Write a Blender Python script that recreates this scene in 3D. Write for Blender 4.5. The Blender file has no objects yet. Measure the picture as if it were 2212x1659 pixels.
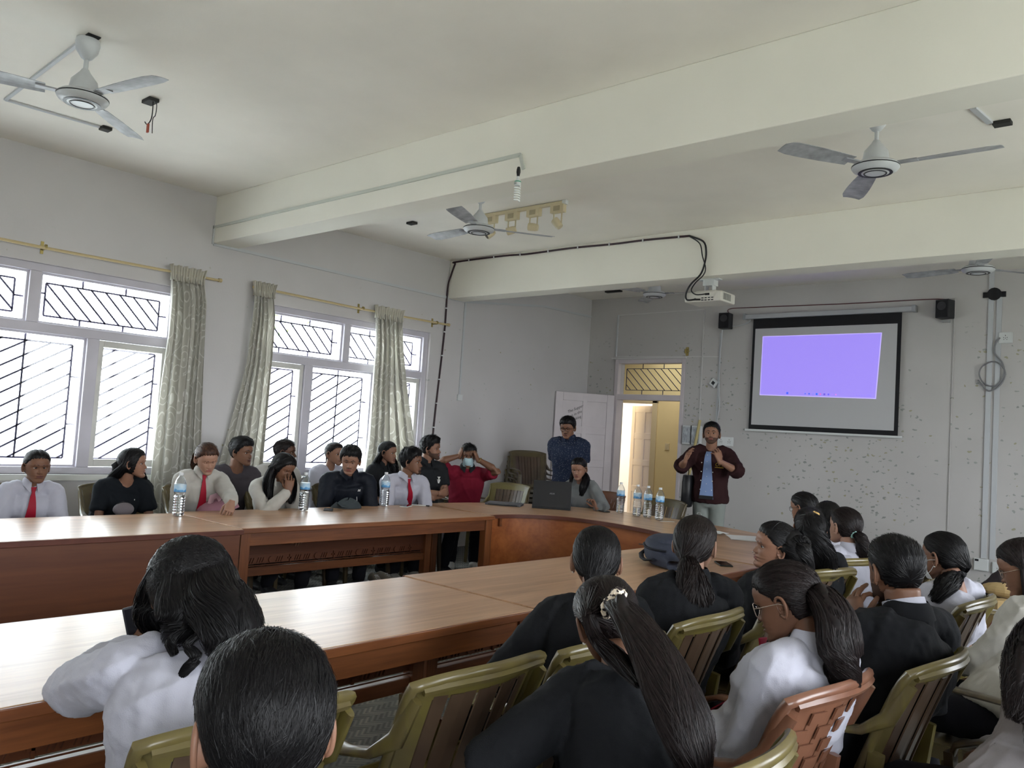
import bpy, math, random
import numpy as np
from mathutils import Vector, Matrix, Euler
random.seed(7); RNG = np.random.default_rng(7)
SC = bpy.context.scene
COL = SC.collection
PI = math.pi

# ---------------------------------------------------------------- camera, sky, exposure
cam_d = bpy.data.cameras.new('camera'); cam = bpy.data.objects.new('camera', cam_d); COL.objects.link(cam)
cam_d.sensor_fit = 'HORIZONTAL'; cam_d.sensor_width = 36.0; cam_d.lens = 36.0 * 1776.4 / 2212
cam_d.clip_start = 0.05; cam_d.clip_end = 300
_yaw, _pit, _rol = 0.728709, 0.0585868, -0.0637062
_f = Vector((-math.sin(_yaw) * math.cos(_pit), math.cos(_yaw) * math.cos(_pit), math.sin(_pit)))
_r0 = Vector((math.cos(_yaw), math.sin(_yaw), 0)); _d0 = _f.cross(_r0)
_r = _r0 * math.cos(_rol) + _d0 * math.sin(_rol); _dn = -_r0 * math.sin(_rol) + _d0 * math.cos(_rol)
_m = Matrix((_r, -_dn, -_f)).transposed().to_4x4(); _m.translation = (0, 0, 1.5)
cam.matrix_world = _m
SC.camera = cam

world = bpy.data.worlds.new('overcast_sky'); SC.world = world; world.use_nodes = True
_nt = world.node_tree; _bg = _nt.nodes['Background']
_geo = _nt.nodes.new('ShaderNodeTexCoord'); _sep = _nt.nodes.new('ShaderNodeSeparateXYZ'); _rmp = _nt.nodes.new('ShaderNodeValToRGB')
_nt.links.new(_geo.outputs['Generated'], _sep.inputs[0]); _nt.links.new(_sep.outputs['Z'], _rmp.inputs[0])
_rmp.color_ramp.elements[0].position = 0.0; _rmp.color_ramp.elements[0].color = (0.92, 0.96, 1.0, 1)
_rmp.color_ramp.elements[1].position = 0.9; _rmp.color_ramp.elements[1].color = (0.85, 0.92, 1.0, 1)
_nt.links.new(_rmp.outputs[0], _bg.inputs[0]); _bg.inputs[1].default_value = 4.2

SC.view_settings.view_transform = 'Standard'; SC.view_settings.look = 'None'
SC.view_settings.gamma = 1.0; SC.view_settings.use_curve_mapping = False
SC.view_settings.exposure = 1.95
try:
    SC.cycles.use_denoising = True
    SC.cycles.denoiser = 'OPENIMAGEDENOISE'
    SC.cycles.max_bounces = 9; SC.cycles.diffuse_bounces = 5; SC.cycles.glossy_bounces = 3
    SC.cycles.transmission_bounces = 6; SC.cycles.transparent_max_bounces = 12
    SC.cycles.caustics_reflective = False; SC.cycles.caustics_refractive = False
    SC.cycles.sample_clamp_indirect = 4.0
except Exception:
    pass

def portal(loc, rot, sx, sy):
    d = bpy.data.lights.new('window_daylight', 'AREA'); d.shape = 'RECTANGLE'; d.size = sx; d.size_y = sy
    d.cycles.is_portal = True
    o = bpy.data.objects.new('window_daylight', d); COL.objects.link(o); o.location = loc; o.rotation_euler = rot

# ---------------------------------------------------------------- room dimensions (metres)
XL, XR, YB, YF, H = -7.511, 1.9, -3.2, 10.141, 3.61
WT = 0.24
WIN = [(1.15, 3.67), (4.40, 6.85), (-2.10, 0.40)]            # left wall windows (y from, y to)
WZ0, WZ1 = 0.90, 2.66
RWIN = [(-2.4, -0.1), (1.4, 3.9), (5.4, 7.9)]                # right wall windows, outside the frame
for a, b in WIN: portal((XL - WT - .05, (a + b) / 2, (WZ0 + WZ1) / 2), (0, -PI / 2, 0), WZ1 - WZ0, b - a)
for a, b in RWIN: portal((XR + WT + .05, (a + b) / 2, 1.8), (0, PI / 2, 0), 1.9, b - a)

# ---------------------------------------------------------------- mesh helpers
class MB:
    """collects shapes; build() links them as one mesh object"""
    def __init__(s): s.v = []; s.f = []; s.m = []
    def add(s, verts, faces, mi=0):
        n = len(s.v); s.v.extend([tuple(map(float, p)) for p in verts])
        s.f.extend([tuple(n + i for i in f) for f in faces]); s.m.extend([mi] * len(faces)); return s
    def box(s, lo, hi, mi=0, M=None):
        x0, y0, z0 = lo; x1, y1, z1 = hi
        v = [(x0,y0,z0),(x1,y0,z0),(x1,y1,z0),(x0,y1,z0),(x0,y0,z1),(x1,y0,z1),(x1,y1,z1),(x0,y1,z1)]
        if M is not None: v = [tuple(M @ Vector(p)) for p in v]
        return s.add(v, [(0,3,2,1),(4,5,6,7),(0,1,5,4),(1,2,6,5),(2,3,7,6),(3,0,4,7)], mi)
    def cbox(s, c, d, mi=0, M=None):
        return s.box([c[i] - d[i] / 2 for i in range(3)], [c[i] + d[i] / 2 for i in range(3)], mi, M)
    def bar(s, a, b, w, h=None, up=(0, 0, 1), mi=0):
        """square bar from a to b"""
        a = Vector(a); b = Vector(b); h = h or w; d = (b - a).normalized(); up = Vector(up)
        if abs(d.dot(up)) > .98: up = Vector((1, 0, 0))
        sx = d.cross(up).normalized() * w / 2; sy = sx.normalized().cross(d) * h / 2
        v = [a - sx - sy, a + sx - sy, a + sx + sy, a - sx + sy, b - sx - sy, b + sx - sy, b + sx + sy, b - sx + sy]
        return s.add(v, [(0,1,2,3),(7,6,5,4),(0,4,5,1),(1,5,6,2),(2,6,7,3),(3,7,4,0)], mi)
    def loft(s, pts, rad, seg=10, mi=0, up=(0, 0, 1), n=2.0, cap=True, roundcap=False):
        """tube through pts; rad = list of r or (rx, ry); closed ends"""
        P = np.array([list(p) for p in pts], float); k = len(P)
        Rr = [(r, r) if np.isscalar(r) else tuple(r) for r in rad]
        if roundcap:
            d0 = P[0] - P[1]; d0 /= np.linalg.norm(d0) + 1e-9; d1 = P[-1] - P[-2]; d1 /= np.linalg.norm(d1) + 1e-9
            r0, r1 = min(Rr[0]), min(Rr[-1])
            P = np.vstack([P[0] + d0 * r0, P[0] + d0 * r0 * .7, P, P[-1] + d1 * r1 * .7, P[-1] + d1 * r1])
            q0, q1 = Rr[0], Rr[-1]
            Rr = [(q0[0]*.12, q0[1]*.12), (q0[0]*.7, q0[1]*.7)] + Rr + [(q1[0]*.7, q1[1]*.7), (q1[0]*.12, q1[1]*.12)]
            k = len(P)
        T = np.gradient(P, axis=0); T /= np.linalg.norm(T, axis=1)[:, None] + 1e-12
        u = np.array(up, float)
        if abs(T[0] @ u) > .97: u = np.array([0, 1., 0]) if abs(T[0][1]) < .9 else np.array([1., 0, 0])
        A = []; 
        for i in range(k):
            x = np.cross(T[i], u)
            if np.linalg.norm(x) < 1e-4: x = A[-1][0] if A else np.array([1., 0, 0])
            x /= np.linalg.norm(x); y = np.cross(x, T[i]); y /= np.linalg.norm(y)
            if A and x @ A[-1][0] < 0: x, y = -x, -y
            A.append((x, y)); u = y if np.linalg.norm(np.cross(T[min(i+1,k-1)], np.array(up, float))) < .15 else np.array(up, float)
        th = np.arange(seg) * 2 * PI / seg; c, sn = np.cos(th), np.sin(th)
        e = 2.0 / n; cc = np.sign(c) * abs(c) ** e; ss = np.sign(sn) * abs(sn) ** e
        V = []
        for i in range(k):
            V.append(P[i] + np.outer(cc * Rr[i][0], A[i][0]) + np.outer(ss * Rr[i][1], A[i][1]))
        V = np.vstack(V); F = []
        for i in range(k - 1):
            for j in range(seg):
                a = i * seg + j; b = i * seg + (j + 1) % seg; F.append((a, b, b + seg, a + seg))
        if cap: F.append(tuple(range(seg))[::-1]); F.append(tuple((k - 1) * seg + j for j in range(seg)))
        return s.add(V, F, mi)
    def tube(s, pts, r, seg=8, mi=0, **k): return s.loft(pts, [r] * len(pts), seg, mi, **k)
    def lathe(s, prof, o=(0, 0, 0), seg=24, mi=0, M=None):
        """prof: (r, z) list"""
        V = []; F = []; k = len(prof)
        for r, z in prof:
            for j in range(seg):
                t = 2 * PI * j / seg; p = Vector((r * math.cos(t), r * math.sin(t), z))
                if M is not None: p = M @ p
                V.append((p[0] + o[0], p[1] + o[1], p[2] + o[2]))
        for i in range(k - 1):
            for j in range(seg):
                a = i * seg + j; b = i * seg + (j + 1) % seg; F.append((a, b, b + seg, a + seg))
        F.append(tuple(range(seg))[::-1]); F.append(tuple((k - 1) * seg + j for j in range(seg)))
        return s.add(V, F, mi)
    def grid(s, G, mi=0, closed_u=False):
        """G[i][j] points"""
        G = np.array(G, float); a, b = G.shape[:2]; V = G.reshape(-1, 3); F = []
        for i in range(a - 1):
            for j in range(b - (0 if closed_u else 1)):
                p = i * b + j; q = i * b + (j + 1) % b; F.append((p, q, q + b, p + b))
        return s.add(V, F, mi)
    def slab(s, G, H2, mi=0):
        """closed sheet between two equal grids of points"""
        G = np.array(G, float); K = np.array(H2, float); a, b = G.shape[:2]; n = a * b
        V = np.vstack([G.reshape(-1, 3), K.reshape(-1, 3)]); F = []
        for i in range(a - 1):
            for j in range(b - 1):
                p = i * b + j; F.append((p, p + 1, p + 1 + b, p + b)); F.append((n + p, n + p + b, n + p + 1 + b, n + p + 1))
        for i in range(a - 1):
            p = i * b; F.append((p, p + b, n + p + b, n + p)); p = i * b + b - 1; F.append((p, n + p, n + p + b, p + b))
        for j in range(b - 1):
            p = j; F.append((p, n + p, n + p + 1, p + 1)); p = (a - 1) * b + j; F.append((p, p + 1, n + p + 1, n + p))
        return s.add(V, F, mi)
    def prism(s, poly, z0, z1, mi=0, M=None):
        n = len(poly); v = [(x, y, z0) for x, y in poly] + [(x, y, z1) for x, y in poly]
        if M is not None: v = [tuple(M @ Vector(p)) for p in v]
        return s.add(v, [tuple(range(n))[::-1], tuple(range(n, 2 * n))] + [(i, (i + 1) % n, n + (i + 1) % n, n + i) for i in range(n)], mi)
    def ball(s, c, r, seg=12, mi=0, M=None):
        if np.isscalar(r): r = (r, r, r)
        k = max(6, seg * 2 // 3); V = []; F = []
        for i in range(k + 1):
            ph = PI * i / k
            for j in range(seg):
                t = 2 * PI * j / seg
                p = Vector((r[0] * math.sin(ph) * math.cos(t), r[1] * math.sin(ph) * math.sin(t), -r[2] * math.cos(ph)))
                if M is not None: p = M @ p
                V.append((p[0] + c[0], p[1] + c[1], p[2] + c[2]))
        for i in range(k):
            for j in range(seg):
                a = i * seg + j; b = i * seg + (j + 1) % seg; F.append((a, b, b + seg, a + seg))
        return s.add(V, F, mi)
    def mesh(s, name='m'):
        me = bpy.data.meshes.new(name); me.from_pydata(s.v, [], s.f)
        if any(s.m): me.polygons.foreach_set('material_index', s.m)
        me.update(); return me
    def build(s, name, mats, parent=None, smooth=False, bevel=0, seg=2, loc=None, angle=40):
        me = s.mesh(name)
        o = bpy.data.objects.new(name, me); COL.objects.link(o)
        for m in (mats if isinstance(mats, (list, tuple)) else [mats]): me.materials.append(m)
        if parent is not None:
            o.parent = parent
            if loc is None and s.v:  # geometry is written in world space: bring it to the parent's space
                pl = world_loc(parent); me.transform(Matrix.Translation(-pl))
        if loc is not None: o.location = loc
        if smooth:
            me.polygons.foreach_set('use_smooth', [True] * len(me.polygons))
            if angle and angle < 180:
                try: me.set_sharp_from_angle(angle=math.radians(angle))
                except Exception: pass
        if bevel:
            b = o.modifiers.new('bevel', 'BEVEL'); b.width = bevel; b.segments = seg; b.limit_method = 'ANGLE'; b.angle_limit = .6
        return o

def world_loc(o):
    p = Vector((0, 0, 0))
    while o is not None: p += o.location; o = o.parent
    return p

def tag(o, label=None, cat=None, group=None, kind=None):
    if label: o['label'] = label
    if cat: o['category'] = cat
    if group: o['group'] = group
    if kind: o['kind'] = kind
    return o

def thing(name, label, cat, loc=(0, 0, 0), group=None, rz=0):
    o = bpy.data.objects.new(name, None); COL.objects.link(o); o.location = loc; o.rotation_euler.z = rz
    o.empty_display_size = .1
    return tag(o, label, cat, group)

def copy_tree(o, loc=None, rz=None, label=None):
    c = o.copy(); COL.objects.link(c)
    if loc is not None: c.location = loc
    if rz is not None: c.rotation_euler.z = rz
    if label: c['label'] = label
    for ch in list(o.children):
        k = ch.copy(); COL.objects.link(k); k.parent = c
        for g in list(ch.children):
            q = g.copy(); COL.objects.link(q); q.parent = k
    return c

def remesh(mb, voxel, smooth=2, fac=.5):
    """union of closed shapes as one skin: (verts, faces) arrays"""
    me = mb.mesh('tmp'); o = bpy.data.objects.new('tmp', me); COL.objects.link(o)
    r = o.modifiers.new('r', 'REMESH'); r.mode = 'VOXEL'; r.voxel_size = voxel; r.adaptivity = 0
    if smooth:
        s = o.modifiers.new('s', 'SMOOTH'); s.factor = fac; s.iterations = smooth
    dg = bpy.context.evaluated_depsgraph_get(); ev = o.evaluated_get(dg); em = ev.to_mesh()
    V = np.empty(len(em.vertices) * 3, np.float32); em.vertices.foreach_get('co', V); V = V.reshape(-1, 3).astype(float)
    Nn = np.empty(len(em.vertices) * 3, np.float32); em.vertices.foreach_get('normal', Nn); Nn = Nn.reshape(-1, 3).astype(float)
    L = np.empty(len(em.loops), np.int32); em.loops.foreach_get('vertex_index', L)
    ls = np.empty(len(em.polygons), np.int32); em.polygons.foreach_get('loop_total', ls)
    F = []; k = 0
    for t in ls: F.append(tuple(int(x) for x in L[k:k + t])); k += t
    ev.to_mesh_clear(); bpy.data.objects.remove(o); bpy.data.meshes.remove(me)
    return V, F, Nn

def folds(V, N, amp, freq=22.0, seed=0, axis=None):
    """cloth folds: warped sines pushed along the normal"""
    r = np.random.default_rng(seed); out = np.zeros(len(V))
    for k in range(5):
        d = r.normal(size=3); d /= np.linalg.norm(d); w = r.normal(size=3) * 9
        if axis is not None: d = d - .75 * (d @ axis) * axis
        ph = V @ (d * freq * (1 + .55 * k)) + 1.6 * np.sin(V @ w + r.uniform(0, 6)) + r.uniform(0, 6)
        out += (1 - abs(np.sin(ph))) ** 1.5 * amp / (1 + .5 * k) * np.clip(np.sin(V @ (r.normal(size=3) * 7) + r.uniform(0, 6)) + .3, 0, 1)
    return V + N * out[:, None]

# ---------------------------------------------------------------- materials
MATS = {}
def mat(name, col, rough=.6, metal=0, spec=.4, bump=0, bscale=40, var=0, vscale=6, emit=None, es=0, alpha=None, trans=0, ior=1.45, coat=0, aniso=None, stretch=None, sheen=0, sss=0):
    if name in MATS: return MATS[name]
    m = bpy.data.materials.new(name); m.use_nodes = True; nt = m.node_tree; b = nt.nodes['Principled BSDF']
    c = (*col, 1)
    b.inputs['Base Color'].default_value = c; b.inputs['Roughness'].default_value = rough; b.inputs['Metallic'].default_value = metal
    b.inputs['Specular IOR Level'].default_value = spec; b.inputs['Transmission Weight'].default_value = trans; b.inputs['IOR'].default_value = ior
    b.inputs['Coat Weight'].default_value = coat
    if sheen: b.inputs['Sheen Weight'].default_value = sheen
    if sss: b.inputs['Subsurface Weight'].default_value = sss; b.inputs['Subsurface Radius'].default_value = (.01, .004, .002)
    if emit: b.inputs['Emission Color'].default_value = (*emit, 1); b.inputs['Emission Strength'].default_value = es
    if var or bump:
        tc = nt.nodes.new('ShaderNodeTexCoord'); mp = nt.nodes.new('ShaderNodeMapping'); nt.links.new(tc.outputs['Object'], mp.inputs[0])
        if stretch: mp.inputs['Scale'].default_value = stretch
        if var:
            n = nt.nodes.new('ShaderNodeTexNoise'); n.inputs['Scale'].default_value = vscale; n.inputs['Detail'].default_value = 4
            nt.links.new(mp.outputs[0], n.inputs[0])
            r = nt.nodes.new('ShaderNodeValToRGB'); nt.links.new(n.outputs[0], r.inputs[0])
            r.color_ramp.elements[0].position = .3; r.color_ramp.elements[1].position = .7
            r.color_ramp.elements[0].color = (*[max(0, x * (1 - var)) for x in col], 1); r.color_ramp.elements[1].color = (*[min(1, x * (1 + var)) for x in col], 1)
            nt.links.new(r.outputs[0], b.inputs['Base Color'])
        if bump:
            n2 = nt.nodes.new('ShaderNodeTexNoise'); n2.inputs['Scale'].default_value = bscale; n2.inputs['Detail'].default_value = 3
            nt.links.new(mp.outputs[0], n2.inputs[0]); bp = nt.nodes.new('ShaderNodeBump'); bp.inputs['Strength'].default_value = bump; bp.inputs['Distance'].default_value = .004
            nt.links.new(n2.outputs[0], bp.inputs['Height']); nt.links.new(bp.outputs[0], b.inputs['Normal'])
    MATS[name] = m; return m

def nodes_of(name, rough=.6, spec=.4):
    m = bpy.data.materials.new(name); m.use_nodes = True; MATS[name] = m
    nt = m.node_tree; b = nt.nodes['Principled BSDF']; b.inputs['Roughness'].default_value = rough; b.inputs['Specular IOR Level'].default_value = spec
    def N(t, **k):
        n = nt.nodes.new('ShaderNode' + t)
        for a, v in k.items():
            if a.startswith('_'): setattr(n, a[1:], v)
            else: n.inputs[a.replace('__', ' ')].default_value = v
        return n
    def Lk(a, b2): nt.links.new(a, b2)
    def ramp(src, stops):
        r = N('ValToRGB'); Lk(src, r.inputs[0]); e = r.color_ramp.elements
        while len(e) < len(stops): e.new(.5)
        for i, (p, c) in enumerate(stops): e[i].position = p; e[i].color = (*c, 1) if len(c) == 3 else c
        return r.outputs[0]
    def mix(f, a, c, mode='MIX'):
        x = N('MixRGB', _blend_type=mode)
        for s, v in ((0, f), (1, a), (2, c)):
            if hasattr(v, 'is_output') or hasattr(v, 'links'): Lk(v, x.inputs[s])
            elif s == 0: x.inputs[0].default_value = v
            else: x.inputs[s].default_value = (*v, 1)
        return x.outputs[0]
    def math_(op, a, c=None):
        x = N('Math', _operation=op)
        if op == 'MULTIPLY_ADD': x.inputs[2].default_value = .12; 
        for s, v in ((0, a), (1, c)):
            if v is None: continue
            if hasattr(v, 'links'): Lk(v, x.inputs[s])
            else: x.inputs[s].default_value = v
        return x.outputs[0]
    return m, nt, b, N, Lk, ramp, mix, math_

def plaster(name, col, dirt=.12, chips=0, chipcol=(.27, .28, .265)):
    m, nt, b, N, Lk, ramp, mix, math_ = nodes_of(name, .75, .25)
    tc = N('TexCoord'); o = tc.outputs['Object']
    n1 = N('TexNoise', Scale=.9, Detail=5.0); Lk(o, n1.inputs['Vector'])
    c = ramp(n1.outputs[0], [(.3, [x * (1 - dirt) for x in col]), (.7, [min(1, x * (1 + dirt * .4)) for x in col])])
    if chips:
        # chips of missing paint: small voronoi cells, gathered where a large noise is high and the wall is low
        v = N('TexVoronoi', Scale=21.0, Randomness=1.0); mp = N('Mapping'); mp.inputs['Scale'].default_value = (.75, 1, 1.25); Lk(o, mp.inputs[0])
        nz = N('TexNoise', Scale=22.0, Detail=2.0); Lk(o, nz.inputs['Vector'])
        add = N('VectorMath', _operation='MULTIPLY_ADD'); Lk(nz.outputs['Color'], add.inputs[0]); add.inputs[1].default_value = (.055, .055, .055); Lk(mp.outputs[0], add.inputs[2])
        Lk(add.outputs[0], v.inputs['Vector'])
        sx = N('SeparateXYZ'); Lk(v.outputs['Color'], sx.inputs[0])
        big = N('TexNoise', Scale=.95, Detail=2.0); Lk(o, big.inputs['Vector'])
        sel = math_('LESS_THAN', sx.outputs[0], math_('MULTIPLY', ramp(big.outputs[0], [(.36, (0, 0, 0)), (.66, (1, 1, 1))]), chips))
        r2 = math_('LESS_THAN', v.outputs['Distance'], math_('MULTIPLY_ADD', sx.outputs[1], .28))
        so = N('SeparateXYZ'); Lk(o, so.inputs[0])
        mr = N('MapRange'); Lk(so.outputs[2], mr.inputs[0]); mr.inputs[1].default_value = 3.1; mr.inputs[2].default_value = 2.7
        k = math_('MULTIPLY', math_('MULTIPLY', sel, r2), mr.outputs[0])
        cc = ramp(sx.outputs[2], [(.0, chipcol), (.72, [x * 1.25 for x in chipcol]), (.80, (.36, .34, .24))])
        c = mix(k, c, cc)
    Lk(c, b.inputs['Base Color'])
    n3 = N('TexNoise', Scale=60.0, Detail=3.0); Lk(o, n3.inputs['Vector'])
    bp = N('Bump', Strength=.12, Distance=.004); Lk(n3.outputs[0], bp.inputs['Height']); Lk(bp.outputs[0], b.inputs['Normal'])
    return m

def wood(name, dark, light, rough=.35, axis='Y', scale=1.0, coat=.2):
    m, nt, b, N, Lk, ramp, mix, math_ = nodes_of(name, rough, .5)
    tc = N('TexCoord'); mp = N('Mapping'); Lk(tc.outputs['Object'], mp.inputs[0])
    s = {'X': (.9, 14, 14), 'Y': (14, .9, 14), 'Z': (14, 14, .9)}[axis]
    mp.inputs['Scale'].default_value = [x * scale for x in s]
    n1 = N('TexNoise', Scale=1.0, Detail=6.0, Distortion=.6); Lk(mp.outputs[0], n1.inputs['Vector'])
    n2 = N('TexNoise', Scale=5.0, Detail=4.0, Distortion=.2); Lk(mp.outputs[0], n2.inputs['Vector'])
    f = math_('ADD', math_('MULTIPLY', n1.outputs[0], .7), math_('MULTIPLY', n2.outputs[0], .3))
    Lk(ramp(f, [(.36, dark), (.50, [(a + c) / 2 for a, c in zip(dark, light)]), (.64, light)]), b.inputs['Base Color'])
    b.inputs['Specular IOR Level'].default_value = .26 if 'laminate' in name else .45
    b.inputs['Coat Weight'].default_value = coat; b.inputs['Coat Roughness'].default_value = .2
    bp = N('Bump', Strength=.05, Distance=.003); Lk(n2.outputs[0], bp.inputs['Height']); Lk(bp.outputs[0], b.inputs['Normal'])
    return m

M_WALL = plaster('wall_paint', (.61, .60, .59), .08)
M_FAR = plaster('chipped_wall_paint', (.515, .50, .49), .10, chips=.5)
M_LEFT = plaster('left_wall_paint', (.55, .535, .54), .07, chips=.05, chipcol=(.4, .41, .40))
M_CEIL = plaster('ceiling_paint', (.88, .845, .77), .10)
M_BEAM = plaster('beam_paint', (.83, .81, .725), .06)
M_CORR = plaster('corridor_paint', (.80, .66, .36), .08)
M_FRAME = mat('window_frame_paint', (.50, .48, .53), .5, var=.08, vscale=3)
M_DOOR = mat('door_paint', (.60, .55, .57), .5, var=.06, vscale=3, bump=.1, bscale=15)
M_IRON = mat('grille_iron', (.095, .085, .135), .7, spec=.1)
M_TOP = wood('table_laminate', (.36, .205, .115), (.54, .33, .20), .31, 'Y', 1.0, coat=.04)
M_TOPX = wood('curved_table_laminate', (.36, .21, .12), (.54, .34, .21), .3, 'X', .8, coat=.08)
M_WOOD = wood('brown_varnished_wood', (.11, .034, .012), (.22, .075, .024), .4, 'Y', 1.2)
M_WOODZ = wood('brown_varnished_wood_upright', (.11, .034, .012), (.22, .075, .024), .4, 'Z', 1.2)
M_PANEL = wood('panel_veneer', (.085, .024, .009), (.145, .046, .016), .42, 'Y', .5)
M_PANELX = wood('curved_panel_veneer', (.22, .060, .014), (.36, .115, .030), .40, 'X', .5)
M_EDGE = mat('dark_table_edging', (.10, .03, .018), .4, var=.2, vscale=8)
M_WHITEPL = mat('white_plastic', (.62, .64, .64), .4)
M_CONDUIT = mat('conduit_plastic', (.50, .52, .54), .5)
M_BLACK = mat('black_plastic', (.012, .012, .014), .4)
M_BLACKM = mat('matt_black', (.01, .01, .012), .8)
M_BRASS = mat('old_brass', (.35, .28, .10), .4, metal=.7)
M_METAL = mat('grey_metal', (.4, .42, .44), .35, metal=.9)
M_CREAM = mat('cream_enamel', (.62, .54, .36), .4)
M_FAN = mat('fan_enamel', (.56, .58, .60), .3, var=.06, vscale=10)
M_FANBL = mat('dusty_fan_blade', (.34, .35, .37), .4, var=.3, vscale=14)
M_RED = mat('red_plastic', (.5, .02, .02), .5)

def glass_pane():
    m = bpy.data.materials.new('window_glass'); m.use_nodes = True; nt = m.node_tree; nt.nodes.clear()
    o = nt.nodes.new('ShaderNodeOutputMaterial'); t = nt.nodes.new('ShaderNodeBsdfTransparent'); g = nt.nodes.new('ShaderNodeBsdfGlossy')
    g.inputs['Roughness'].default_value = .03; t.inputs[0].default_value = (.93, .95, .95, 1)
    x = nt.nodes.new('ShaderNodeMixShader'); x.inputs[0].default_value = .03
    nt.links.new(t.outputs[0], x.inputs[1]); nt.links.new(g.outputs[0], x.inputs[2]); nt.links.new(x.outputs[0], o.inputs[0]); return m
M_GLASS = glass_pane()
# ================================================================= the room
def struct(mb, name, m, parent=None, **k):
    o = mb.build(name, m, parent, **k)
    if parent is None: o['kind'] = 'structure'
    return o

def carpet():
    m, nt, b, N, Lk, ramp, mix, math_ = nodes_of('zigzag_carpet', .95, .1)
    tc = N('TexCoord'); sp = N('SeparateXYZ'); Lk(tc.outputs['Object'], sp.inputs[0])
    x = math_('MULTIPLY', sp.outputs[0], 9.0); y = math_('MULTIPLY', sp.outputs[1], 9.0)
    tri = math_('PINGPONG', x, .5)
    z = math_('ADD', y, math_('MULTIPLY', tri, 1.1))
    line = math_('PINGPONG', math_('MULTIPLY', z, 3.0), .5)
    cell = N('TexNoise', Scale=3.0); Lk(tc.outputs['Object'], cell.inputs['Vector'])
    blk = math_('PINGPONG', math_('ADD', z, math_('FLOOR', x)), 1.0)
    f = math_('ADD', math_('MULTIPLY', line, .9), math_('MULTIPLY', blk, .35))
    c = ramp(f, [(.15, (.15, .152, .142)), (.55, (.25, .25, .23)), (.75, (.36, .345, .29))])
    fine = N('TexNoise', Scale=260.0); Lk(tc.outputs['Object'], fine.inputs['Vector'])
    Lk(mix(.35, c, fine.outputs[0], 'MULTIPLY'), b.inputs['Base Color'])
    bp = N('Bump', Strength=.6, Distance=.006); Lk(f, bp.inputs['Height']); Lk(bp.outputs[0], b.inputs['Normal'])
    return m
M_CARPET = carpet()
struct(MB().box((XL - WT, YB - WT, -.12), (XR + WT, YF + WT, 0)), 'floor', M_CARPET)
struct(MB().box((XL - WT, YB - WT, H), (XR + WT, YF + WT, H + .15)), 'ceiling', M_CEIL)

def wall_with_holes(axis, at, th, a0, a1, z0, z1, holes, mb=None):
    """axis 'x': wall plane at x=at running in y; holes (a, b, z0, z1)"""
    mb = mb or MB(); cur = a0
    def bx(p, q, zz0, zz1):
        if axis == 'x': mb.box((min(at, at + th), p, zz0), (max(at, at + th), q, zz1))
        else: mb.box((p, min(at, at + th), zz0), (q, max(at, at + th), zz1))
    for a, b, h0, h1 in sorted(holes):
        bx(cur, a, z0, z1)
        if h0 > z0: bx(a, b, z0, h0)
        if h1 < z1: bx(a, b, h1, z1)
        cur = b
    bx(cur, a1, z0, z1); return mb
struct(wall_with_holes('x', XL, -WT, YB - WT, YF + WT, 0, H, [(a, b, WZ0, WZ1) for a, b in WIN]), 'wall_left', M_LEFT)
struct(wall_with_holes('x', XR, WT, YB - WT, YF + WT, 0, H, [(a, b, .85, 2.75) for a, b in RWIN]), 'wall_right', M_WALL)
DX0, DX1, DZT = -7.00, -5.83, 2.68
struct(wall_with_holes('y', YF, WT, XL, XR, 0, H, [(DX0, DX1, 0, DZT)]), 'wall_far', M_FAR)
struct(MB().box((XL, YB - WT, 0), (XR, YB, H)), 'wall_back', M_WALL)
# beams across the room
B1, B2 = (3.92, 4.19, 3.15), (7.10, 7.37, 3.13)
struct(MB().box((XL, B1[0], B1[2]), (XR, B1[1], H)), 'trim_1', M_BEAM, bevel=.006)
struct(MB().box((XL, B2[0], B2[2]), (XR, B2[1], H)), 'trim_2', M_BEAM, bevel=.006)
struct(MB().box((XL, YF - .012, 0), (DX0 - .06, YF, .11)).box((DX1 + .06, YF - .012, 0), (XR, YF, .11)), 'baseboard_far', M_FAR)

# ---- left wall windows
def grille(mb, y0, y1, z0, z1, kind, x, r=.0085):
    iy, iz = .075, .075 if z1 - z0 < .6 else .07
    a, b, c, d = y0 + iy, y1 - iy, z0 + iz, z1 - iz
    def br(p, q): mb.bar((x, *p), (x, *q), r * 1.8, .006, up=(1, 0, 0))
    for p, q in (((a, c), (b, c)), ((a, d), (b, d)), ((a, c), (a, d)), ((b, c), (b, d))): br(p, q)
    hgt, wid = d - c, b - a
    if kind == 'down':   # transom: bars fall to the right
        n = max(4, round(wid / .13)); sl = hgt * .95; st = wid / n
        for k in range(-int(sl / st) - 1, n + 1):
            s0 = a + k * st; e0 = s0 + sl
            t0 = max(0, (a - s0) / sl); t1 = min(1, (b - s0) / sl)
            if t1 - t0 > .08: br((s0 + sl * t0, d - hgt * t0), (s0 + sl * t1, d - hgt * t1))
        for f in (.3, .68): br((a + wid * f, d), (a + wid * f, z1)); br((a + wid * f, c), (a + wid * f, z0))
        br((y0, (c + d) / 2 + .05), (a, (c + d) / 2 + .05)); br((b, (c + d) / 2), (y1, (c + d) / 2))
    else:
        sp = .118; slope = .62; k0 = c - wid * slope
        z = k0 + .03
        while z < d:
            t0 = max(0, (c - z) / (wid * slope)); t1 = min(1, (d - z) / (wid * slope))
            if t1 - t0 > .06: br((a + wid * t0, z + wid * slope * t0), (a + wid * t1, z + wid * slope * t1))
            z += sp
        for zz in (c + hgt * .3, c + hgt * .72): br((y0, zz), (a, zz)); br((b, zz), (y1, zz))
        if kind == 'fixed': br(((a + b) / 2, c), ((a + b) / 2, z1))

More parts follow.
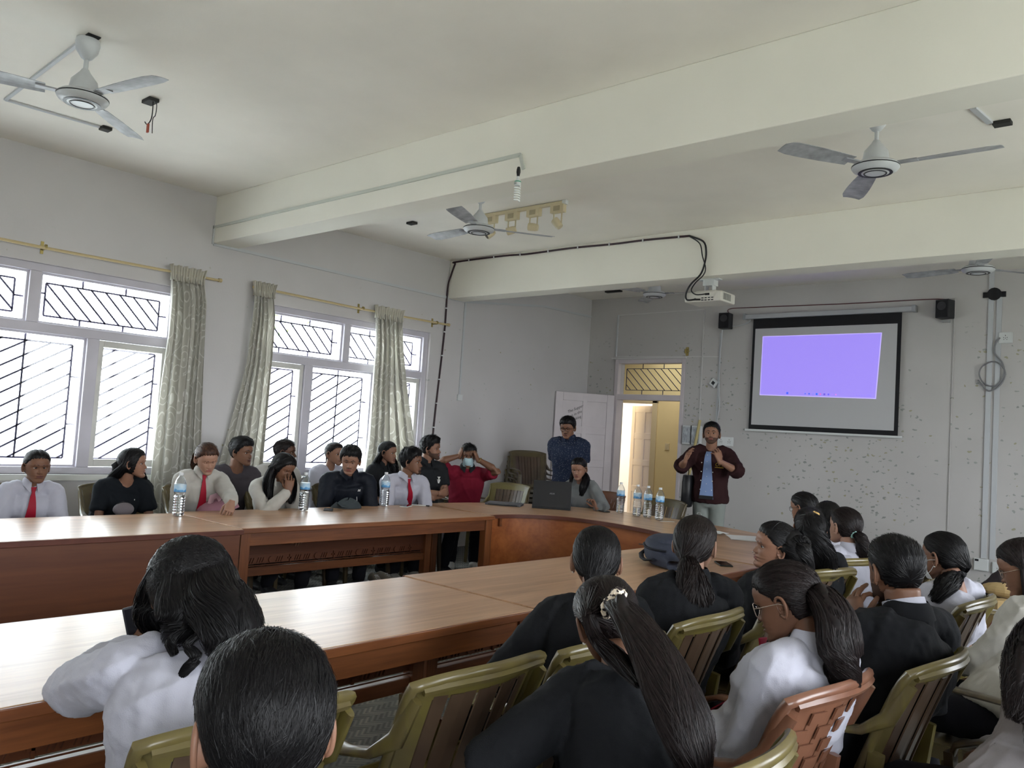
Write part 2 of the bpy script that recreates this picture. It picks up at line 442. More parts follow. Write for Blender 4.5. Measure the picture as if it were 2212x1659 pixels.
def window(idx, a, b, curt=None):
    w = MB(); xo, xi = XL - .13, XL - .035
    mid = (a + b) / 2
    root = w
    w.box((xo, a, WZ0), (xi, a + .075, WZ1)).box((xo, b - .075, WZ0), (xi, b, WZ1))
    w.box((xo, a + .075, WZ0), (xi, b - .075, WZ0 + .06)).box((xo, a + .075, WZ1 - .065), (xi, b - .075, WZ1))
    w.box((xo, a + .075, 2.085), (xi, b - .075, 2.165)).box((xo, mid - .045, 2.165), (xi, mid + .045, WZ1 - .065))
    wc = .66; m0 = a + .075 + wc - .03; m1 = b - .075 - wc + .03
    w.box((xo, m0, WZ0 + .06), (xi, m0 + .10, 2.085)).box((xo, m1 - .10, WZ0 + .06), (xi, m1, 2.085))
    o = struct(w, 'window_%d' % idx, M_FRAME, bevel=.004)
    # sill, shutters frames, panes, grilles
    MB().box((XL - .14, a - .02, WZ0 - .05), (XL + .03, b + .02, WZ0)).build('window_sill', mat('sill_paint', (.66, .67, .64), .5), o)
    lights = [('down', a + .075, mid - .045, 2.165, WZ1 - .065), ('down', mid + .045, b - .075, 2.165, WZ1 - .065),
              ('rise', a + .075, m0, WZ0 + .06, 2.085), ('fixed', m0 + .10, m1 - .10, WZ0 + .06, 2.085), ('rise', m1, b - .075, WZ0 + .06, 2.085)]
    for kind, p, q, z0, z1 in lights:
        MB().box((xo + .05, p, z0), (xo + .054, q, z1)).build('pane', M_GLASS, o)
        g = MB(); grille(g, p, q, z0, z1, kind, XL - .155); g.build('grille', M_IRON, o)
        if kind == 'rise':
            s = MB(); x0, x1 = xo + .02, xo + .07
            s.box((x0, p + .005, z0 + .005), (x1, p + .05, z1 - .005)).box((x0, q - .05, z0 + .005), (x1, q - .005, z1 - .005))
            s.box((x0, p + .05, z0 + .005), (x1, q - .05, z0 + .07)).box((x0, p + .05, z1 - .06), (x1, q - .05, z1 - .005))
            so = s.build('casement_sash', mat('sash_paint', (.56, .55, .52), .5, var=.1, vscale=5), o, bevel=.003)
            MB().box((x1, (p + q) / 2 - .03, z0 + .02), (x1 + .02, (p + q) / 2 + .03, z0 + .035)).build('latch', M_METAL, so)
        else:
            s = MB(); x0, x1 = xo + .03, xo + .06
            for bx in (((x0, p, z0), (x1, p + .018, z1)), ((x0, q - .018, z0), (x1, q, z1)), ((x0, p + .018, z0), (x1, q - .018, z0 + .018)), ((x0, p + .018, z1 - .018), (x1, q - .018, z1))): s.box(*bx)
            s.build('glazing_bead', M_FRAME, o)
    return o
window(1, *WIN[0]); window(2, *WIN[1]); window(3, *WIN[2])
# right hand wall windows (outside the frame): plain frames
for i, (a, b) in enumerate(RWIN):
    w = MB()
    for k in range(4):
        y = a + (b - a - .07) * k / 3; w.box((XR + .08, y, .85), (XR + .14, y + .07, 2.75))
    w.box((XR + .08, a, .85), (XR + .14, b, .92)).box((XR + .08, a, 2.68), (XR + .14, b, 2.75)).box((XR + .08, a, 2.1), (XR + .14, b, 2.17))
    struct(w, 'window_%d' % (4 + i), M_FRAME)

# ---- curtain rods, brackets
M_ROD = mat('old_ivory_rod', (.50, .40, .22), .45)
def rod(y0, y1, brs, label):
    t = thing('curtain_rod', label, 'curtain rod', (XL + .09, (y0 + y1) / 2, 2.78), 'curtain rods over the left wall windows')
    MB().tube([(XL + .09, y0, 2.79), (XL + .09, (y0 + y1) / 2, 2.775), (XL + .09, y1, 2.785)], .0125, 10).build('rod', M_ROD, t, smooth=True)
    for ye, s in ((y0, -1), (y1, 1)):
        MB().loft([(XL + .09, ye - s * .01, 2.787), (XL + .09, ye + s * .02, 2.787), (XL + .09, ye + s * .028, 2.787)], [.018, .02, .012], 12).build('end_cap', M_ROD, t, smooth=True)
    for y in brs:
        MB().box((XL, y - .012, 2.735), (XL + .006, y + .012, 2.84)).box((XL, y - .006, 2.765), (XL + .10, y + .006, 2.775)).tube([(XL + .09, y - .008, 2.787), (XL + .09, y + .008, 2.787)], .019, 10).build('bracket', M_BRASS, t)
rod(.90, 3.97, (1.2, 2.42, 3.80), 'long ivory curtain rod above the window with one curtain gathered at its end')
rod(4.36, 7.05, (4.41, 5.72, 6.86), 'ivory curtain rod over the window beside the black cable, two curtains on it')

def curtain_mat():
    m, nt, b, N, Lk, ramp, mix, math_ = nodes_of('scroll_curtain', .7, .3)
    tc = N('TexCoord'); uv = tc.outputs['UV']
    v = N('TexVoronoi', Scale=8.0, Randomness=.75); Lk(uv, v.inputs['Vector'])
    sp = N('TexNoise', Scale=6.0); Lk(uv, sp.inputs['Vector'])
    d = math_('ADD', v.outputs['Distance'], math_('MULTIPLY', sp.outputs[0], .25))
    rg = math_('PINGPONG', math_('MULTIPLY', d, 4.2), .5)
    ring = math_('LESS_THAN', rg, .09)
    c = mix(ring, (.62, .605, .55), (.84, .83, .79))
    Lk(c, b.inputs['Base Color'])
    Lk(math_('MULTIPLY_ADD', ring, -.35), b.inputs['Roughness'])
    b.inputs['Roughness'].default_value = .6
    # thin cloth lets some daylight through
    tr = nt.nodes.new('ShaderNodeBsdfTranslucent'); Lk(c, tr.inputs[0]); ms = nt.nodes.new('ShaderNodeMixShader'); ms.inputs[0].default_value = .35
    out = nt.nodes['Material Output']; Lk(b.outputs[0], ms.inputs[1]); Lk(tr.outputs[0], ms.inputs[2]); Lk(ms.outputs[0], out.inputs[0])
    for l in list(b.inputs['Roughness'].links): nt.links.remove(l)
    return m
M_CURT = curtain_mat()
def curtain(prof, label, seed, ztop=2.76, nf=6, cloth=2.2):
    """prof: list of (z, y_left, y_right, depth) from the top down; pleats run along"""
    r = np.random.default_rng(seed); t = thing('curtain', label, 'curtain', (XL + .10, (prof[0][1] + prof[0][2]) / 2, prof[-1][0]), 'patterned curtains gathered beside the windows')
    zs = np.concatenate([np.linspace(prof[0][0], prof[0][0] - .25, 8), np.linspace(prof[0][0] - .3, prof[-1][0], 26)])
    pz = [-p[0] for p in prof]; nU = 110; G = []; u = np.linspace(0, 1, nU); ph = r.uniform(0, 6, 4)
    for z in zs:
        yl = np.interp(-z, pz, [p[1] for p in prof]); yr = np.interp(-z, pz, [p[2] for p in prof]); dp = np.interp(-z, pz, [p[3] for p in prof])
        k = (ztop - z)
        wob = .25 * np.sin(u * 5 + ph[0] + k * .8) / nf
        uu = u + wob
        fold = .8 * np.sin(uu * nf * 2 * PI + ph[1]) + .3 * np.sin(uu * nf * 4.7 * PI + ph[2] + k)
        x = XL + .10 + dp * .5 * fold + .015 * np.sin(u * 6 + k * 2 + ph[3])
        y = yl + (yr - yl) * u + .25 * (yr - yl) / nf * np.cos(uu * nf * 2 * PI + ph[1])
        G.append(np.stack([np.maximum(x, XL + .012), y, np.full(nU, z)], 1))
    G = np.array(G); K = G.copy(); K[:, :, 0] += .003
    mb = MB(); mb.slab(G, K); me_o = mb.build('cloth', M_CURT, t, smooth=True, angle=180)
    me = me_o.data; uvl = me.uv_layers.new(name='uv'); n = G.shape[0] * G.shape[1]
    U = np.empty((2 * n, 2)); a, bb = G.shape[:2]
    gu = np.tile(u * cloth / 1.0, a).reshape(-1); gz = np.repeat(zs, bb); U[:n, 0] = gu * .55; U[:n, 1] = gz * .55; U[n:] = U[:n]
    li = np.empty(len(me.loops), np.int32); me.loops.foreach_get('vertex_index', li); uvl.data.foreach_set('uv', U[li].reshape(-1))
    # gathered heading with a ruffle over the rod
    hb = MB(); y0, y1 = prof[0][1] - .02, prof[0][2] + .02; uu = np.linspace(0, 1, 70); hd = []
    for z, dd in ((2.70, .05), (2.745, .02), (2.765, .028), (2.80, .03), (2.845, .05)):
        hd.append(np.stack([XL + .09 + .018 + dd * .6 * np.sin(uu * 2 * PI * 13 + seed), y0 + (y1 - y0) * uu + (z - 2.74) * .25 * (uu - .5), np.full(70, z) + .008 * np.sin(uu * 33)], 1))
    hd = np.array(hd); h2 = hd.copy(); h2[:, :, 0] += .004; hb.slab(hd, h2).build('gathered_heading', mat('curtain_heading', (.52, .50, .43), .7), t, smooth=True, angle=180)
    return t
curtain([(2.76, 3.50, 3.79, .06), (2.55, 3.52, 3.84, .08), (2.2, 3.53, 3.86, .07), (1.6, 3.50, 3.88, .08), (.95, 3.48, 3.92, .09), (.25, 3.46, 3.97, .11)], 'pale scroll-patterned curtain hanging beside the window behind the woman in a black tee', 3)
curtain([(2.76, 4.36, 4.56, .05), (2.5, 4.36, 4.60, .07), (2.0, 4.34, 4.60, .07), (1.3, 4.22, 4.60, .09), (.95, 4.14, 4.60, .10), (.25, 4.08, 4.62, .10)], 'pale curtain flaring to the floor behind the man in a grey tee', 5, nf=5)
curtain([(2.76, 5.90, 6.27, .07), (2.4, 5.93, 6.32, .08), (1.9, 5.92, 6.42, .09), (1.3, 5.92, 6.56, .10), (.95, 5.90, 6.62, .10), (.25, 5.88, 6.66, .11)], 'pale curtain with a knotted top crossing the window beside the long-haired woman', 9, nf=6)

# ---- far wall: doorway, transom, door leaf, corridor
dr = MB()
dr.box((DX0, YF - .02, 0), (DX0 + .06, YF + .14, DZT)).box((DX1 - .05, YF - .02, 0), (DX1, YF + .14, DZT)).box((DX0 + .06, YF - .02, DZT - .06), (DX1 - .05, YF + .14, DZT)).box((DX0 + .06, YF - .02, 2.085), (DX1 - .05, YF + .14, 2.165))
dframe = struct(dr, 'door_1', M_DOOR, bevel=.004)
MB().box((DX0 - .05, YF - .05, DZT), (DX1 + .02, YF, DZT + .025)).build('door_head_ledge', M_WALL, dframe)
MB().box((DX0 + .06, YF + .05, 2.165), (DX1 - .05, YF + .054, DZT - .06)).build('transom_pane', M_GLASS, dframe)
g = MB(); gx0, gx1, gz0, gz1 = DX0 + .14, DX1 - .10, 2.235, DZT - .13; gy = YF + .09
for p, q in (((gx0, gz0), (gx1, gz0)), ((gx0, gz1), (gx1, gz1)), ((gx0, gz0), (gx0, gz1)), ((gx1, gz0), (gx1, gz1))): g.bar((p[0], gy, p[1]), (q[0], gy, q[1]), .009)
n = 8; st = (gx1 - gx0) / n; sl = (gz1 - gz0) * 1.0
for k in range(-2, n):
    s0 = gx0 + k * st * 1.0; t0 = max(0, (gx0 - s0) / sl); t1 = min(1, (gx1 - s0) / sl)
    if t1 - t0 > .1: g.bar((s0 + sl * t0, gy, gz1 - (gz1 - gz0) * t0), (s0 + sl * t1, gy, gz1 - (gz1 - gz0) * t1), .009)
for f in (.3, .68): g.bar((gx0 + (gx1 - gx0) * f, gy, gz1), (gx0 + (gx1 - gx0) * f, gy, DZT - .06), .009); g.bar((gx0 + (gx1 - gx0) * f, gy, gz0), (gx0 + (gx1 - gx0) * f, gy, 2.165), .009)
g.build('grille', M_IRON, dframe)
# open leaf, hinged on the left jamb and swung into the room
def door_leaf(name, hinge, ang, w, h, label=None, m=M_DOOR, rows=4):
    t = bpy.data.objects.new(name, None); COL.objects.link(t); t.location = hinge; t.rotation_euler.z = ang
    st = .11; th = .04; f = MB()
    f.box((0, 0, 0), (st, th, h)).box((w - st, 0, 0), (w, th, h)).box((w / 2 - .035, 0, 0), (w / 2 + .035, th, h))
    zs = [0, .2] ; hh = (h - .2 - .12 - .11 * (rows - 1)) / rows
    rails = [(0, .2)]; z = .2
    for r in range(rows): z += hh; rails.append((z, z + .11)); z += .11
    rails[-1] = (h - .12, h)
    for a, b in rails: f.box((st, .001, a), (w - st, th - .001, b))
    f.build('leaf_frame', m, t, loc=(0, 0, 0), bevel=.006)
    for i in range(rows):
        z0, z1 = rails[i][1], rails[i + 1][0]
        for x0, x1 in ((st, w / 2 - .035), (w / 2 + .035, w - st)):
            MB().box((x0 - .004, .012, z0 - .004), (x1 + .004, th - .012, z1 + .004)).build('panel', m, t, loc=(0, 0, 0), bevel=.003)
    for z in (.25, h / 2, h - .25):
        MB().box((-.012, -.004, z - .05), (.02, .006, z + .05)).build('hinge', M_METAL, t, loc=(0, 0, 0))
    return t
leaf = door_leaf('door_2', (DX0 + .01, YF - .03, .02), math.radians(-125), .90, 2.12)
leaf['kind'] = 'structure'
def text(body, size, M, m, parent=None, name='lettering', ext=.0006, kind=None):
    c = bpy.data.curves.new(name, 'FONT'); c.body = body; c.size = size; c.extrude = ext; c.align_x = 'CENTER'; c.align_y = 'CENTER'; c.resolution_u = 3
    if kind == 'shear': c.shear = .3
    o0 = bpy.data.objects.new('tmp', c); COL.objects.link(o0); dg = bpy.context.evaluated_depsgraph_get()
    me = bpy.data.meshes.new_from_object(o0.evaluated_get(dg)); bpy.data.objects.remove(o0); bpy.data.curves.remove(c); me.materials.clear(); me.materials.append(m)
    o = bpy.data.objects.new(name, me); COL.objects.link(o)
    if parent is not None: o.parent = parent
    o.matrix_local = M; return o

ink = mat('pencil_ink', (.08, .08, .09), .8)
for k, (s, dx) in enumerate((('The Supper', 0), ('life is in the', .03), ('in the making', .07))):
    text(s, .055, Matrix.Translation((.60 + dx * .6, .053, 1.88 - k * .085)) @ Matrix.Rotation(PI, 4, 'Z') @ Matrix.Rotation(PI / 2, 4, 'X') @ Matrix.Rotation(.45, 4, 'Z'), ink, leaf, 'handwriting', kind='shear')
# corridor beyond
CY = YF + WT
struct(MB().box((-9.6, CY + 1.75, 0), (-8.34, CY + 1.95, 3.2)).box((-8.34, CY + 1.75, 2.16), (-7.53, CY + 1.95, 3.2)).box((-7.53, CY + 1.75, 0), (-2.2, CY + 1.95, 3.2)), 'wall_corridor', M_CORR)
struct(MB().box((-9.6, CY, -.1), (-2.2, CY + 5.0, 0)), 'floor_corridor', mat('corridor_floor', (.45, .42, .38), .5))
struct(MB().box((-9.6, CY, 3.2), (-2.2, CY + 1.95, 3.3)), 'ceiling_corridor', M_CORR)
struct(MB().box((-2.2, CY, 0), (-2.0, CY + 5.0, 3.2)).box((-9.8, CY, 0), (-9.6, CY + 1.95, 3.2)).box((-9.6, CY - .2, 0), (XL - WT, CY, 3.2)).box((-9.8, CY + 1.95, 0), (-9.6, CY + 5.0, 3.2)).box((-9.6, CY + 4.9, 0), (-2.2, CY + 5.0, 3.2)), 'wall_annex_and_light_block', mat('annex_paint', (.82, .80, .78), .7))  # annex walls, plus unseen walls closing the corridor to shut out skylight
struct(MB().box((-9.6, CY + 1.95, 3.2), (-2.2, CY + 5.0, 3.3)), 'ceiling_annex', M_CORR)
M_BUFF = mat('buff_frame', (.66, .56, .36), .5)
cf = MB().box((-8.42, CY + 1.72, 0), (-8.32, CY + 1.97, 2.25)).box((-7.56, CY + 1.72, 0), (-7.46, CY + 1.97, 2.25)).box((-8.42, CY + 1.72, 2.15), (-7.46, CY + 1.97, 2.25))
struct(cf, 'door_3', M_BUFF, bevel=.004)
lf3 = door_leaf('door_4', (-7.58, CY + 1.99, .02), math.radians(180 - 24), .80, 2.10, m=mat('corridor_door_paint', (.84, .78, .82), .5)); lf3['kind'] = 'structure'
struct(MB().box((-6.98, CY + 1.66, 0), (-6.80, CY + 1.75, 2.3)).box((-6.80, CY + 1.72, 0), (-6.0, CY + 1.75, 2.2)), 'door_5', M_BUFF, bevel=.004)
swc = thing('corridor_switch', 'small buff light switch on the yellow corridor wall', 'switch', (-7.24, CY + 1.75, 1.42))
MB().box((-7.28, CY + 1.735, 1.37), (-7.20, CY + 1.75, 1.48)).build('plate', M_BUFF, swc, bevel=.002)
MB().box((-7.255, CY + 1.730, 1.39), (-7.225, CY + 1.736, 1.42)).build('rocker', M_CREAM, swc)
MB().box((-7.255, CY + 1.730, 1.43), (-7.225, CY + 1.736, 1.46)).build('rocker', M_CREAM, swc)
for i, (x, y, e_) in enumerate(((-8.4, 3.3, 30), (-6.9, .9, 5.0))):
    d = bpy.data.lights.new('corridor_fill_light', 'AREA'); d.size = 1.2; d.energy = e_; d.color = (1, .97, .93)  # added fill lamps, standing in for daylight in the closed corridor
    o = bpy.data.objects.new('corridor_fill_light', d); COL.objects.link(o); o.location = (x, CY + y, 3.1)

# ---- outside: concrete yard, bounce ground at the right, trees
struct(MB().box((-90, -70, -.9), (XL - WT, 90, -.8)), 'concrete_yard', mat('pale_concrete', (.66, .66, .63), .9))
struct(MB().box((XR + WT, -40, -.9), (60, 60, -.8)), 'bounce_ground_east', mat('bounce_ground_tone', (.53, .525, .45), .9, var=.2, vscale=2))  # unseen ground, made pale to bounce light onto ceiling and beams
def tree(x, y, h, r, label, seed, n=2600):
    t = thing('tree', label, 'tree', (x, y, -.8), 'trees beyond the left windows'); rg = np.random.default_rng(seed)
    mt = mat('bark', (.14, .11, .08), .9)
    tr = MB(); tr.loft([(x, y, -.85), (x + .1, y, h * .4), (x, y + .1, h * .75)], [.22, .16, .08], 10)
    for k in range(7):
        a = rg.uniform(0, 6.3); z0 = h * rg.uniform(.35, .6); q = r * rg.uniform(.5, .85)
        tr.loft([(x, y, z0), (x + math.cos(a) * q * .5, y + math.sin(a) * q * .5, z0 + .6), (x + math.cos(a) * q, y + math.sin(a) * q, z0 + 1.3)], [.08, .05, .02], 6)
    tr.build('trunk', mt, t, smooth=True)
    C = []; 
    for k in range(14):
        a = rg.uniform(0, 6.3); q = r * rg.uniform(.1, .8); C.append((x + math.cos(a) * q, y + math.sin(a) * q, h * rg.uniform(.55, .95), r * rg.uniform(.3, .5)))
    V = []; F = []
    for i in range(n):
        c = C[i % 14]; d = rg.normal(size=3); d /= np.linalg.norm(d); p = np.array(c[:3]) + d * c[3] * rg.uniform(.5, 1.1)
        a = rg.normal(size=3); a /= np.linalg.norm(a); b = np.cross(a, rg.normal(size=3)); b /= np.linalg.norm(b); s = rg.uniform(.07, .13)
        k = len(V); V += [p - a * s, p - b * s * .5, p + a * s, p + b * s * .5]; F.append((k, k + 1, k + 2, k + 3))
    m = MB(); m.add(V, F); o = m.build('leaves', mat('leaf_green', (.13, .22, .06), .6, var=.3, vscale=1), t); o['kind'] = 'stuff'
tree(-15.5, 1.2, 7.2, 2.9, 'leafy tree outside the window behind the two girls at the table end', 1)
tree(-17.5, 8.6, 8.6, 2.4, 'thin leafy tree outside the window with two curtains', 2, 1800)
tree(-21.0, 12.6, 9.0, 2.6, 'leafy tree seen through the top panes next to the knotted curtain', 4, 1800)
FAN_A, FAN_B, FAN_C, FAN_D, FAN_E = (-5.01, 1.75, H), (-5.03, 5.07, H), (-1.70, 5.12, H), (-5.30, 8.40, H), (-1.83, 8.36, H)
CD1, CD2 = (-6.517, 1.776, H - .008), (-6.48, 2.40, H - .008)
CD5, CD6 = (-3.545, 3.912, 3.312), (-3.51, 3.912, 3.21)
BULB = (-3.52, 3.875, 3.13)
TRK0, TRK1 = (-5.60, 5.67, H - .02), (-4.59, 5.68, H - .02)
PCX = -4.054
PROJ = (-3.94, 7.24, 2.935)
CBX1, CBX2, CBX3, CBX4, CBX5 = (-5.60, 2.385, H), (-1.13, 5.66, H), (-6.47, 5.53, H), (-6.74, 9.6, H), (-6.47, 2.44, H)
CD7, CD8 = (-1.22, 5.33, H - .008), (-1.19, 5.62, H - .008)
# ================================================================= tables
TT = .76
def leg_box(mb_parent, x, y, w=.075, z1=TT - .03, name='leg', d=None):
    d = d or w
    return MB().box((x - w / 2, y - d / 2, 0), (x + w / 2, y + d / 2, z1)).build(name, M_WOODZ, mb_parent, bevel=.003)
def desk(x0, x1, y0, y1, open_side, label, name='conference_table', solid=None, rail=True, skew=0.0):
    """long table running in y; the sitters' side is open_side (+1 or -1 in x); modesty panel stands on the other side"""
    t = thing(name, label, 'table', ((x0 + x1) / 2, (y0 + y1) / 2, 0))
    MB().box((x0, y0 + .004, TT - .022), (x1, y1 - .004, TT)).build('tabletop', M_TOP, t, bevel=.002)
    for xa, xb in ((x0 - .012, x0), (x1, x1 + .012)): MB().box((xa, y0 + .002, TT - .034), (xb, y1 - .002, TT - .0015)).build('edging', M_EDGE if solid or xa < x0 and open_side > 0 else M_WOOD, t, bevel=.003)
    for ya, yb in ((y0, y0 + .014), (y1 - .014, y1)): MB().box((x0, ya, TT - .034), (x1, yb, TT - .0225)).build('end_edging', M_EDGE, t)
    if solid:   # flush front panel down to a plinth
        xs = x1 - .02 if solid > 0 else x0 + .02
        MB().box((min(xs, xs - solid * .02), y0 + .01, .03), (max(xs, xs - solid * .02), y1 - .01, TT - .034)).build('front_panel', M_PANEL, t)
        for y in (y0 + .05, y1 - .05): leg_box(t, (x0 + .05) if solid > 0 else (x1 - .05), y, .05)
        MB().box((x0 + .03, y0 + .02, TT - .12), (x1 - .05, y0 + .04, TT - .034)).build('rail', M_WOOD, t)
        return t
    s = open_side; xo = x1 - .05 if s > 0 else x0 + .05; xb = x0 + .16 if s > 0 else x1 - .16
    for y in (y0 + .05, y1 - .05): leg_box(t, xo, y, .07); leg_box(t, xb, y, .07)
    MB().box((xo - .012, y0 + .085, TT - .125), (xo + .022, y1 - .085, TT - .034)).build('apron', M_WOOD, t, bevel=.002)
    MB().box((xb - .015, y0 + .085, TT - .12), (xb + .015, y1 - .085, TT - .034)).build('rear_apron', M_WOOD, t)
    MB().box((xb - .01, y0 + .085, .36), (xb + .006, y1 - .085, TT - .12)).build('modesty_panel', M_PANEL, t)
    # carved frieze: raised lozenges, discs and bars
    fr = MB(); xf = xb + s * .012
    fr.box((min(xb, xf), y0 + .085, .345), (max(xb, xf), y1 - .085, .352)).box((min(xb, xf), y0 + .085, .425), (max(xb, xf), y1 - .085, .431))
    y = y0 + .14; k = 0
    while y < y1 - .2:
        if k % 5 == 4: fr.cbox((xf, y + .02, .388), (.012, .012, .06)); fr.cbox((xf, y + .02, .39), (.012, .04, .012))
        elif k % 5 == 2: fr.tube([(xf - .006, y + .02, .388), (xf + .006, y + .02, .388)], .026, 10)
        else:
            for j in range(3): fr.bar((xf, y - .02 + j * .022, .368), (xf, y - .005 + j * .022, .408), .008, .012, up=(1, 0, 0))
        y += .085; k += 1
    fr.build('carved_frieze', M_PANEL, t)
    MB().box((xb - .02, y0 + .085, .27), (xb + .02, y1 - .085, .335)).build('lower_rail', M_WOOD, t, bevel=.003)
    for y in (y0 + .085, y1 - .085): 
        MB().box((min(xo, xb) + .03, y - .0, .06) , (max(xo, xb) - .03, y + .03 if y < (y0+y1)/2 else y - .03, .11)).build('stretcher', M_WOOD, t)
    return t
desk(-5.80, -4.85, .35, 2.91, -1, 'long table with a flush brown front panel, its glossy top reflecting the window', solid=1)
desk(-5.86, -4.90, 2.92, 5.37, 1, 'long table with legs and a carved panel, behind it men and women facing right')
desk(-3.07, -2.23, -.30, 2.745, 1, 'long table where the curly-haired woman leans with a phone')
desk(-3.10, -2.25, 2.76, 4.98, 1, 'long table carrying the dark blue backpack')

# curved head table
def sup(cx, cy, a, b, th, n): c, s = math.cos(th), math.sin(th); return (cx + a * (1 if c > 0 else -1) * abs(c) ** (2 / n), cy + b * abs(s) ** (2 / n))
ct = thing('curved_head_table', 'curved head table with orange-brown curved front panel, bottles and laptops on it', 'table', (-4.08, 6.2, 0))
NA = 64; ths = np.linspace(PI, 0, NA); rot_y = lambda x: 5.38 + (x + 5.0) * (-.135)
def arc(a, b, n=2.5, cx=-4.08): 
    out = []
    for t in ths:
        x, y = sup(cx, 0, a, b, t, n); out.append((x, rot_y(x) + y))
    return out
outer = arc(1.84, 1.86, 2.45); inner = arc(.90, .84, 2.5)
mb = MB(); G1 = [[(*outer[i], TT), (*inner[i], TT)] for i in range(NA)]; G0 = [[(*outer[i], TT - .022), (*inner[i], TT - .022)] for i in range(NA)]
mb.slab(G1, G0).build('tabletop', M_TOPX, ct)
def ribbon(name, pts, z0, z1, th, m, off=0):
    P = np.array(pts); T = np.gradient(P, axis=0); T /= np.linalg.norm(T, axis=1)[:, None]; Nn = np.stack([-T[:, 1], T[:, 0]], 1)
    A = P + Nn * off; B = P + Nn * (off + th)
    g1 = [[(*a, z1), (*a, z0)] for a in A]; g2 = [[(*b, z1), (*b, z0)] for b in B]
    return MB().slab(g1, g2).build(name, m, ct)
ribbon('inner_edging', inner, TT - .034, TT - .002, -.012, M_EDGE, 0.0)
ribbon('outer_edging', outer, TT - .034, TT - .002, .012, M_EDGE, 0.0)
ribbon('curved_front_panel', arc(.93, .87, 2.5), .03, TT - .035, .018, M_PANELX)
for x, y in ((outer[0][0] + .06, outer[0][1] + .05), (inner[0][0] - .06, inner[0][1] + .05), (outer[-1][0] - .06, outer[-1][1] + .05), (inner[-1][0] + .06, inner[-1][1] + .05)): leg_box(ct, x, y, .07)
for i in (13, 24, 39, 50): leg_box(ct, outer[i][0] * .97 - 4.08 * .03, outer[i][1] - .06, .06)
MB().box((outer[0][0] + .05, outer[0][1] + .03, TT - .11), (inner[0][0], outer[0][1] + .06, TT - .034)).build('end_apron', M_WOOD, ct)
MB().box((inner[-1][0], outer[-1][1] + .03, TT - .12), (outer[-1][0] - .05, outer[-1][1] + .06, TT - .034)).build('end_apron', M_WOOD, ct)

# ================================================================= plastic chairs
def chair_mat(name, col, col2):
    m, nt, b, N, Lk, ramp, mix, math_ = nodes_of(name, .3, .5)
    tc = N('TexCoord'); mp = N('Mapping'); mp.inputs['Scale'].default_value = (1.2, 9, 1.0); Lk(tc.outputs['Object'], mp.inputs[0])
    n = N('TexNoise', Scale=1.3, Detail=3.0, Distortion=1.2); Lk(mp.outputs[0], n.inputs['Vector'])
    Lk(ramp(n.outputs[0], [(.38, col2), (.62, col)]), b.inputs['Base Color']); b.inputs['Coat Weight'].default_value = .25; b.inputs['Coat Roughness'].default_value = .25
    return m
M_OLIVE = chair_mat('olive_marbled_plastic', (.150, .122, .034), (.085, .062, .030))
M_OLIVE2 = chair_mat('olive_dark_plastic', (.105, .082, .035), (.05, .034, .018))
M_TEAK = chair_mat('teak_plastic', (.185, .082, .048), (.105, .043, .024))
M_OLIVE_SL = chair_mat('olive_slat_plastic', (.095, .060, .038), (.040, .022, .015))
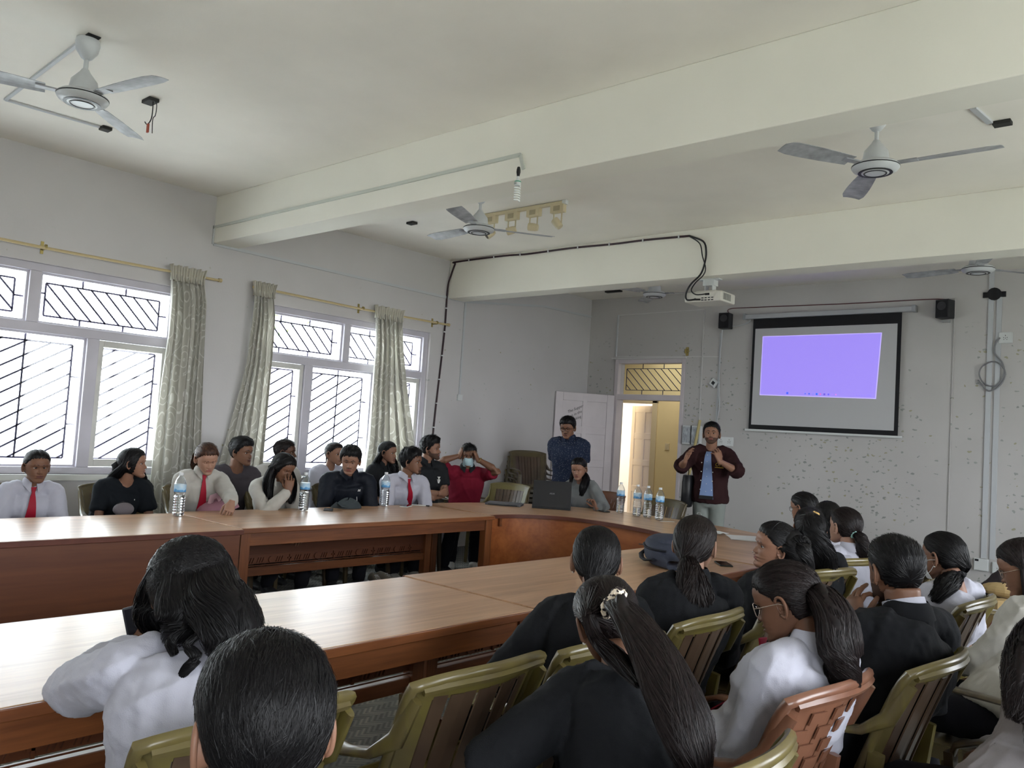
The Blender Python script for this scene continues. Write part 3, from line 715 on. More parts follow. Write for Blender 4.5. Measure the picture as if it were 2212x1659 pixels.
def chair_parts(kind):
    """local frame: seat faces +y, origin on the floor under the seat centre; returns {name: MB}"""
    P = {}
    zb, zt = .40, .88
    def back_pt(u, v, off=0):
        """u -1..1 across, v 0..1 up the back; returns point on the concave shell"""
        w = .215 + .035 * v; z = zb + (zt - zb) * v
        y = -.205 - .17 * v ** 1.15 + .075 * u * u * (1 - .25 * v) - off
        if v > .86: z -= .022 * (abs(u) ** 3) * (v - .86) / .14
        return (u * w, y, z)
    nu, nv = 17, 12; us = np.linspace(-1, 1, nu)
    def patch(mb, ua, ub, va, vb, n1=3, n2=8, th=.006, off=0, mi=0):
        A = [[back_pt(u, v, off) for u in np.linspace(ua, ub, n1)] for v in np.linspace(va, vb, n2)]
        B = [[(p[0], p[1] - th, p[2]) for p in r] for r in A]; mb.slab(A, B, mi)
    fr = MB()
    patch(fr, -1, -.72, 0, 1, 4, 14); patch(fr, .72, 1, 0, 1, 4, 14); patch(fr, -.72, .72, .86, 1, 12, 4); patch(fr, -.72, .72, 0, .1, 12, 3)
    # rolled rim along the top and the sides
    rim = [back_pt(-1, v) for v in np.linspace(.05, 1, 12)] + [back_pt(u, 1) for u in np.linspace(-.9, .9, 13)] + [back_pt(1, v) for v in np.linspace(1, .05, 12)]
    fr.loft([(x, y - .012, z) for x, y, z in rim], [(.014, .016)] * len(rim), 8)
    fr.loft([(x, y - .024, z - .004) for x, y, z in [back_pt(u, .97) for u in np.linspace(-.92, .92, 9)]], [.012] * 9, 6)
    P['back_frame'] = [fr]
    P['slat'] = []
    if kind == 'slat':
        ed = np.linspace(-.72, .72, 9)
        for i in range(8):
            s = MB(); patch(s, ed[i] + .012, ed[i + 1] - .012, .08, .88, 2, 12, .005, .002 + (.006 if i % 2 else 0)); P['slat'].append(s)
    else:
        w = MB(); pu = np.linspace(-.74, .74, 8); pv = np.linspace(.08, .88, 9)
        for i in range(7):
            patch(w, pu[i] + .012, pu[i + 1] - .012, .08, .88, 2, 12, .004, .002)
        for j in range(8):
            for i in range(7):
                if (i + j) % 2 == 0: patch(w, pu[i] - .01, pu[i + 1] + .01, pv[j] + .012, pv[j + 1] - .018, 3, 3, .006, .010)
        P['woven_back'] = [w]
    st = MB(); A = []; B = []
    for y in np.linspace(-.215, .235, 10):
        row = []; 
        for x in np.linspace(-1, 1, 11):
            hw = .215 + .025 * (y + .2) / .44
            row.append((x * hw, y, .432 - .018 * (1 - x * x) - (.03 * max(0, (y - .17) / .065) ** 2) + .004 * (y < -.18)))
        A.append(row); B.append([(p[0], p[1], p[2] - .008) for p in row])
    st.slab(A, B)
    sk = [(x * (.215 + .025 * (y + .2) / .44), y) for x, y in ((-1, -.21), (-1, .23))]
    st.box((-.238, .222, .375), (.238, .234, .412)); st.bar((-.214, -.21, .40), (-.238, .228, .40), .008, .05); st.bar((.214, -.21, .40), (.238, .228, .40), .008, .05); st.box((-.214, -.218, .375), (.214, -.208, .42))
    P['seat'] = [st]
    P['armrest'] = []; P['leg'] = []
    for s in (-1, 1):
        a = MB()
        pts = [(s * .243, -.335, .83), (s * .246, -.275, .715), (s * .258, -.20, .665), (s * .272, -.12, .652), (s * .275, .04, .655), (s * .270, .17, .648), (s * .262, .235, .622), (s * .258, .255, .56)]
        a.loft(pts, [(.010, .022), (.014, .026), (.024, .014), (.03, .010), (.03, .010), (.028, .010), (.024, .011), (.02, .012)], 10, n=2.6)
        P['armrest'].append(a)
        f = MB(); f.loft([(s * .258, .25, .60), (s * .252, .232, .42), (s * .262, .262, .0)], [(.026, .016), (.030, .022), (.017, .015)], 8, n=3.2); P['leg'].append(f)
        r = MB(); r.loft([(s * .232, -.24, .60), (s * .222, -.215, .42), (s * .235, -.315, .0)], [(.016, .026), (.020, .030), (.015, .018)], 8, n=3.2); P['leg'].append(r)
    return P
def make_chair(kind, m, ms, label, name='plastic_armchair'):
    t = thing(name, label, 'chair')
    for nm, L in chair_parts(kind).items():
        for q in L: q.build(nm, ms if nm == 'slat' else m, t, loc=(0, 0, 0), smooth=True, angle=50)
    return t
CH = {}
GRP_C = None
def chair(x, y, ang, label, kind='olive', z=0, group=None):
    """ang: heading of the sitter, degrees from +y towards -x"""
    if kind not in CH:
        k = {'olive': ('slat', M_OLIVE, M_OLIVE_SL), 'dark': ('slat', M_OLIVE2, M_OLIVE_SL), 'teak': ('woven', M_TEAK, M_TEAK)}[kind]
        c = make_chair(*k, label); CH[kind] = c
    else: c = copy_tree(CH[kind], label=label)
    c.location = (x, y, z); c.rotation_euler = (0, 0, math.radians(ang)); c['label'] = label
    if group: c['group'] = group
    elif 'group' in c: del c['group']
    return c
GR = 'plastic armchairs around the tables'
# near side: people there face -x (towards the table)
chair(-1.85, 1.66, 90, 'empty olive armchair, its slatted back toward us, beside the near long table', group=GR)
chair(-1.89, 1.00, 90, 'olive armchair behind the woman with curly hair, half hidden by a man\'s head', group=GR)
chair(-1.80, 2.24, 85, 'olive armchair under the woman with a low bun', group=GR)
chair(-1.80, 2.83, 90, 'olive armchair with a brown slatted back, under the woman with the curly ponytail', group=GR)
chair(-1.84, 3.62, 96, 'olive armchair under the woman smiling over her shoulder', group=GR)
chair(-1.97, 4.54, 77, 'olive armchair, scratched top rail, behind the yellow scrunchie', group=GR)
chair(-2.03, 5.16, 70, 'olive armchair under the woman with the mint scrunchie', group=GR)
chair(-1.17, 2.36, 86, 'reddish brown armchair with a basket-weave back under the woman in a white shirt', 'teak', group=GR)
chair(-1.05, 2.93, 87, 'olive armchair under the bearded man in a black blazer', group=GR)
chair(-1.09, 1.62, 90, 'olive armchair at the bottom edge in front of the basket-weave chair', group=GR)
chair(-1.24, 4.31, 88, 'olive armchair under the woman wearing a white mask', group=GR)
chair(-.72, 3.72, 84, 'brown armchair under the woman in a cream shirt and red tie', 'dark', group=GR)
chair(-.45, 2.62, 84, 'dark brown armchair under the woman in a greyish shirt at the right edge', 'dark', group=GR)
chair(-1.35, 5.45, -30, 'tan armchair by the far wall with a brown paper wrapper above it', 'dark', group=GR)
# window side: people there face +x
GL = 'armchairs along the window side'
for x, y, a, lb in ((-6.42, 2.00, -90, 'brown armchair behind the girl whose tie carries a star'), (-6.44, 2.86, -90, 'brown armchair behind the woman in a black tee'),
                    (-6.36, 3.50, -88, 'armchair under the girl with the pink bag'), (-6.36, 4.24, -88, 'armchair behind the girl resting her cheek on her hand'), (-6.36, 4.97, -88, 'armchair under the man in a black zip jacket'),
                    (-6.38, 5.66, -88, 'armchair under the young man in a white shirt and red tie'), (-7.10, 4.05, -75, 'armchair under the man in a grey tee'), (-7.14, 4.75, -75, 'armchair under the older man by the window'),
                    (-7.14, 5.35, -75, 'armchair behind the girl in a white blouse'), (-7.12, 6.0, -70, 'armchair under the woman with long wavy hair'), (-7.1, 6.62, -70, 'armchair under the bearded man in a dark polo'), (-7.08, 7.3, -75, 'armchair under the masked man in a red polo')):
    chair(x, y, a, lb, 'dark', group=GL)
# behind the head table
GH = 'armchairs behind the head table'
chair(-6.42, 7.10, 200, 'empty olive armchair between the closed laptop and the chair stack', group=GH)
chair(-5.42, 7.50, 185, 'reddish armchair with a woven back behind the woman at the laptop', 'teak', group=GH)
chair(-4.62, 7.42, 178, 'dark olive armchair behind the bottles on the head table', 'dark', group=GH)
ORD = ('lowest', 'second from the floor', 'third from the floor', 'fourth from the floor', 'fifth from the floor', 'sixth from the floor', 'topmost')
for k in range(7):
    chair(-7.10 + k * .022, 8.42 - k * .012, 238 + (k % 3 - 1) * 1.2, 'dark olive armchair stacked by the left wall, %s' % ORD[k], 'dark', z=k * .062, group='stack of armchairs by the open door')

# ================================================================= ceiling fans
def make_fan(label, rod_len, ang, loc, canopy=True):
    t = thing('ceiling_fan', label, 'fan', loc, 'ceiling fans')
    x, y, z = loc
    MB().lathe([(.012, 0), (.062, -.004), (.066, -.03), (.058, -.075), (.03, -.115), (.016, -.125)], (x, y, z), 20).build('canopy', M_FAN, t, smooth=True)
    MB().box((x - .09, y - .035, z - .006), (x + .09, y + .035, z)).build('ceiling_hook_plate', M_BLACKM, t)
    zb = z - rod_len
    MB().tube([(x, y, z - .05), (x, y, zb + .12)], .013, 10).build('down_rod', M_FAN, t, smooth=True)
    MB().lathe([(.018, .17), (.03, .15), (.07, .10), (.078, .05), (.076, .02)], (x, y, zb), 22).build('lower_canopy', M_FAN, t, smooth=True)
    MB().lathe([(.07, .032), (.118, .026), (.138, .010), (.138, -.004), (.128, -.018), (.10, -.032), (.06, -.038), (.02, -.040)], (x, y, zb), 32).build('motor_housing', M_FAN, t, smooth=True, angle=30)
    MB().lathe([(.1385, .006), (.1395, .004), (.1395, .001), (.1385, -.001)], (x, y, zb), 32).lathe([(.098, -.031), (.10, -.0345), (.095, -.036), (.088, -.035)], (x, y, zb), 28).lathe([(.068, -.037), (.066, -.041), (.060, -.041), (.058, -.038)], (x, y, zb), 28).build('trim_ring', M_BLACK, t, smooth=True)
    for k in range(3):
        a = ang + k * 2 * PI / 3; M = Matrix.Translation((x, y, zb + .012)) @ Matrix.Rotation(a, 4, 'Z') @ Matrix.Rotation(math.radians(10), 4, 'X')
        b = MB(); rows = []
        for r in np.linspace(.19, .68, 9):
            w = .052 + .018 * math.sin((r - .19) / .49 * 2.2); w *= 1 if r < .66 else .8; rows.append([tuple(M @ Vector((r, v * w, .004 * (1 - v * v)))) for v in (-1, -.5, 0, .5, 1)])
        b.slab(rows, [[(p[0], p[1], p[2] - .003) for p in q] for q in rows])
        b.bar(M @ Vector((.12, 0, 0)), M @ Vector((.24, 0, 0)), .05, .008)
        b.build('blade', M_FANBL, t)
    return t
make_fan('ceiling fan nearest the camera with dusty blades, above the left window', .35, math.radians(12), FAN_A)
make_fan('ceiling fan in front of the track spotlights', .35, math.radians(55), FAN_B)
make_fan('ceiling fan at right between the two beams', .35, math.radians(1), FAN_C)
make_fan('small distant ceiling fan left of the projector', .35, math.radians(15), FAN_D)
make_fan('distant ceiling fan above the right loudspeaker', .35, math.radians(50), FAN_E)

# ================================================================= conduits, bulb, spots, cables
def strip(name, label, cat, segs, w, d, m, group=None, nrm=(0, 0, 1)):
    """flat cable trunking along segs"""
    t = MB()
    for a, b in segs: t.bar(a, b, w, d, up=nrm)
    o = t.build(name, m); return tag(o, label, cat, group)
GC = 'white cable conduits'
e = .008
strip('cable_conduit', 'ceiling conduit from the near fan to its bare end', 'conduit', [((FAN_A[0] - .06, FAN_A[1] - .02, H - e), CD1), (CD1, CD2)], .022, .014, M_CONDUIT, GC, (0, 0, 1))
strip('cable_conduit', 'conduit rising along the first beam to the spiral bulb', 'conduit', [((XL + .0, B1[0] - e, 3.30), (XL + .03, B1[0] - e, 3.30)), ((XL + .02, B1[0] - e, 3.305), CD5), (CD5, CD6)], .024, .014, mat('beam_conduit', (.56, .58, .53), .5), GC, (0, -1, 0))
strip('cable_conduit', 'long conduit along the left wall under the beams, dropping to a switch box', 'conduit', [((XL + e, B1[0], 3.32), (XL + e, B1[0], 3.14)), ((XL + e, B1[0] - .0, 3.142), (XL + e, 7.41, 3.138)), ((XL + e, 7.41, 3.138), (XL + e, 7.41, 1.93))], .03, .014, M_CONDUIT, GC, (1, 0, 0))
strip('cable_conduit', 'conduit on the far left wall leading to the door corner', 'conduit', [((XL + e, 7.41, 3.14), (XL + e, 9.0, 3.33)), ((XL + e, 9.0, 3.33), (XL + e, YF - .01, 3.345)), ((XL, YF - e, 3.345), (-7.0, YF - e, 3.345)), ((-7.0, YF - e, 3.35), (-7.0, YF - e, 2.72))], .03, .016, M_CONDUIT, GC, (1, 0, 0))
strip('cable_conduit', 'conduit framing the blank wall above the door', 'conduit', [((-7.0, YF - e, 3.345), (-5.58, YF - e, 3.36)), ((-5.57, YF - e, 3.365), (-5.57, YF - e, 1.2)), ((-7.0, YF - e, 2.725), (-5.30, YF - e, 2.70))], .014, .012, M_WALL, GC, (0, 1, 0))
strip('cable_conduit', 'conduit dropping from the left loudspeaker past the tilted box', 'conduit', [((-5.31, YF - e, 3.02), (-5.31, YF - e, 2.10)), ((-5.31, YF - e, 2.1), (-5.33, YF - e, .3))], .022, .014, M_CONDUIT, GC, (0, 1, 0))
strip('cable_conduit', 'thin conduit dropping from the right loudspeaker', 'conduit', [((-2.52, YF - e, 3.33), (-2.44, YF - e, 3.33)), ((-2.44, YF - e, 3.33), (-2.44, YF - e, .11))], .012, .012, M_FAR, GC, (0, 1, 0))
strip('cable_conduit', 'wide double conduit from ceiling to the low sockets at right', 'conduit', [((-2.08, YF - e, H), (-2.08, YF - e, .47)), ((-2.00, YF - e * .6, 3.35), (-2.00, YF - e * .6, .47))], .05, .02, M_CONDUIT, GC, (0, 1, 0))
jb = thing('junction_box', 'black round junction box behind the tall conduit', 'electrical box', (-2.06, YF - .03, 3.36))
MB().box((-2.16, YF - .018, 3.31), (-1.94, YF, 3.37)).lathe([(.0, 0), (.07, 0), (.07, .03), (.0, .03)], (0, 0, 0), 16, M=Matrix.Translation((-2.05, YF - .001, 3.345)) @ Matrix.Rotation(PI / 2, 4, 'X')).build('box', M_BLACK, jb)
# socket plates
def plate(name, label, cat, c, w, h, nrm='y', holes=(), d=.03, extra=None, rz=0):
    t = thing(name, label, cat, c)
    M = Matrix.Translation(c) @ (Matrix.Rotation(PI / 2, 4, 'Z') if nrm == 'x' else Matrix.Identity(4)) @ Matrix.Rotation(rz, 4, 'Y')
    MB().box((-w / 2, -d, -h / 2), (w / 2, 0, h / 2), M=M).build('back_box', M_WHITEPL, t, bevel=.004)
    MB().box((-w / 2 + .006, -d - .004, -h / 2 + .006), (w / 2 - .006, -d + .001, h / 2 - .006), M=M).build('face_plate', M_WHITEPL, t, bevel=.002)
    if holes:
        q = MB()
        for x, z, a, b in holes: q.box((x - a / 2, -d - .0065, z - b / 2), (x + a / 2, -d - .003, z + b / 2), M=M)
        q.build('socket_holes', M_BLACK, t)
    return t
def pins(cx, s=1): return [(cx, .022 * s, .006, .012), (cx - .016 * s, .0, .005, .01), (cx + .016 * s, .0, .005, .01), (cx - .014 * s, -.02 * s, .01, .005), (cx + .014 * s, -.02 * s, .01, .005), (cx, -.006, .004, .012)]
plate('wall_socket', 'white socket high on the conduit with a looped cable', 'socket', (-1.93, YF, 2.86), .13, .12, holes=pins(0))
plate('wall_socket', 'white double socket plate right of the speaker\'s head', 'socket', (-5.16, YF, 1.56), .22, .12, holes=pins(-.06) + pins(.06))
plate('wall_socket', 'low grey socket behind the paper sheets', 'socket', (-4.88, YF, .30), .11, .10, holes=pins(0, .7))
plate('wall_switch', 'blank white switch plate low at the right, black corner', 'switch', (-2.10, YF, .40), .14, .13, holes=[(-.04, .045, .035, .022)])
plate('wall_socket', 'low white socket beside the blank switch plate', 'socket', (-1.93, YF, .385), .13, .12, holes=pins(0))
plate('wall_switch', 'small white switch box on the left wall under the conduit', 'switch', (XL, 7.41, 1.90), .08, .08, nrm='x')
plate('thermostat', 'white box with a small dark display hanging askew on the conduit', 'thermostat', (-5.37, YF - .01, 2.34), .10, .10, holes=[(0, 0, .045, .045)], rz=math.radians(38))
sw = plate('switch_board', 'two-gang switch board with streaky grey doors beside the doorway', 'switch board', (-5.66, YF, 1.62), .28, .26, d=.05)
for k in (-1, 1): MB().box((-5.66 + k * .067 - .058, YF - .062, 1.51), (-5.66 + k * .067 + .058, YF - .055, 1.73)).build('streaky_door', mat('streaky_grey', (.33, .35, .38), .3, var=.5, vscale=12, stretch=(6, 1, 1.5)), sw)
MB().box((-5.665, YF - .064, 1.49), (-5.655, YF - .054, 1.75)).build('divider', M_BLACK, sw)
tag(MB().loft([(-5.53, YF - .06, 1.83), (-5.60, YF - .12, 1.2), (-5.70, YF - .22, .45), (-5.74, YF - .26, .0)], [.022, .022, .022, .022], 4).build('wooden_pole', mat('pale_bamboo', (.48, .40, .18), .6)), 'pale yellow pole leaning on the wall behind the speaker', 'pole')
tag(MB().bar((-5.83 - .0, YF - .01, 2.78), (-5.77, YF - .05, 2.78), .04, .014).box((-5.83, YF - .012, 2.72), (-5.79, YF, 2.84)).tube([(-5.81, YF - .05, 2.75), (-5.81, YF - .05, 2.81)], .018, 8).build('curtain_bracket', M_BRASS), 'single brass curtain bracket left above the doorway', 'bracket')
# looping cord under the high socket
def wire(pts, r, name, label, cat, m, group=None, parent=None, res=5):
    P = np.array(pts, float); n = len(P); k = (n - 1) * res + 1; t = np.linspace(0, n - 1, k); i = np.clip(np.floor(t).astype(int), 0, n - 2); f = (t - i)[:, None]
    p0 = P[np.clip(i - 1, 0, n - 1)]; p1 = P[i]; p2 = P[i + 1]; p3 = P[np.clip(i + 2, 0, n - 1)]
    Q = .5 * ((2 * p1) + (-p0 + p2) * f + (2 * p0 - 5 * p1 + 4 * p2 - p3) * f * f + (-p0 + 3 * p1 - 3 * p2 + p3) * f ** 3)
    o = MB().tube([tuple(q) for q in Q], r, 8).build(name, m, parent, smooth=True)
    if label: tag(o, label, cat, group)
    return o
yc = YF - .035
wire([(-1.98, yc, 2.86), (-2.02, yc, 2.80), (-2.03, yc, 2.70), (-1.96, yc, 2.60), (-1.93, yc, 2.50), (-1.95, yc, 2.40), (-2.02, yc, 2.33), (-2.12, yc, 2.36), (-2.17, yc, 2.46), (-2.14, yc, 2.55), (-2.04, yc, 2.60), (-1.96, yc, 2.56), (-1.92, yc, 2.46), (-1.97, yc, 2.34), (-2.08, yc, 2.28), (-2.18, yc, 2.40)], .008, 'coiled_cord', 'grey cord looped below the high socket', 'cord', mat('grey_cord', (.2, .2, .21), .5))
wire([(-5.20, YF - .01, 3.28), (-5.20, YF - .012, 3.345), (-4.9, YF - .012, 3.35), (-3.6, YF - .012, 3.33), (-2.62, YF - .012, 3.325), (-2.52, YF - .03, 3.27)], .006, 'speaker_wire', 'thin reddish wire joining the two loudspeakers above the screen', 'cable', mat('maroon_wire', (.10, .03, .035), .5))
wire([(-5.28, YF - .03, 3.12), (-5.29, YF - .02, 2.9), (-5.30, YF - .02, 2.70), (-5.29, YF - .025, 2.3), (-5.27, YF - .03, 2.0), (-5.33, YF - .02, 1.72), (-5.45, YF - .02, 1.55)], .007, 'drooping_wire', 'thin white wire sagging down beside the conduit behind the speaker', 'cable', M_CONDUIT)
wire([(-5.28, YF - .02, 3.06), (-5.18, YF - .02, 3.10), (-5.0, YF - .02, 3.12), (-4.90, YF - .02, 3.16), (-4.88, YF - .03, 3.20)], .007, 'screen_power_wire', 'white wire from the left loudspeaker to the screen case', 'cable', M_CONDUIT)
wire([(-5.0, YF - .012, .34), (-5.4, YF - .012, .37), (-5.8, YF - .012, .40)], .006, 'floor_level_wire', 'thin wire running low along the wall to the grey socket', 'cable', M_CONDUIT)

# spiral bulb hung on beam 1
BX, BY = BULB[0], BULB[1]; BZ = BULB[2]
bt = thing('hanging_bulb', 'large spiral energy-saving bulb hanging on a black holder from the first beam', 'light bulb', (BX, BY, BZ))
Sb = .56
def lz(prof): return [(r * Sb, z * Sb) for r, z in prof]
MB().lathe(lz([(.006, .155), (.016, .15), (.023, .12), (.024, .09), (.018, .055), (.016, .04)]), (BX, BY, BZ), 16).build('bulb_holder', M_BLACK, bt, smooth=True)
MB().lathe(lz([(.015, .04), (.015, .012), (.03, -.005), (.036, -.02), (.038, -.06), (.034, -.068), (.01, -.07)]), (BX, BY, BZ), 20).build('ballast', M_WHITEPL, bt, smooth=True)
MB().lathe(lz([(.0372, -.018), (.0385, -.020), (.0385, -.027), (.0375, -.029)]), (BX, BY, BZ), 20).build('green_ring', mat('green_band', (.02, .25, .14), .4), bt)
MB().box((BX - .02 * Sb, BY - .040 * Sb, BZ - .06 * Sb), (BX + .012 * Sb, BY - .036 * Sb, BZ - .038 * Sb)).build('rating_label', mat('grey_print', (.25, .27, .26), .5), bt)
sp = [(BX + .031 * Sb * math.cos(t), BY + .031 * Sb * math.sin(t), BZ - .075 * Sb - .175 * Sb * t / (2 * PI * 6.2)) for t in np.linspace(0, 2 * PI * 6.2, 150)]
MB().tube(sp, .0095 * Sb, 8).build('spiral_tube', mat('opal_glass', (.80, .82, .80), .25), bt, smooth=True)

# track light with four spots
tk = thing('track_light', 'cream track light with four small spotlights under the ceiling', 'track light', (TRK0[0], TRK0[1], H - .03))
a, b = Vector(TRK0), Vector(TRK1); dr_ = (b - a).normalized(); MB().bar(a, b, .035, .03).build('track_rail', M_CREAM, tk, bevel=.003)
MB().bar(b, b + dr_ * .04, .04, .036).build('rail_end_cap', M_WHITEPL, tk)
for k, f in enumerate((.13, .40, .665, .945)):
    p = a + (b - a) * f; bx = MB(); bx.bar(p - dr_ * .075 + Vector((0, 0, -.05)), p + dr_ * .075 + Vector((0, 0, -.05)), .05, .075)
    hd = bx.build('spot_head', M_CREAM, tk, bevel=.004)
    MB().bar(p - dr_ * .035 + Vector((0, 0, -.05)) - Vector((0, .026, 0)), p + dr_ * .035 + Vector((0, 0, -.05)) - Vector((0, .026, 0)), .004, .045).build('vent_panel', mat('tan_vent', (.40, .34, .22), .5), hd)
    c = p + Vector((-.0, 0, -.185)); tl = ((-.3, -.5, -.5), (-.7, -.4, -.25), (-.9, -.4, .1), (-.5, -.2, .6))[k]; ax = Vector(tl).normalized()
    MB().bar(p + Vector((0, 0, -.088)) + dr_ * .045, c + dr_ * .045, .006, .012).bar(p + Vector((0, 0, -.088)) - dr_ * .045, c - dr_ * .045, .006, .012).bar(p + Vector((0, 0, -.09)) - dr_ * .045, p + Vector((0, 0, -.09)) + dr_ * .045, .012, .006).build('yoke', M_CREAM, hd)
    MB().loft([c - ax * .045, c - ax * .02, c + ax * .01, c + ax * .045], [.030, .036, .037, .037], 16).build('lamp_can', M_CREAM, hd, smooth=True)
    MB().loft([c + ax * .0455, c + ax * .047], [.030, .028], 16).build('lamp_lens', mat('dark_lens', (.10, .08, .06), .15), hd)

# black clipped cable on beam 2 and down the wall
cb = thing('projector_cable', 'black cable clipped along the second beam and down the left wall', 'cable', (XL + .02, B2[0], 3.4))
yb = B2[0] - .012; top = [(XL + .12, yb, 3.585), (-6.6, yb, 3.585), (-6.2, yb, 3.57), (-5.6, yb, 3.575), (-5.0, yb, 3.56), (-4.6, yb, 3.56), (PCX - .05, yb, 3.545)]
wire([(XL + .015, 6.98, .9), (XL + .015, 7.0, 1.6), (XL + .015, 7.05, 2.4), (XL + .015, 7.07, 2.8), (XL + .015, 7.07, 3.25), (XL + .04, yb, 3.42), (XL + .10, yb, 3.56)] + top, .011, 'cable_run', None, None, mat('maroon_black_cable', (.03, .012, .018), .5), parent=cb)
clips = MB()
for x in np.arange(XL + .35, PCX - .05, .42): clips.cbox((x, yb - .006, np.interp(x, [p[0] for p in top], [p[2] for p in top])), (.014, .016, .034))
for z in np.arange(1.2, 3.3, .3): clips.cbox((XL + .02, np.interp(z, [.9, 1.6, 2.4, 3.25], [6.98, 7.0, 7.05, 7.07]), z), (.026, .032, .014))
clips.build('cable_clips', M_WHITEPL, cb)
px_, py_, pz_ = PROJ
wire([(PCX - .05, yb, 3.545), (PCX + .11, yb - .01, 3.47), (PCX + .15, yb - .015, 3.36), (PCX + .14, yb - .02, 3.24), (PCX + .10, yb - .02, 3.14), (PCX + .0, yb - .01, 3.06), (PCX - .06, yb + .01, 2.98), (PCX - .05, yb + .01, 2.91), (px_ - .07, py_ - .150, pz_ - .03), (px_ - .02, py_ - .135, pz_ - .03)], .009, 'hanging_cable', None, None, M_BLACK, parent=cb)
wire([(PCX - .05, yb - .01, 3.54), (PCX + .08, yb - .025, 3.45), (PCX + .12, yb - .03, 3.32), (PCX + .16, yb - .03, 3.20), (PCX + .13, yb - .02, 3.13), (PCX + .05, yb - .01, 3.07), (PCX - .0, yb + .0, 3.0), (PCX + .05, yb + .01, 2.955), (px_ + .05, py_ - .145, pz_ + .02)], .006, 'hanging_cable', None, None, M_BLACK, parent=cb)
# projector
PJ = Vector(PROJ); M_PROJ = mat('projector_shell', (.62, .60, .55), .4)
pj = thing('projector', 'white ceiling projector hung under the second beam, ports facing the room', 'projector', PJ)
MB().box((PJ.x - .20, PJ.y - .13, PJ.z - .05), (PJ.x + .20, PJ.y + .16, PJ.z + .05)).build('shell', M_PROJ, pj, bevel=.015, seg=3)
q = MB()
for i in range(4):
    for j in range(2): q.cbox((PJ.x + .0 + i * .035, PJ.y - .131, PJ.z - .015 - j * .022), (.022, .004, .009))
q.cbox((PJ.x + .05, PJ.y - .131, PJ.z + .02), (.045, .006, .02)).cbox((PJ.x - .08, PJ.y - .131, PJ.z - .02), (.02, .004, .012)).build('ports', M_BLACK, pj)
MB().cbox((PJ.x - .03, PJ.y - .132, PJ.z - .03), (.014, .006, .010)).build('red_port', M_RED, pj)
q = MB()
for i in range(7): q.cbox((PJ.x + .201, PJ.y - .08 + i * .022, PJ.z), (.003, .013, .065))
q.build('side_vent', mat('vent_grey', (.22, .22, .21), .5), pj)
MB().cbox((PJ.x, PJ.y + .01, PJ.z + .06), (.22, .16, .02)).build('top_cover', M_PROJ, pj, bevel=.004)
MB().lathe([(.0, 0), (.032, 0), (.036, .03), (.0, .03)], (0, 0, 0), 16, M=Matrix.Translation((PJ.x - .10, PJ.y + .19, PJ.z)) @ Matrix.Rotation(PI / 2, 4, 'X')).build('lens', M_BLACK, pj, smooth=True)
MB().box((PJ.x - .045, PJ.y - .02, PJ.z + .065), (PJ.x - .035, PJ.y + .05, PJ.z + .19)).box((PJ.x + .035, PJ.y - .02, PJ.z + .065), (PJ.x + .045, PJ.y + .05, PJ.z + .19)).box((PJ.x - .03, PJ.y - .01, PJ.z + .15), (PJ.x + .03, PJ.y + .04, B2[2] - .06)).box((PJ.x - .06, PJ.y - .03, B2[2] - .07), (PJ.x + .06, PJ.y + .06, B2[2] - .012)).box((PJ.x - .11, PJ.y - .03, B2[2] - .012), (PJ.x + .11, PJ.y + .05, B2[2])).build('mount', M_WHITEPL, pj, bevel=.003)

# ceiling boxes with loose wires
def ceil_box(c, label, wires=True, w=.12):
    t = thing('ceiling_junction_box', label, 'electrical box', c)
    MB().cbox((c[0], c[1], c[2] - .012), (w, .07, .024)).build('box', mat('rusty_black', (.03, .03, .028), .7), t, bevel=.003)
    if wires:
        x, y, z = c; x += w * .35
        wire([(x, y, z - .02), (x + .005, y, z - .10), (x - .01, y, z - .15), (x - .06, y, z - .17), (x - .10, y, z - .145)], .004, 'loose_wire', None, None, M_BLACK, parent=t)
        wire([(x + .02, y, z - .02), (x + .06, y, z - .06), (x + .055, y, z - .13), (x + .02, y, z - .15), (x + .03, y, z - .25)], .003, 'loose_wire', None, None, M_BLACK, parent=t)
        MB().cbox((x - .045, y, z - .20), (.022, .01, .06)).build('red_wire_joint', mat('faded_red', (.35, .07, .04), .6), t)
    return t
ceil_box(CBX1, 'black ceiling box with dangling wires and a red joint beside the near fan')
ceil_box(CBX2, 'open ceiling box with wire ends above the right fan', False, .10)
strip('cable_conduit', 'short broken conduit stub on the ceiling at the right', 'conduit', [(CD7, CD8)], .035, .016, M_CONDUIT, GC)
ceil_box(CBX3, 'small black ceiling box left of the distant beam fan', False, .10)
ceil_box(CBX4, 'dark vent plate on the ceiling left of the distant fan', False, .26)
ceil_box(CBX5, 'black stub box at the end of the near ceiling conduit', False, .08)

# ================================================================= projection screen, loudspeakers
ys = YF - .055
sc_ = thing('projection_screen', 'pull-down projection screen with black border showing a purple desktop', 'screen', (-3.9, ys, 2.4))
MB().box((-4.93, ys - .04, 3.185), (-2.86, ys + .035, 3.245)).build('screen_case', mat('screen_case_grey', (.40, .41, .43), .35), sc_, bevel=.008)
MB().box((-4.96, ys - .045, 3.18), (-4.92, ys + .05, 3.26)).box((-2.87, ys - .045, 3.18), (-2.83, ys + .05, 3.26)).build('case_end_cap', M_METAL, sc_, bevel=.004)
def quad(x0, x1, z0, z1, y, th=.003, skew=(0, 0, 0, 0)): return MB().slab([[(x0 + skew[0], y, z0 + skew[1]), (x1 + skew[2], y, z0 + skew[3])], [(x0, y, z1), (x1, y, z1)]], [[(x0 + skew[0], y + th, z0 + skew[1]), (x1 + skew[2], y + th, z0 + skew[3])], [(x0, y + th, z1), (x1, y + th, z1)]])
quad(-4.825, -2.985, 1.74, 3.20, ys).build('black_border', mat('screen_black', (.008, .008, .010), .7), sc_)
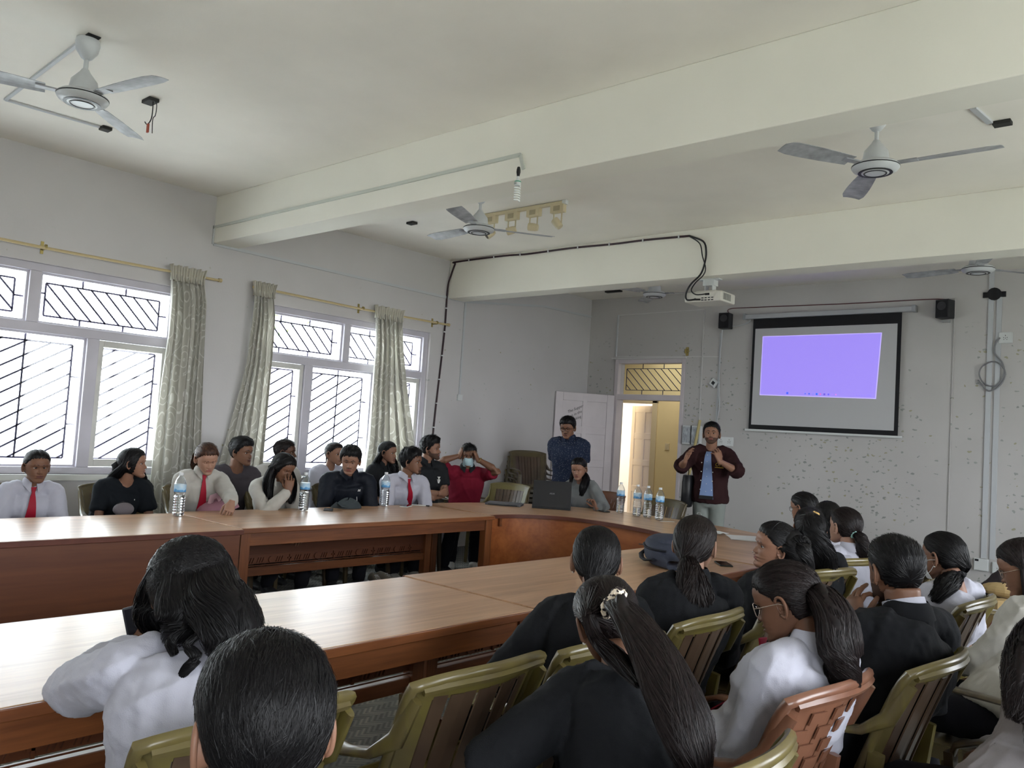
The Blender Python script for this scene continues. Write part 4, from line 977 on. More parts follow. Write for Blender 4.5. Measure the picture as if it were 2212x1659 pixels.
quad(-4.79, -3.03, 1.80, 3.055, ys - .003).build('screen_fabric', mat('screen_white', (.50, .50, .51), .8), sc_)
MB().box((-4.87, ys - .012, 1.715), (-2.94, ys + .012, 1.742)).build('weight_bar', M_WHITEPL, sc_, bevel=.004)
im = quad(-4.675, -3.21, 2.195, 2.945, ys - .0065, skew=(-.005, 0, -.04, -.02)).build('projected_image', mat('projected_purple', (.2, .17, .3), .8, emit=(.34, .25, .98), es=.215), sc_)
pe = quad(-4.685, -3.20, 2.185, 2.953, ys - .0050, skew=(-.005, 0, -.04, -.02)).build('image_fringe', mat('projected_fringe', (.3, .25, .4), .8, emit=(.5, .42, 1.0), es=.25), sc_)
icons = [(-4.32, .05, (.05, .10, .75)), (-4.09, .016, (.05, .1, .6)), (-4.04, .018, (.05, .1, .6)), (-3.99, .02, (.2, .2, .7)), (-3.945, .022, (.02, .12, .7)), (-3.90, .022, (.6, .15, .5)), (-3.85, .022, (.12, .08, .5)), (-3.80, .022, (.12, .1, .7)), (-3.755, .02, (.3, .2, .8)), (-3.71, .02, (.5, .2, .6))]
for k, (x, w, c) in enumerate(icons):
    w = min(w, .026); z = 2.222 - .02 * (x + 4.7) / 1.4; mk = mat('icon_glow_%d' % k, c, .8, emit=c, es=.25)
    if k % 2: MB().loft([(x, ys - .007, z), (x, ys - .009, z)], [w / 2, w / 2], 12).build('taskbar_icon', mk, sc_)
    else: MB().cbox((x, ys - .008, z), (w, .002, w)).build('taskbar_icon', mk, sc_)
mk = mat('tray_glow', (.15, .12, .5), .8, emit=(.15, .12, .5), es=.5)
for x in (-3.46, -3.43, -3.40, -3.375): MB().cbox((x, ys - .008, 2.205), (.012, .002, .008)).build('tray_icon', mk, sc_)
MB().cbox((-3.32, ys - .008, 2.209), (.05, .002, .005)).cbox((-3.32, ys - .008, 2.197), (.055, .002, .005)).build('tray_clock', mk, sc_)
for x, z, lb, rz in ((-5.205, 3.17, 'black wall loudspeaker left of the screen', .1), (-2.52, 3.19, 'black wall loudspeaker right of the screen', -.25)):
    t = thing('loudspeaker', lb, 'loudspeaker', (x, YF - .08, z), 'wall loudspeakers')
    M = Matrix.Translation((x, YF - .09, z)) @ Matrix.Rotation(rz, 4, 'Z')
    MB().box((-.075, -.07, -.105), (.075, .07, .105), M=M).build('cabinet', mat('speaker_black', (.022, .023, .026), .5), t, bevel=.008)
    MB().box((-.065, -.076, -.095), (.065, -.070, .095), M=M).build('grille', M_BLACKM, t, bevel=.003)
    MB().lathe([(.0, 0), (.05, 0), (.045, .006), (.02, .004), (.0, .009)], (0, 0, 0), 20, M=M @ Matrix.Translation((0, -.076, .03)) @ Matrix.Rotation(PI / 2, 4, 'X')).build('cone', mat('speaker_cone', (.04, .04, .044), .5), t, smooth=True)
    MB().box((-.03, .06, -.04), (.03, .09 / math.cos(rz) + .001, .04), M=M).build('wall_bracket', M_BLACK, t)
    if rz < 0: MB().box((-2.56, YF - .06, 3.05), (-2.48, YF - .002, 3.075)).build('small_shelf', mat('shelf_grey', (.35, .36, .36), .6), t)
# ================================================================= people
def arrmesh(name, V, F, mi, mats, parent, smooth=True, origin=None, angle=None):
    me = bpy.data.meshes.new(name)
    V = np.asarray(V, float)
    if parent is not None: V = V - np.array(world_loc(parent))
    me.from_pydata(V.tolist(), [], F)
    me.polygons.foreach_set('material_index', mi if mi is not None else [0] * len(F))
    if smooth: me.polygons.foreach_set('use_smooth', [True] * len(F))
    me.update()
    o = bpy.data.objects.new(name, me); COL.objects.link(o)
    for m in mats: me.materials.append(m)
    if parent is not None: o.parent = parent
    if angle:
        try: me.set_sharp_from_angle(angle=math.radians(angle))
        except Exception: pass
    return o

# ---- head -----------------------------------------------------------------
_z = [.115, .112, .105, .09, .06, .045, .02, 0, -.03, -.045, -.055, -.0625, -.07, -.08, -.095, -.105, -.112, -.115]
_fr = [.0, .018, .035, .062, .086, .091, .089, .081, .084, .086, .090, .0875, .0885, .085, .090, .087, .080, .066]
_bk = [.0, -.022, -.048, -.078, -.102, -.108, -.110, -.106, -.090, -.078, -.066, -.058, -.046, -.030, .0, .026, .046, .056]
_wd = [.0, .018, .037, .056, .072, .0755, .0775, .0765, .0715, .068, .065, .0625, .059, .053, .041, .030, .017, .006]
_zi = np.array(_z)[::-1]
def hprof(z): return (np.interp(z, _zi, _fr[::-1]), np.interp(z, _zi, _bk[::-1]), np.interp(z, _zi, _wd[::-1]))
ZR = np.concatenate([np.linspace(.1146, .10, 7), np.linspace(.094, .03, 12), np.linspace(.025, -.085, 46), np.linspace(-.088, -.1146, 11)])
TH = np.concatenate([np.linspace(-95, 95, 65), np.linspace(100, 260, 25)]) * PI / 180
def head_base(ZR, TH):
    f, b, w = hprof(ZR)
    w = w.copy()
    yc = np.where(ZR > -.045, -.008, 0) ; k = np.clip((-.045 - ZR) / .05, 0, 1); yc = np.where(ZR > -.045, -.008, -.008 + ((f + b) / 2 + .008) * k)
    s, c = np.sin(TH), np.cos(TH)
    e = 2 / 2.35; eb = 2 / 2.15
    ex = np.where(c > 0, e, eb)
    X = w[:, None] * (np.sign(s) * abs(s) ** ex)[None]
    Y = np.where(c[None] > 0, yc[:, None] + (f - yc)[:, None] * abs(c[None]) ** e, yc[:, None] - (yc - b)[:, None] * abs(c[None]) ** eb)
    Z = np.repeat(ZR[:, None], len(TH), 1)
    # jaw line rises towards the ears
    Z = Z + np.where(Z < -.03, (-.03 - Z) / .085, 0) * np.clip((.06 - Y) / .12, 0, 1) * .022
    return X, Y, Z
def g(u, s): return np.exp(-(u / s) ** 2)
def head_mesh(fem=True, open_eye=.7, nose=1.0):
    X, Y, Z = head_base(ZR, TH); fm = np.clip((Y - .03) / .03, 0, 1)
    n = np.interp(Z, [-.050, -.044, -.038, -.031, -.015, .004, .014], [0, .004, .019, .0235, .0135, .003, 0]) * nose
    sg = np.interp(Z, [-.044, -.03, 0.01], [.0115, .0085, .0065])
    D = n * g(X, sg)
    for s in (-1, 1):
        D += .0075 * g(X - s * .0135, .0055) * g(Z + .0345, .0065) * nose
        D -= .0125 * g(X - s * .031, .0145) * g(Z - .0005, .0105)
        D += .0042 * g(X - s * .028, .018) * g(Z - .019, .007)
        D += .0040 * g(X - s * .045, .018) * g(Z + .030, .018)
        D -= .0030 * g(X - s * .046, .012) * g(Z + .066, .016)
        D -= .0018 * g(X - s * .026, .005) * g(Z + .060, .008)
    lw = 1 / (1 + np.exp((abs(X) - .021) / .0025))
    D += (.0055 if fem else .0042) * g(Z + .0555, .0042) * lw * (1 - .25 * g(X, .003))
    D += (.0065 if fem else .0050) * g(Z + .0680, .0048) * lw
    D -= .0045 * g(Z + .0615, .0018) * lw
    D -= .0028 * g(Z + .078, .006) * g(X, .02)
    D += .0035 * g(Z + .096, .011) * g(X, .020 if fem else .026)
    Y = Y + D * fm
    X = X * (1 + (-.07 if fem else .05) * np.clip((-.04 - Z) / .05, 0, 1))
    V = np.stack([X, Y, Z], -1).reshape(-1, 3); a, b = X.shape
    idx = np.arange(a * b).reshape(a, b); r = np.roll(idx, -1, 1)
    F = np.stack([idx[:-1], idx[1:], r[1:], r[:-1]], -1).reshape(-1, 4)
    C = V[F].mean(1); x, y, z = C.T; mi = np.zeros(len(F), int)
    front = y > .055
    lip = front & (((abs(x) / .0235) ** 2 + np.where(z > -.0615, (z + .0615) / .0098, (z + .0615) / .0125) ** 2) < 1)
    mi[lip] = 1
    bz = .0215 + .004 * np.clip((abs(x) - .012) / .018, 0, 1) - .006 * np.clip((abs(x) - .034) / .015, 0, 1)
    brow = front & (abs(z - bz) < (.0017 if fem else .0033) * np.clip(1.6 - abs(x) / .045, .4, 1)) & (abs(x) > .0115) & (abs(x) < .048)
    mi[brow] = 2
    F = [tuple(q) for q in F.tolist()]; F.append(tuple(range(b))); F.append(tuple(range((a - 1) * b, a * b))[::-1]); mi = mi.tolist() + [0, 0]
    # eyes
    mb = MB(); mb.v = V.tolist(); mb.f = F; mb.m = mi
    for s in (-1, 1):
        c = Vector((s * .031, .0585, .0005)); R_ = .0125
        for i0, i1, m in ((0, 4, 4), (4, 12, 3)):   # iris cap then white
            rows = [[(c.x + R_ * math.sin(t) * math.cos(p), c.y + R_ * math.cos(t) + (.0006 if m == 4 else 0), c.z + R_ * math.sin(t) * math.sin(p)) for p in np.linspace(0, 2 * PI, 17)[:-1]] for t in np.linspace(i0 * .115 + .001, i1 * .115, 6)]
            mb.grid(rows, m, closed_u=True)
        # lids: skin shells from above and below, meeting lower when the eye looks down
        up = .0062 - .0105 * (1 - open_eye); lo = -.0056
        for z0, z1 in ((up, .0135), (-.0135, lo if open_eye > .15 else up)):
            rows = []
            for zz in np.linspace(z0, z1, 6):
                rr = .0139; q = max(0, rr * rr - zz * zz) ** .5
                rows.append([(c.x + q * math.sin(t), c.y + q * math.cos(t), c.z + zz - .0012 * abs(math.sin(t)) * (1 if z0 > -.01 else -1)) for t in np.linspace(-1.45, 1.45, 12)])
            mb.grid(rows, 0)
        # lash line
        rows = []
        for zz, rr in ((up - .0007, .0140), (up + .0009, .0144)):
            q = (rr * rr - zz * zz) ** .5; rows.append([(c.x + q * math.sin(t), c.y + q * math.cos(t), c.z + zz - .0012 * abs(math.sin(t))) for t in np.linspace(-1.2, 1.2, 12)])
        mb.grid(rows, 2)
        # nostril
        mb.ball((s * .0075, .092 + .010 * nose, -.0425), (.0035, .003, .0015), 8, 5)
        # ear: concave shell with a rolled rim and a lobe
        ec = Vector((s * .0745, -.012, -.008)); E = Matrix.Rotation(s * .32, 4, 'Z') @ Matrix.Rotation(-.12, 4, 'X')
        rim = []
        for t in np.linspace(-2.5, 2.3, 18):
            rim.append((s * (.010 + .004 * math.cos(t - 1)), -.017 * math.cos(t * .97 + .35) * (1 if True else 1) - .004, .031 * math.sin(t * .97 + .35) + .002))
        pts = []
        for k, t in enumerate(np.linspace(0, 1, 20)):
            a = math.radians(-150 + 285 * t); ry = .017 + .003 * math.sin(a); pts.append(E @ Vector((s * (.010 + .003 * math.sin(PI * t)), -ry * math.sin(a + PI / 2 + .15) * 1.0, .031 * math.cos(a + PI / 2 + .15) * -1.0)))
        pts = [ec + p for p in pts]
        mb.loft(pts, [.0045] * 2 + [.005] * 16 + [.0055] * 2, 6)
        rows = []
        for q in (1.0, .75, .45, .15):
            rows.append([tuple(ec + E @ Vector((s * (.008 - .012 * (1 - q) ** .7), .0185 * q * math.cos(a), .031 * q * math.sin(a)))) for a in np.linspace(0, 2 * PI, 17)[:-1]])
        mb.grid(rows, 0, closed_u=True)
        rows = [[tuple(ec + E @ Vector((s * (.008 - .016 * k), .0185 * (1 - .3 * k) * math.cos(a), .031 * (1 - .25 * k) * math.sin(a)))) for a in np.linspace(0, 2 * PI, 17)[:-1]] for k in (0, .5, 1)]
        mb.grid(rows, 0, closed_u=True)
        mb.ball(tuple(ec + E @ Vector((s * .006, .003, -.030))), (.005, .007, .009), 8)
        mb.ball(tuple(ec + E @ Vector((s * .004, .013, -.004))), (.005, .004, .007), 8)
    return mb
HEADS = {}
def get_head(fem, oe, nose=1.0):
    k = (fem, oe, nose)
    if k not in HEADS:
        m = head_mesh(fem, oe, nose); HEADS[k] = (np.array(m.v, float), m.f, m.m)
    return HEADS[k]

# ---- hair -----------------------------------------------------------------
ZC = np.concatenate([np.linspace(.1146, .10, 6), np.linspace(.092, -.10, 44)]); TC = np.linspace(-PI, PI, 73)[:-1]
def hairline(y, style):
    if style == 'male': ys, zs = [-.11, -.06, -.035, -.015, .006, .02, .045, .062, .09], [-.062, -.058, -.045, -.012, -.018, .012, .040, .058, .066]
    elif style == 'cover': ys, zs = [-.11, -.06, -.02, .0, .02, .035, .05, .07, .09], [-.085, -.085, -.085, -.085, -.07, -.03, .02, .058, .072]
    else: ys, zs = [-.11, -.06, -.035, -.015, .006, .02, .045, .062, .09], [-.075, -.07, -.060, -.005, .004, .018, .040, .060, .070]
    return np.interp(y, ys, zs)
def cap_surface(style, top, side, seed, rough=0.0, part=None):
    X, Y, Z = head_base(ZC, TC); P = np.stack([X, Y, Z], -1); c = np.array([0, -.012, .01])
    d = P - c; d /= np.linalg.norm(d, axis=-1)[..., None]
    zh = hairline(Y, style); r = np.random.default_rng(seed)
    jag = .004 * np.sin(TC * 23 + seed)[None] + .003 * np.sin(TC * 41 + 2 * seed)[None]
    m = np.clip((Z - zh - jag) / .008, 0, 1); m = m * m * (3 - 2 * m); m2 = np.clip((Z - zh - jag) / .055, 0, 1); m2 = .16 + .84 * (1 - (1 - m2) ** 2)
    upk = np.clip((Z - .0) / .085, 0, 1)
    t = side + (top - side) * upk
    if rough: t = t * (1 + rough * (np.sin(X * 95 + seed) * np.sin(Y * 80 + seed * 2) + .5 * np.sin(X * 210 + Y * 170 + Z * 120)))
    t = t * (1 + .05 * np.sin(TC * 34 + seed)[None])
    if part is not None: t = t * (1 - .55 * np.exp(-((X - part) / .005) ** 2) * (Z > .03) * (Y > -.05))
    return P + d * (t * m2 * m - .007 * (1 - m))[..., None], m, d
def radial_table(P, c):
    v = (P - c).reshape(-1, 3); r = np.linalg.norm(v, axis=1); u = v / r[:, None]
    az = np.linspace(-PI, PI, 49)[:-1]; el = np.linspace(-PI / 2, PI / 2, 25); T_ = np.zeros((25, 48))
    for i, e in enumerate(el):
        D = np.stack([np.sin(az) * math.cos(e), np.cos(az) * math.cos(e), np.full(48, math.sin(e))], 1)
        T_[i] = r[np.argmax(D @ u.T, axis=1)]
    def f(D):
        a = (np.arctan2(D[..., 0], D[..., 1]) + PI) / (2 * PI) * 48; e = (np.arcsin(np.clip(D[..., 2], -1, 1)) + PI / 2) / PI * 24
        a0 = np.floor(a).astype(int) % 48; e0 = np.clip(np.floor(e).astype(int), 0, 23); fa = a - np.floor(a); fe = e - e0
        return (T_[e0, a0] * (1 - fa) + T_[e0, (a0 + 1) % 48] * fa) * (1 - fe) + (T_[e0 + 1, a0] * (1 - fa) + T_[e0 + 1, (a0 + 1) % 48] * fa) * fe
    return f
def slerp(a, b, t):
    om = np.arccos(np.clip((a * b).sum(-1), -.9999, .9999))[..., None]; s = np.sin(om)
    return np.sin((1 - t) * om) / s * a + np.sin(t * om) / s * b
def ribbons(paths, width, center, mb, mi=0, taper=.35):
    """paths (S, K, 3): flat locks facing away from center"""
    S, K, _ = paths.shape
    T = np.gradient(paths, axis=1); T /= np.linalg.norm(T, axis=2)[..., None] + 1e-9
    N = paths - center; N = N / (np.linalg.norm(N, axis=2)[..., None] + 1e-9); s = np.cross(T, N); s /= np.linalg.norm(s, axis=2)[..., None] + 1e-9
    rg = np.random.default_rng(S); ph = rg.normal(size=(S, 1, 1)) * .30; s = s * np.cos(ph) + np.cross(s, T) * np.sin(ph)
    w = np.asarray(width).reshape(-1, 1) * np.interp(np.linspace(0, 1, K), [0, .15, .7, 1], [.5, 1, 1, taper])[None]
    A = paths - s * w[..., None] / 2; B = paths + s * w[..., None] / 2
    V = np.stack([A, B], 2).reshape(-1, 3); base = (np.arange(S) * K * 2)[:, None] + (np.arange(K - 1) * 2)[None]
    F = np.stack([base, base + 1, base + 3, base + 2], -1).reshape(-1, 4)
    n = len(mb.v); mb.v.extend(map(tuple, V.tolist())); mb.f.extend(map(tuple, (F + n).tolist())); mb.m.extend(np.repeat((rg.random(S) < .45).astype(int), K - 1).tolist())
def catmull(P, k):
    P = np.array(P, float); n = len(P); t = np.linspace(0, n - 1, k); i = np.clip(np.floor(t).astype(int), 0, n - 2); f = (t - i)[:, None]
    p0 = P[np.clip(i - 1, 0, n - 1)]; p1 = P[i]; p2 = P[i + 1]; p3 = P[np.clip(i + 2, 0, n - 1)]
    return .5 * ((2 * p1) + (-p0 + p2) * f + (2 * p0 - 5 * p1 + 4 * p2 - p3) * f * f + (-p0 + 3 * p1 - 3 * p2 + p3) * f ** 3)
def make_hair(root, HM, hs, hc, near, frame, seed):
    """hs: style dict; HM: head matrix (4x4, scale inside); frame: function (r,f,u)->world for guides, relative to the head centre"""
    r = np.random.default_rng(seed); style = hs.get('line', 'female'); top, side = hs.get('top', .016), hs.get('side', .010)
    P, m, d = cap_surface(style, top, side, seed, hs.get('rough', 0), hs.get('part')); c = np.array([0, -.012, .01]); rt = radial_table(P, c)
    mb = MB(); mb.grid(P, closed_u=True); mb.f.append(tuple(range(len(TC)))); mb.m.append(0)
    H4 = np.array(HM); tow = lambda Q: Q @ H4[:3, :3].T + H4[:3, 3]
    loc = lambda Q: (np.asarray(Q, float) - H4[:3, 3]) @ np.linalg.inv(H4[:3, :3]).T
    mb.v = [tuple(q) for q in tow(np.array(mb.v)).tolist()]
    guides = [(np.array([frame(*p) if len(p) == 3 else (np.array(p[:3]) if len(p) == 5 else tow(np.array(p[:3]))) for p in gpts]), rad) for gpts, rad in hs.get('guides', [])]
    nS = int(hs.get('n', 900) * 1.5) if near else hs.get('n', 900) // 2
    # roots over the scalp
    ok = np.argwhere(m > .6); ok = ok[ok[:, 0] > 0]; pick = ok[r.integers(0, len(ok), nS)]
    Q = P[pick[:, 0], pick[:, 1]] - c; Q /= np.linalg.norm(Q, axis=1)[:, None]; Q += r.normal(size=Q.shape) * .03; Q /= np.linalg.norm(Q, axis=1)[:, None]
    cw = tow(c[None])[0]; wid = hs.get('w', .0018) if near else .0036
    if hs.get('short'):
        fl = np.array(hs['short'], float); K = 6; L = hs.get('len', .035)
        t = fl[None] - (Q @ fl)[:, None] * Q; t /= np.linalg.norm(t, axis=1)[:, None] + 1e-9; t += r.normal(size=t.shape) * hs.get('mess', .3)
        paths = []
        for k in range(K):
            D = Q + t * (L / .1) * k / (K - 1); D /= np.linalg.norm(D, axis=1)[:, None]
            lift = hs.get('lift', .004) * (k / (K - 1)) ** 1.5 * np.clip((Q[:, 2] + .2), 0, 1)
            paths.append(c + D * (rt(D) + np.linspace(.0005, .0022, nS) + lift * (1 + r.normal(size=len(D)) * .4))[:, None])
        paths = np.stack(paths, 1)
        ribbons(tow(paths), np.full(nS, wid) * r.uniform(.6, 1.3, nS), cw, mb)
    if guides:
        # each root runs over the scalp to the start of the guide nearest to it, then down that guide
        gs = np.array([loc(gp[0]) - c for gp, _ in guides]); gd = gs / np.linalg.norm(gs, axis=1)[:, None]
        aff = Q @ gd.T + r.normal(size=(nS, len(guides))) * .12
        if hs.get('part') is not None:    # keep either side of the parting apart
            for j in range(len(guides)):
                if abs(gd[j, 0]) > .35: aff[:, j] -= np.where(np.sign(Q[:, 0] - hs['part']) != np.sign(gd[j, 0]), 3.0, 0)
        a = aff.argmax(1)
        KC = 8 if near else 5
        for j, (gp, rad) in enumerate(guides):
            sel = np.where(a == j)[0]; ns = len(sel)
            KT = 14 if near else 8
            rad = np.interp(np.linspace(0, 1, KT), np.linspace(0, 1, len(rad)), rad); G = catmull(gp, KT)
            T = np.gradient(G, axis=0); T /= np.linalg.norm(T, axis=1)[:, None]
            ux = np.cross(T, np.array([0, 0, 1.]) if abs(T[:, 2]).mean() < .8 else np.array(frame(0, 1, 0)) - np.array(frame(0, 0, 0))); ux /= np.linalg.norm(ux, axis=1)[:, None]; uy = np.cross(ux, T)
            fl = hs.get('flat', .7)
            # underlying mass
            mass = MB(); Gm = np.vstack([G[0] + (cw - G[0]) * .55, G]); rad_ = np.concatenate([[rad[0] * .9], rad]); tp = np.interp(np.linspace(0, 1, KT + 1), [0, .75, 1], [1, 1, .35]); mass.loft(Gm, [(q * .90 * k_ + .001, q * .90 * k_ * fl + .001) for q, k_ in zip(rad_, tp)], 14 if near else 9, up=tuple(np.array(frame(0, 1, 0)) - np.array(frame(0, 0, 0))))
            MV = np.array(mass.v); Mn = MV - np.repeat(Gm, len(MV) // len(Gm), 0)[:len(MV)]
            MV = MV + Mn * (.10 * np.sin(np.arange(len(MV)) * 2.4) + .07 * np.sin(MV[:, 2] * 90 + np.arange(len(MV)) * 1.9))[:, None]
            n0 = len(mb.v); mb.v.extend(map(tuple, MV.tolist())); mb.f.extend([tuple(n0 + i for i in f) for f in mass.f]); mb.m.extend([0] * len(mass.f))
            extra = int(ns * hs.get('fill', .8)); tot = ns + extra
            ph = r.uniform(0, 2 * PI, tot); rr = np.sqrt(r.uniform(.55, 1.15, tot))
            wav = hs.get('wave', .1); cu = hs.get('curl', 0); ln = r.uniform(hs.get('lmin', .8), 1.0, tot)
            u = np.linspace(0, 1, KT)[None] * ln[:, None]
            ui = u * (KT - 1); i0 = np.clip(np.floor(ui).astype(int), 0, KT - 2); ff = (ui - i0)[..., None]
            Gi = G[i0] * (1 - ff) + G[i0 + 1] * ff; X_ = ux[i0]; Y_ = uy[i0]; Ri = (rad[i0] * (1 - ff[..., 0]) + rad[i0 + 1] * ff[..., 0])
            aa = ph[:, None] + wav * np.sin(u * 7 + ph[:, None] * 3) + .4 * u * r.normal(size=(tot, 1))
            R2 = Ri * rr[:, None]
            tail = Gi + X_ * (np.cos(aa) * R2)[..., None] + Y_ * (np.sin(aa) * R2 * fl)[..., None]
            if cu:
                hp = r.uniform(0, 6.3, (tot, 1)); fq = hs.get('cfreq', 34) * np.linalg.norm(np.diff(G, axis=0), axis=1).sum() ; grow = np.clip(u * 1.8, 0, 1)
                tail = tail + X_ * (cu * grow * np.sin(u * fq + hp))[..., None] + Y_ * (cu * grow * np.cos(u * fq * .97 + hp))[..., None] 
            if ns:
                Sd = Q[sel]; hit = loc(tail[:ns, 0]) - c; hd = hit / np.linalg.norm(hit, axis=1)[:, None]; hr = np.linalg.norm(hit, axis=1)
                cp = []
                for k in range(KC):
                    t = k / KC; D = slerp(Sd, hd, t); D /= np.linalg.norm(D, axis=1)[:, None]; R0 = rt(D) + np.linspace(.0006, .0026, ns)
                    bl = np.clip((t - .6) / .4, 0, 1) ** 2; cp.append(c + D * (R0 * (1 - bl) + np.maximum(hr, R0) * bl)[:, None])
                capp = tow(np.stack(cp, 1)); full = np.concatenate([capp, tail[:ns]], 1)
                ribbons(full, np.full(ns, wid) * r.uniform(.6, 1.4, ns), cw, mb)
            if extra:
                cen = Gi[ns:] ; paths = tail[ns:]
                ribbons(paths, np.full(extra, wid) * r.uniform(.6, 1.4, extra), G.mean(0) - (tail[ns:].mean((0, 1)) - G.mean(0)), mb)
    o = arrmesh('hair', np.array(mb.v), mb.f, mb.m, [hc, HAIR2[hc.name]], root)
    return o

# ---- hands ----------------------------------------------------------------
def hand(mb, W, dirv, palm, side, curl=(.35,) * 4, thumb=.5, spread=.08, s=1.0, mi=0, seg=7, point=None):
    """W wrist; dirv fingers' way; palm: normal out of the palm; side +1 right hand"""
    d = Vector(dirv).normalized(); n = Vector(palm); n = (n - d * n.dot(d)).normalized(); x = d.cross(n) * side  # x points to the thumb side
    W = Vector(W)
    def L(a, b, c_): return W + (x * a + d * b + n * c_) * s
    mb.loft([L(0, -.03, 0), L(0, .0, 0), L(.002, .025, 0), L(.002, .055, .001), L(0, .080, .001), L(0, .092, .001)], [(.026 * s, .019 * s), (.027 * s, .018 * s), (.036 * s, .0165 * s), (.042 * s, .015 * s), (.040 * s, .012 * s), (.034 * s, .008 * s)], 12, mi, up=tuple(n), n=2.6)
    fx = (.030, .010, -.010, -.029); fl = (.070, .079, .074, .058)
    for i in range(4):
        c_ = curl[i] if i < len(curl) else curl[-1]; a0 = (1.5 - i) * spread
        base = L(fx[i], .075 + (-.004, 0, -.002, -.010)[i], 0); ang = 0.0; p = base; pts = [p]; dd = (d * math.cos(a0) + x * math.sin(a0))
        for k, seg_l in enumerate((.46, .31, .25)):
            ang += c_ * (.75, 1.05, .8)[k] * 1.1
            p = p + (dd * math.cos(ang) + n * math.sin(ang)) * fl[i] * seg_l * s; pts.append(p)
        mb.loft(pts, [.0092 * s, .0088 * s, .008 * s, .0068 * s], seg, mi, roundcap=True)
    # thumb leaves the side of the palm near its base
    b0 = L(.022, .018, .004); t1 = (d * .62 + x * (.80 - .35 * thumb) + n * (.25 + .5 * thumb)).normalized(); p1 = b0 + t1 * .042 * s
    t2 = (d * .85 + x * (.35 - .5 * thumb) + n * (.15 + .6 * thumb)).normalized(); p2 = p1 + t2 * .032 * s; p3 = p2 + (t2 + n * .1 - x * .2 * thumb).normalized() * .026 * s
    mb.loft([b0, p1, p2, p3], [.014 * s, .011 * s, .0098 * s, .0078 * s], seg, mi, roundcap=True)

# ---- clothes --------------------------------------------------------------
def cloth(name, col, rough=.85, weave=.25, scale=350):
    return mat(name, col, rough, spec=.2, bump=weave, bscale=scale, var=.04, vscale=5, sheen=.1 if sum(col) > .5 else 0)
M_WSH = cloth('white_shirt_cotton', (.42, .42, .485)); M_CSH = cloth('cream_shirt_cotton', (.42, .405, .37)); M_GSH = cloth('greyish_shirt_cotton', (.27, .25, .265))
M_BLZ = cloth('black_blazer_wool', (.0075, .0082, .0100), .85); M_BTEE = cloth('black_tee_cotton', (.007, .009, .012), .9); M_GTEE = cloth('grey_tee_cotton', (.055, .048, .055), .9)
M_NAVYJ = cloth('navy_jacket_shell', (.008, .010, .016), .6); M_POLO = cloth('charcoal_polo', (.015, .016, .018), .9); M_RPOLO = cloth('red_polo', (.16, .008, .022), .85)
M_GTOP = cloth('light_grey_top', (.17, .18, .18), .9); M_MAROON = cloth('maroon_varsity', (.026, .009, .010), .85); M_TIE = cloth('red_tie_satin', (.30, .008, .024), .5, .1)
M_JEANS = cloth('dark_trousers', (.012, .012, .016), .9); M_CHINO = cloth('stone_trousers', (.22, .24, .225), .9); M_BLUES = cloth('sky_blue_shirt', (.17, .24, .42), .8)
M_DRED = cloth('dark_red_tie', (.20, .006, .02), .5, .1); M_DARKB = cloth('dark_brown_jacket', (.035, .028, .03), .9)
def dotted():
    m, nt, b, N, Lk, ramp, mix, math_ = nodes_of('dotted_navy_shirt', .85, .2)
    tc = N('TexCoord'); v = N('TexVoronoi', Scale=75.0, Randomness=.9); Lk(tc.outputs['Object'], v.inputs['Vector'])
    Lk(mix(math_('LESS_THAN', v.outputs['Distance'], .17), (.012, .018, .040), (.26, .29, .30)), b.inputs['Base Color']); return m
M_DOTS = dotted()
SK = {k: mat('skin_' + k, c, .48, spec=.35, var=.06, vscale=9, sss=.06, bump=.08, bscale=220) for k, c in dict(fair=(.32, .180, .125), tan=(.235, .120, .077), brown=(.165, .080, .048), deep=(.105, .050, .030)).items()}
LIP = {k: mat('lips_' + k, c, .4) for k, c in dict(fair=(.24, .075, .065), tan=(.17, .058, .048), brown=(.11, .042, .034), deep=(.07, .030, .024)).items()}
M_EYEW = mat('eye_white', (.55, .53, .50), .2); M_IRIS = mat('dark_iris', (.012, .008, .006), .1); M_NOST = mat('nostril', (.02, .008, .006), .8)
def hairm(name, c, c2):
    m, nt, b, N, Lk, ramp, mix, math_ = nodes_of(name, .5, .22)
    tc = N('TexCoord'); n = N('TexNoise', Scale=55.0, Detail=3.0); Lk(tc.outputs['Object'], n.inputs['Vector']); Lk(ramp(n.outputs[0], [(.4, c), (.68, c2)]), b.inputs['Base Color'])
    return m
HAIR2 = {}
HB = hairm('black_hair', (.0025, .0023, .0028), (.006, .005, .0055)); HD = hairm('dark_brown_hair', (.005, .003, .003), (.014, .0085, .008)); HA = hairm('auburn_hair', (.028, .012, .008), (.075, .036, .022)); HR = hairm('reddish_dark_hair', (.0045, .0028, .0029), (.013, .0078, .0078))

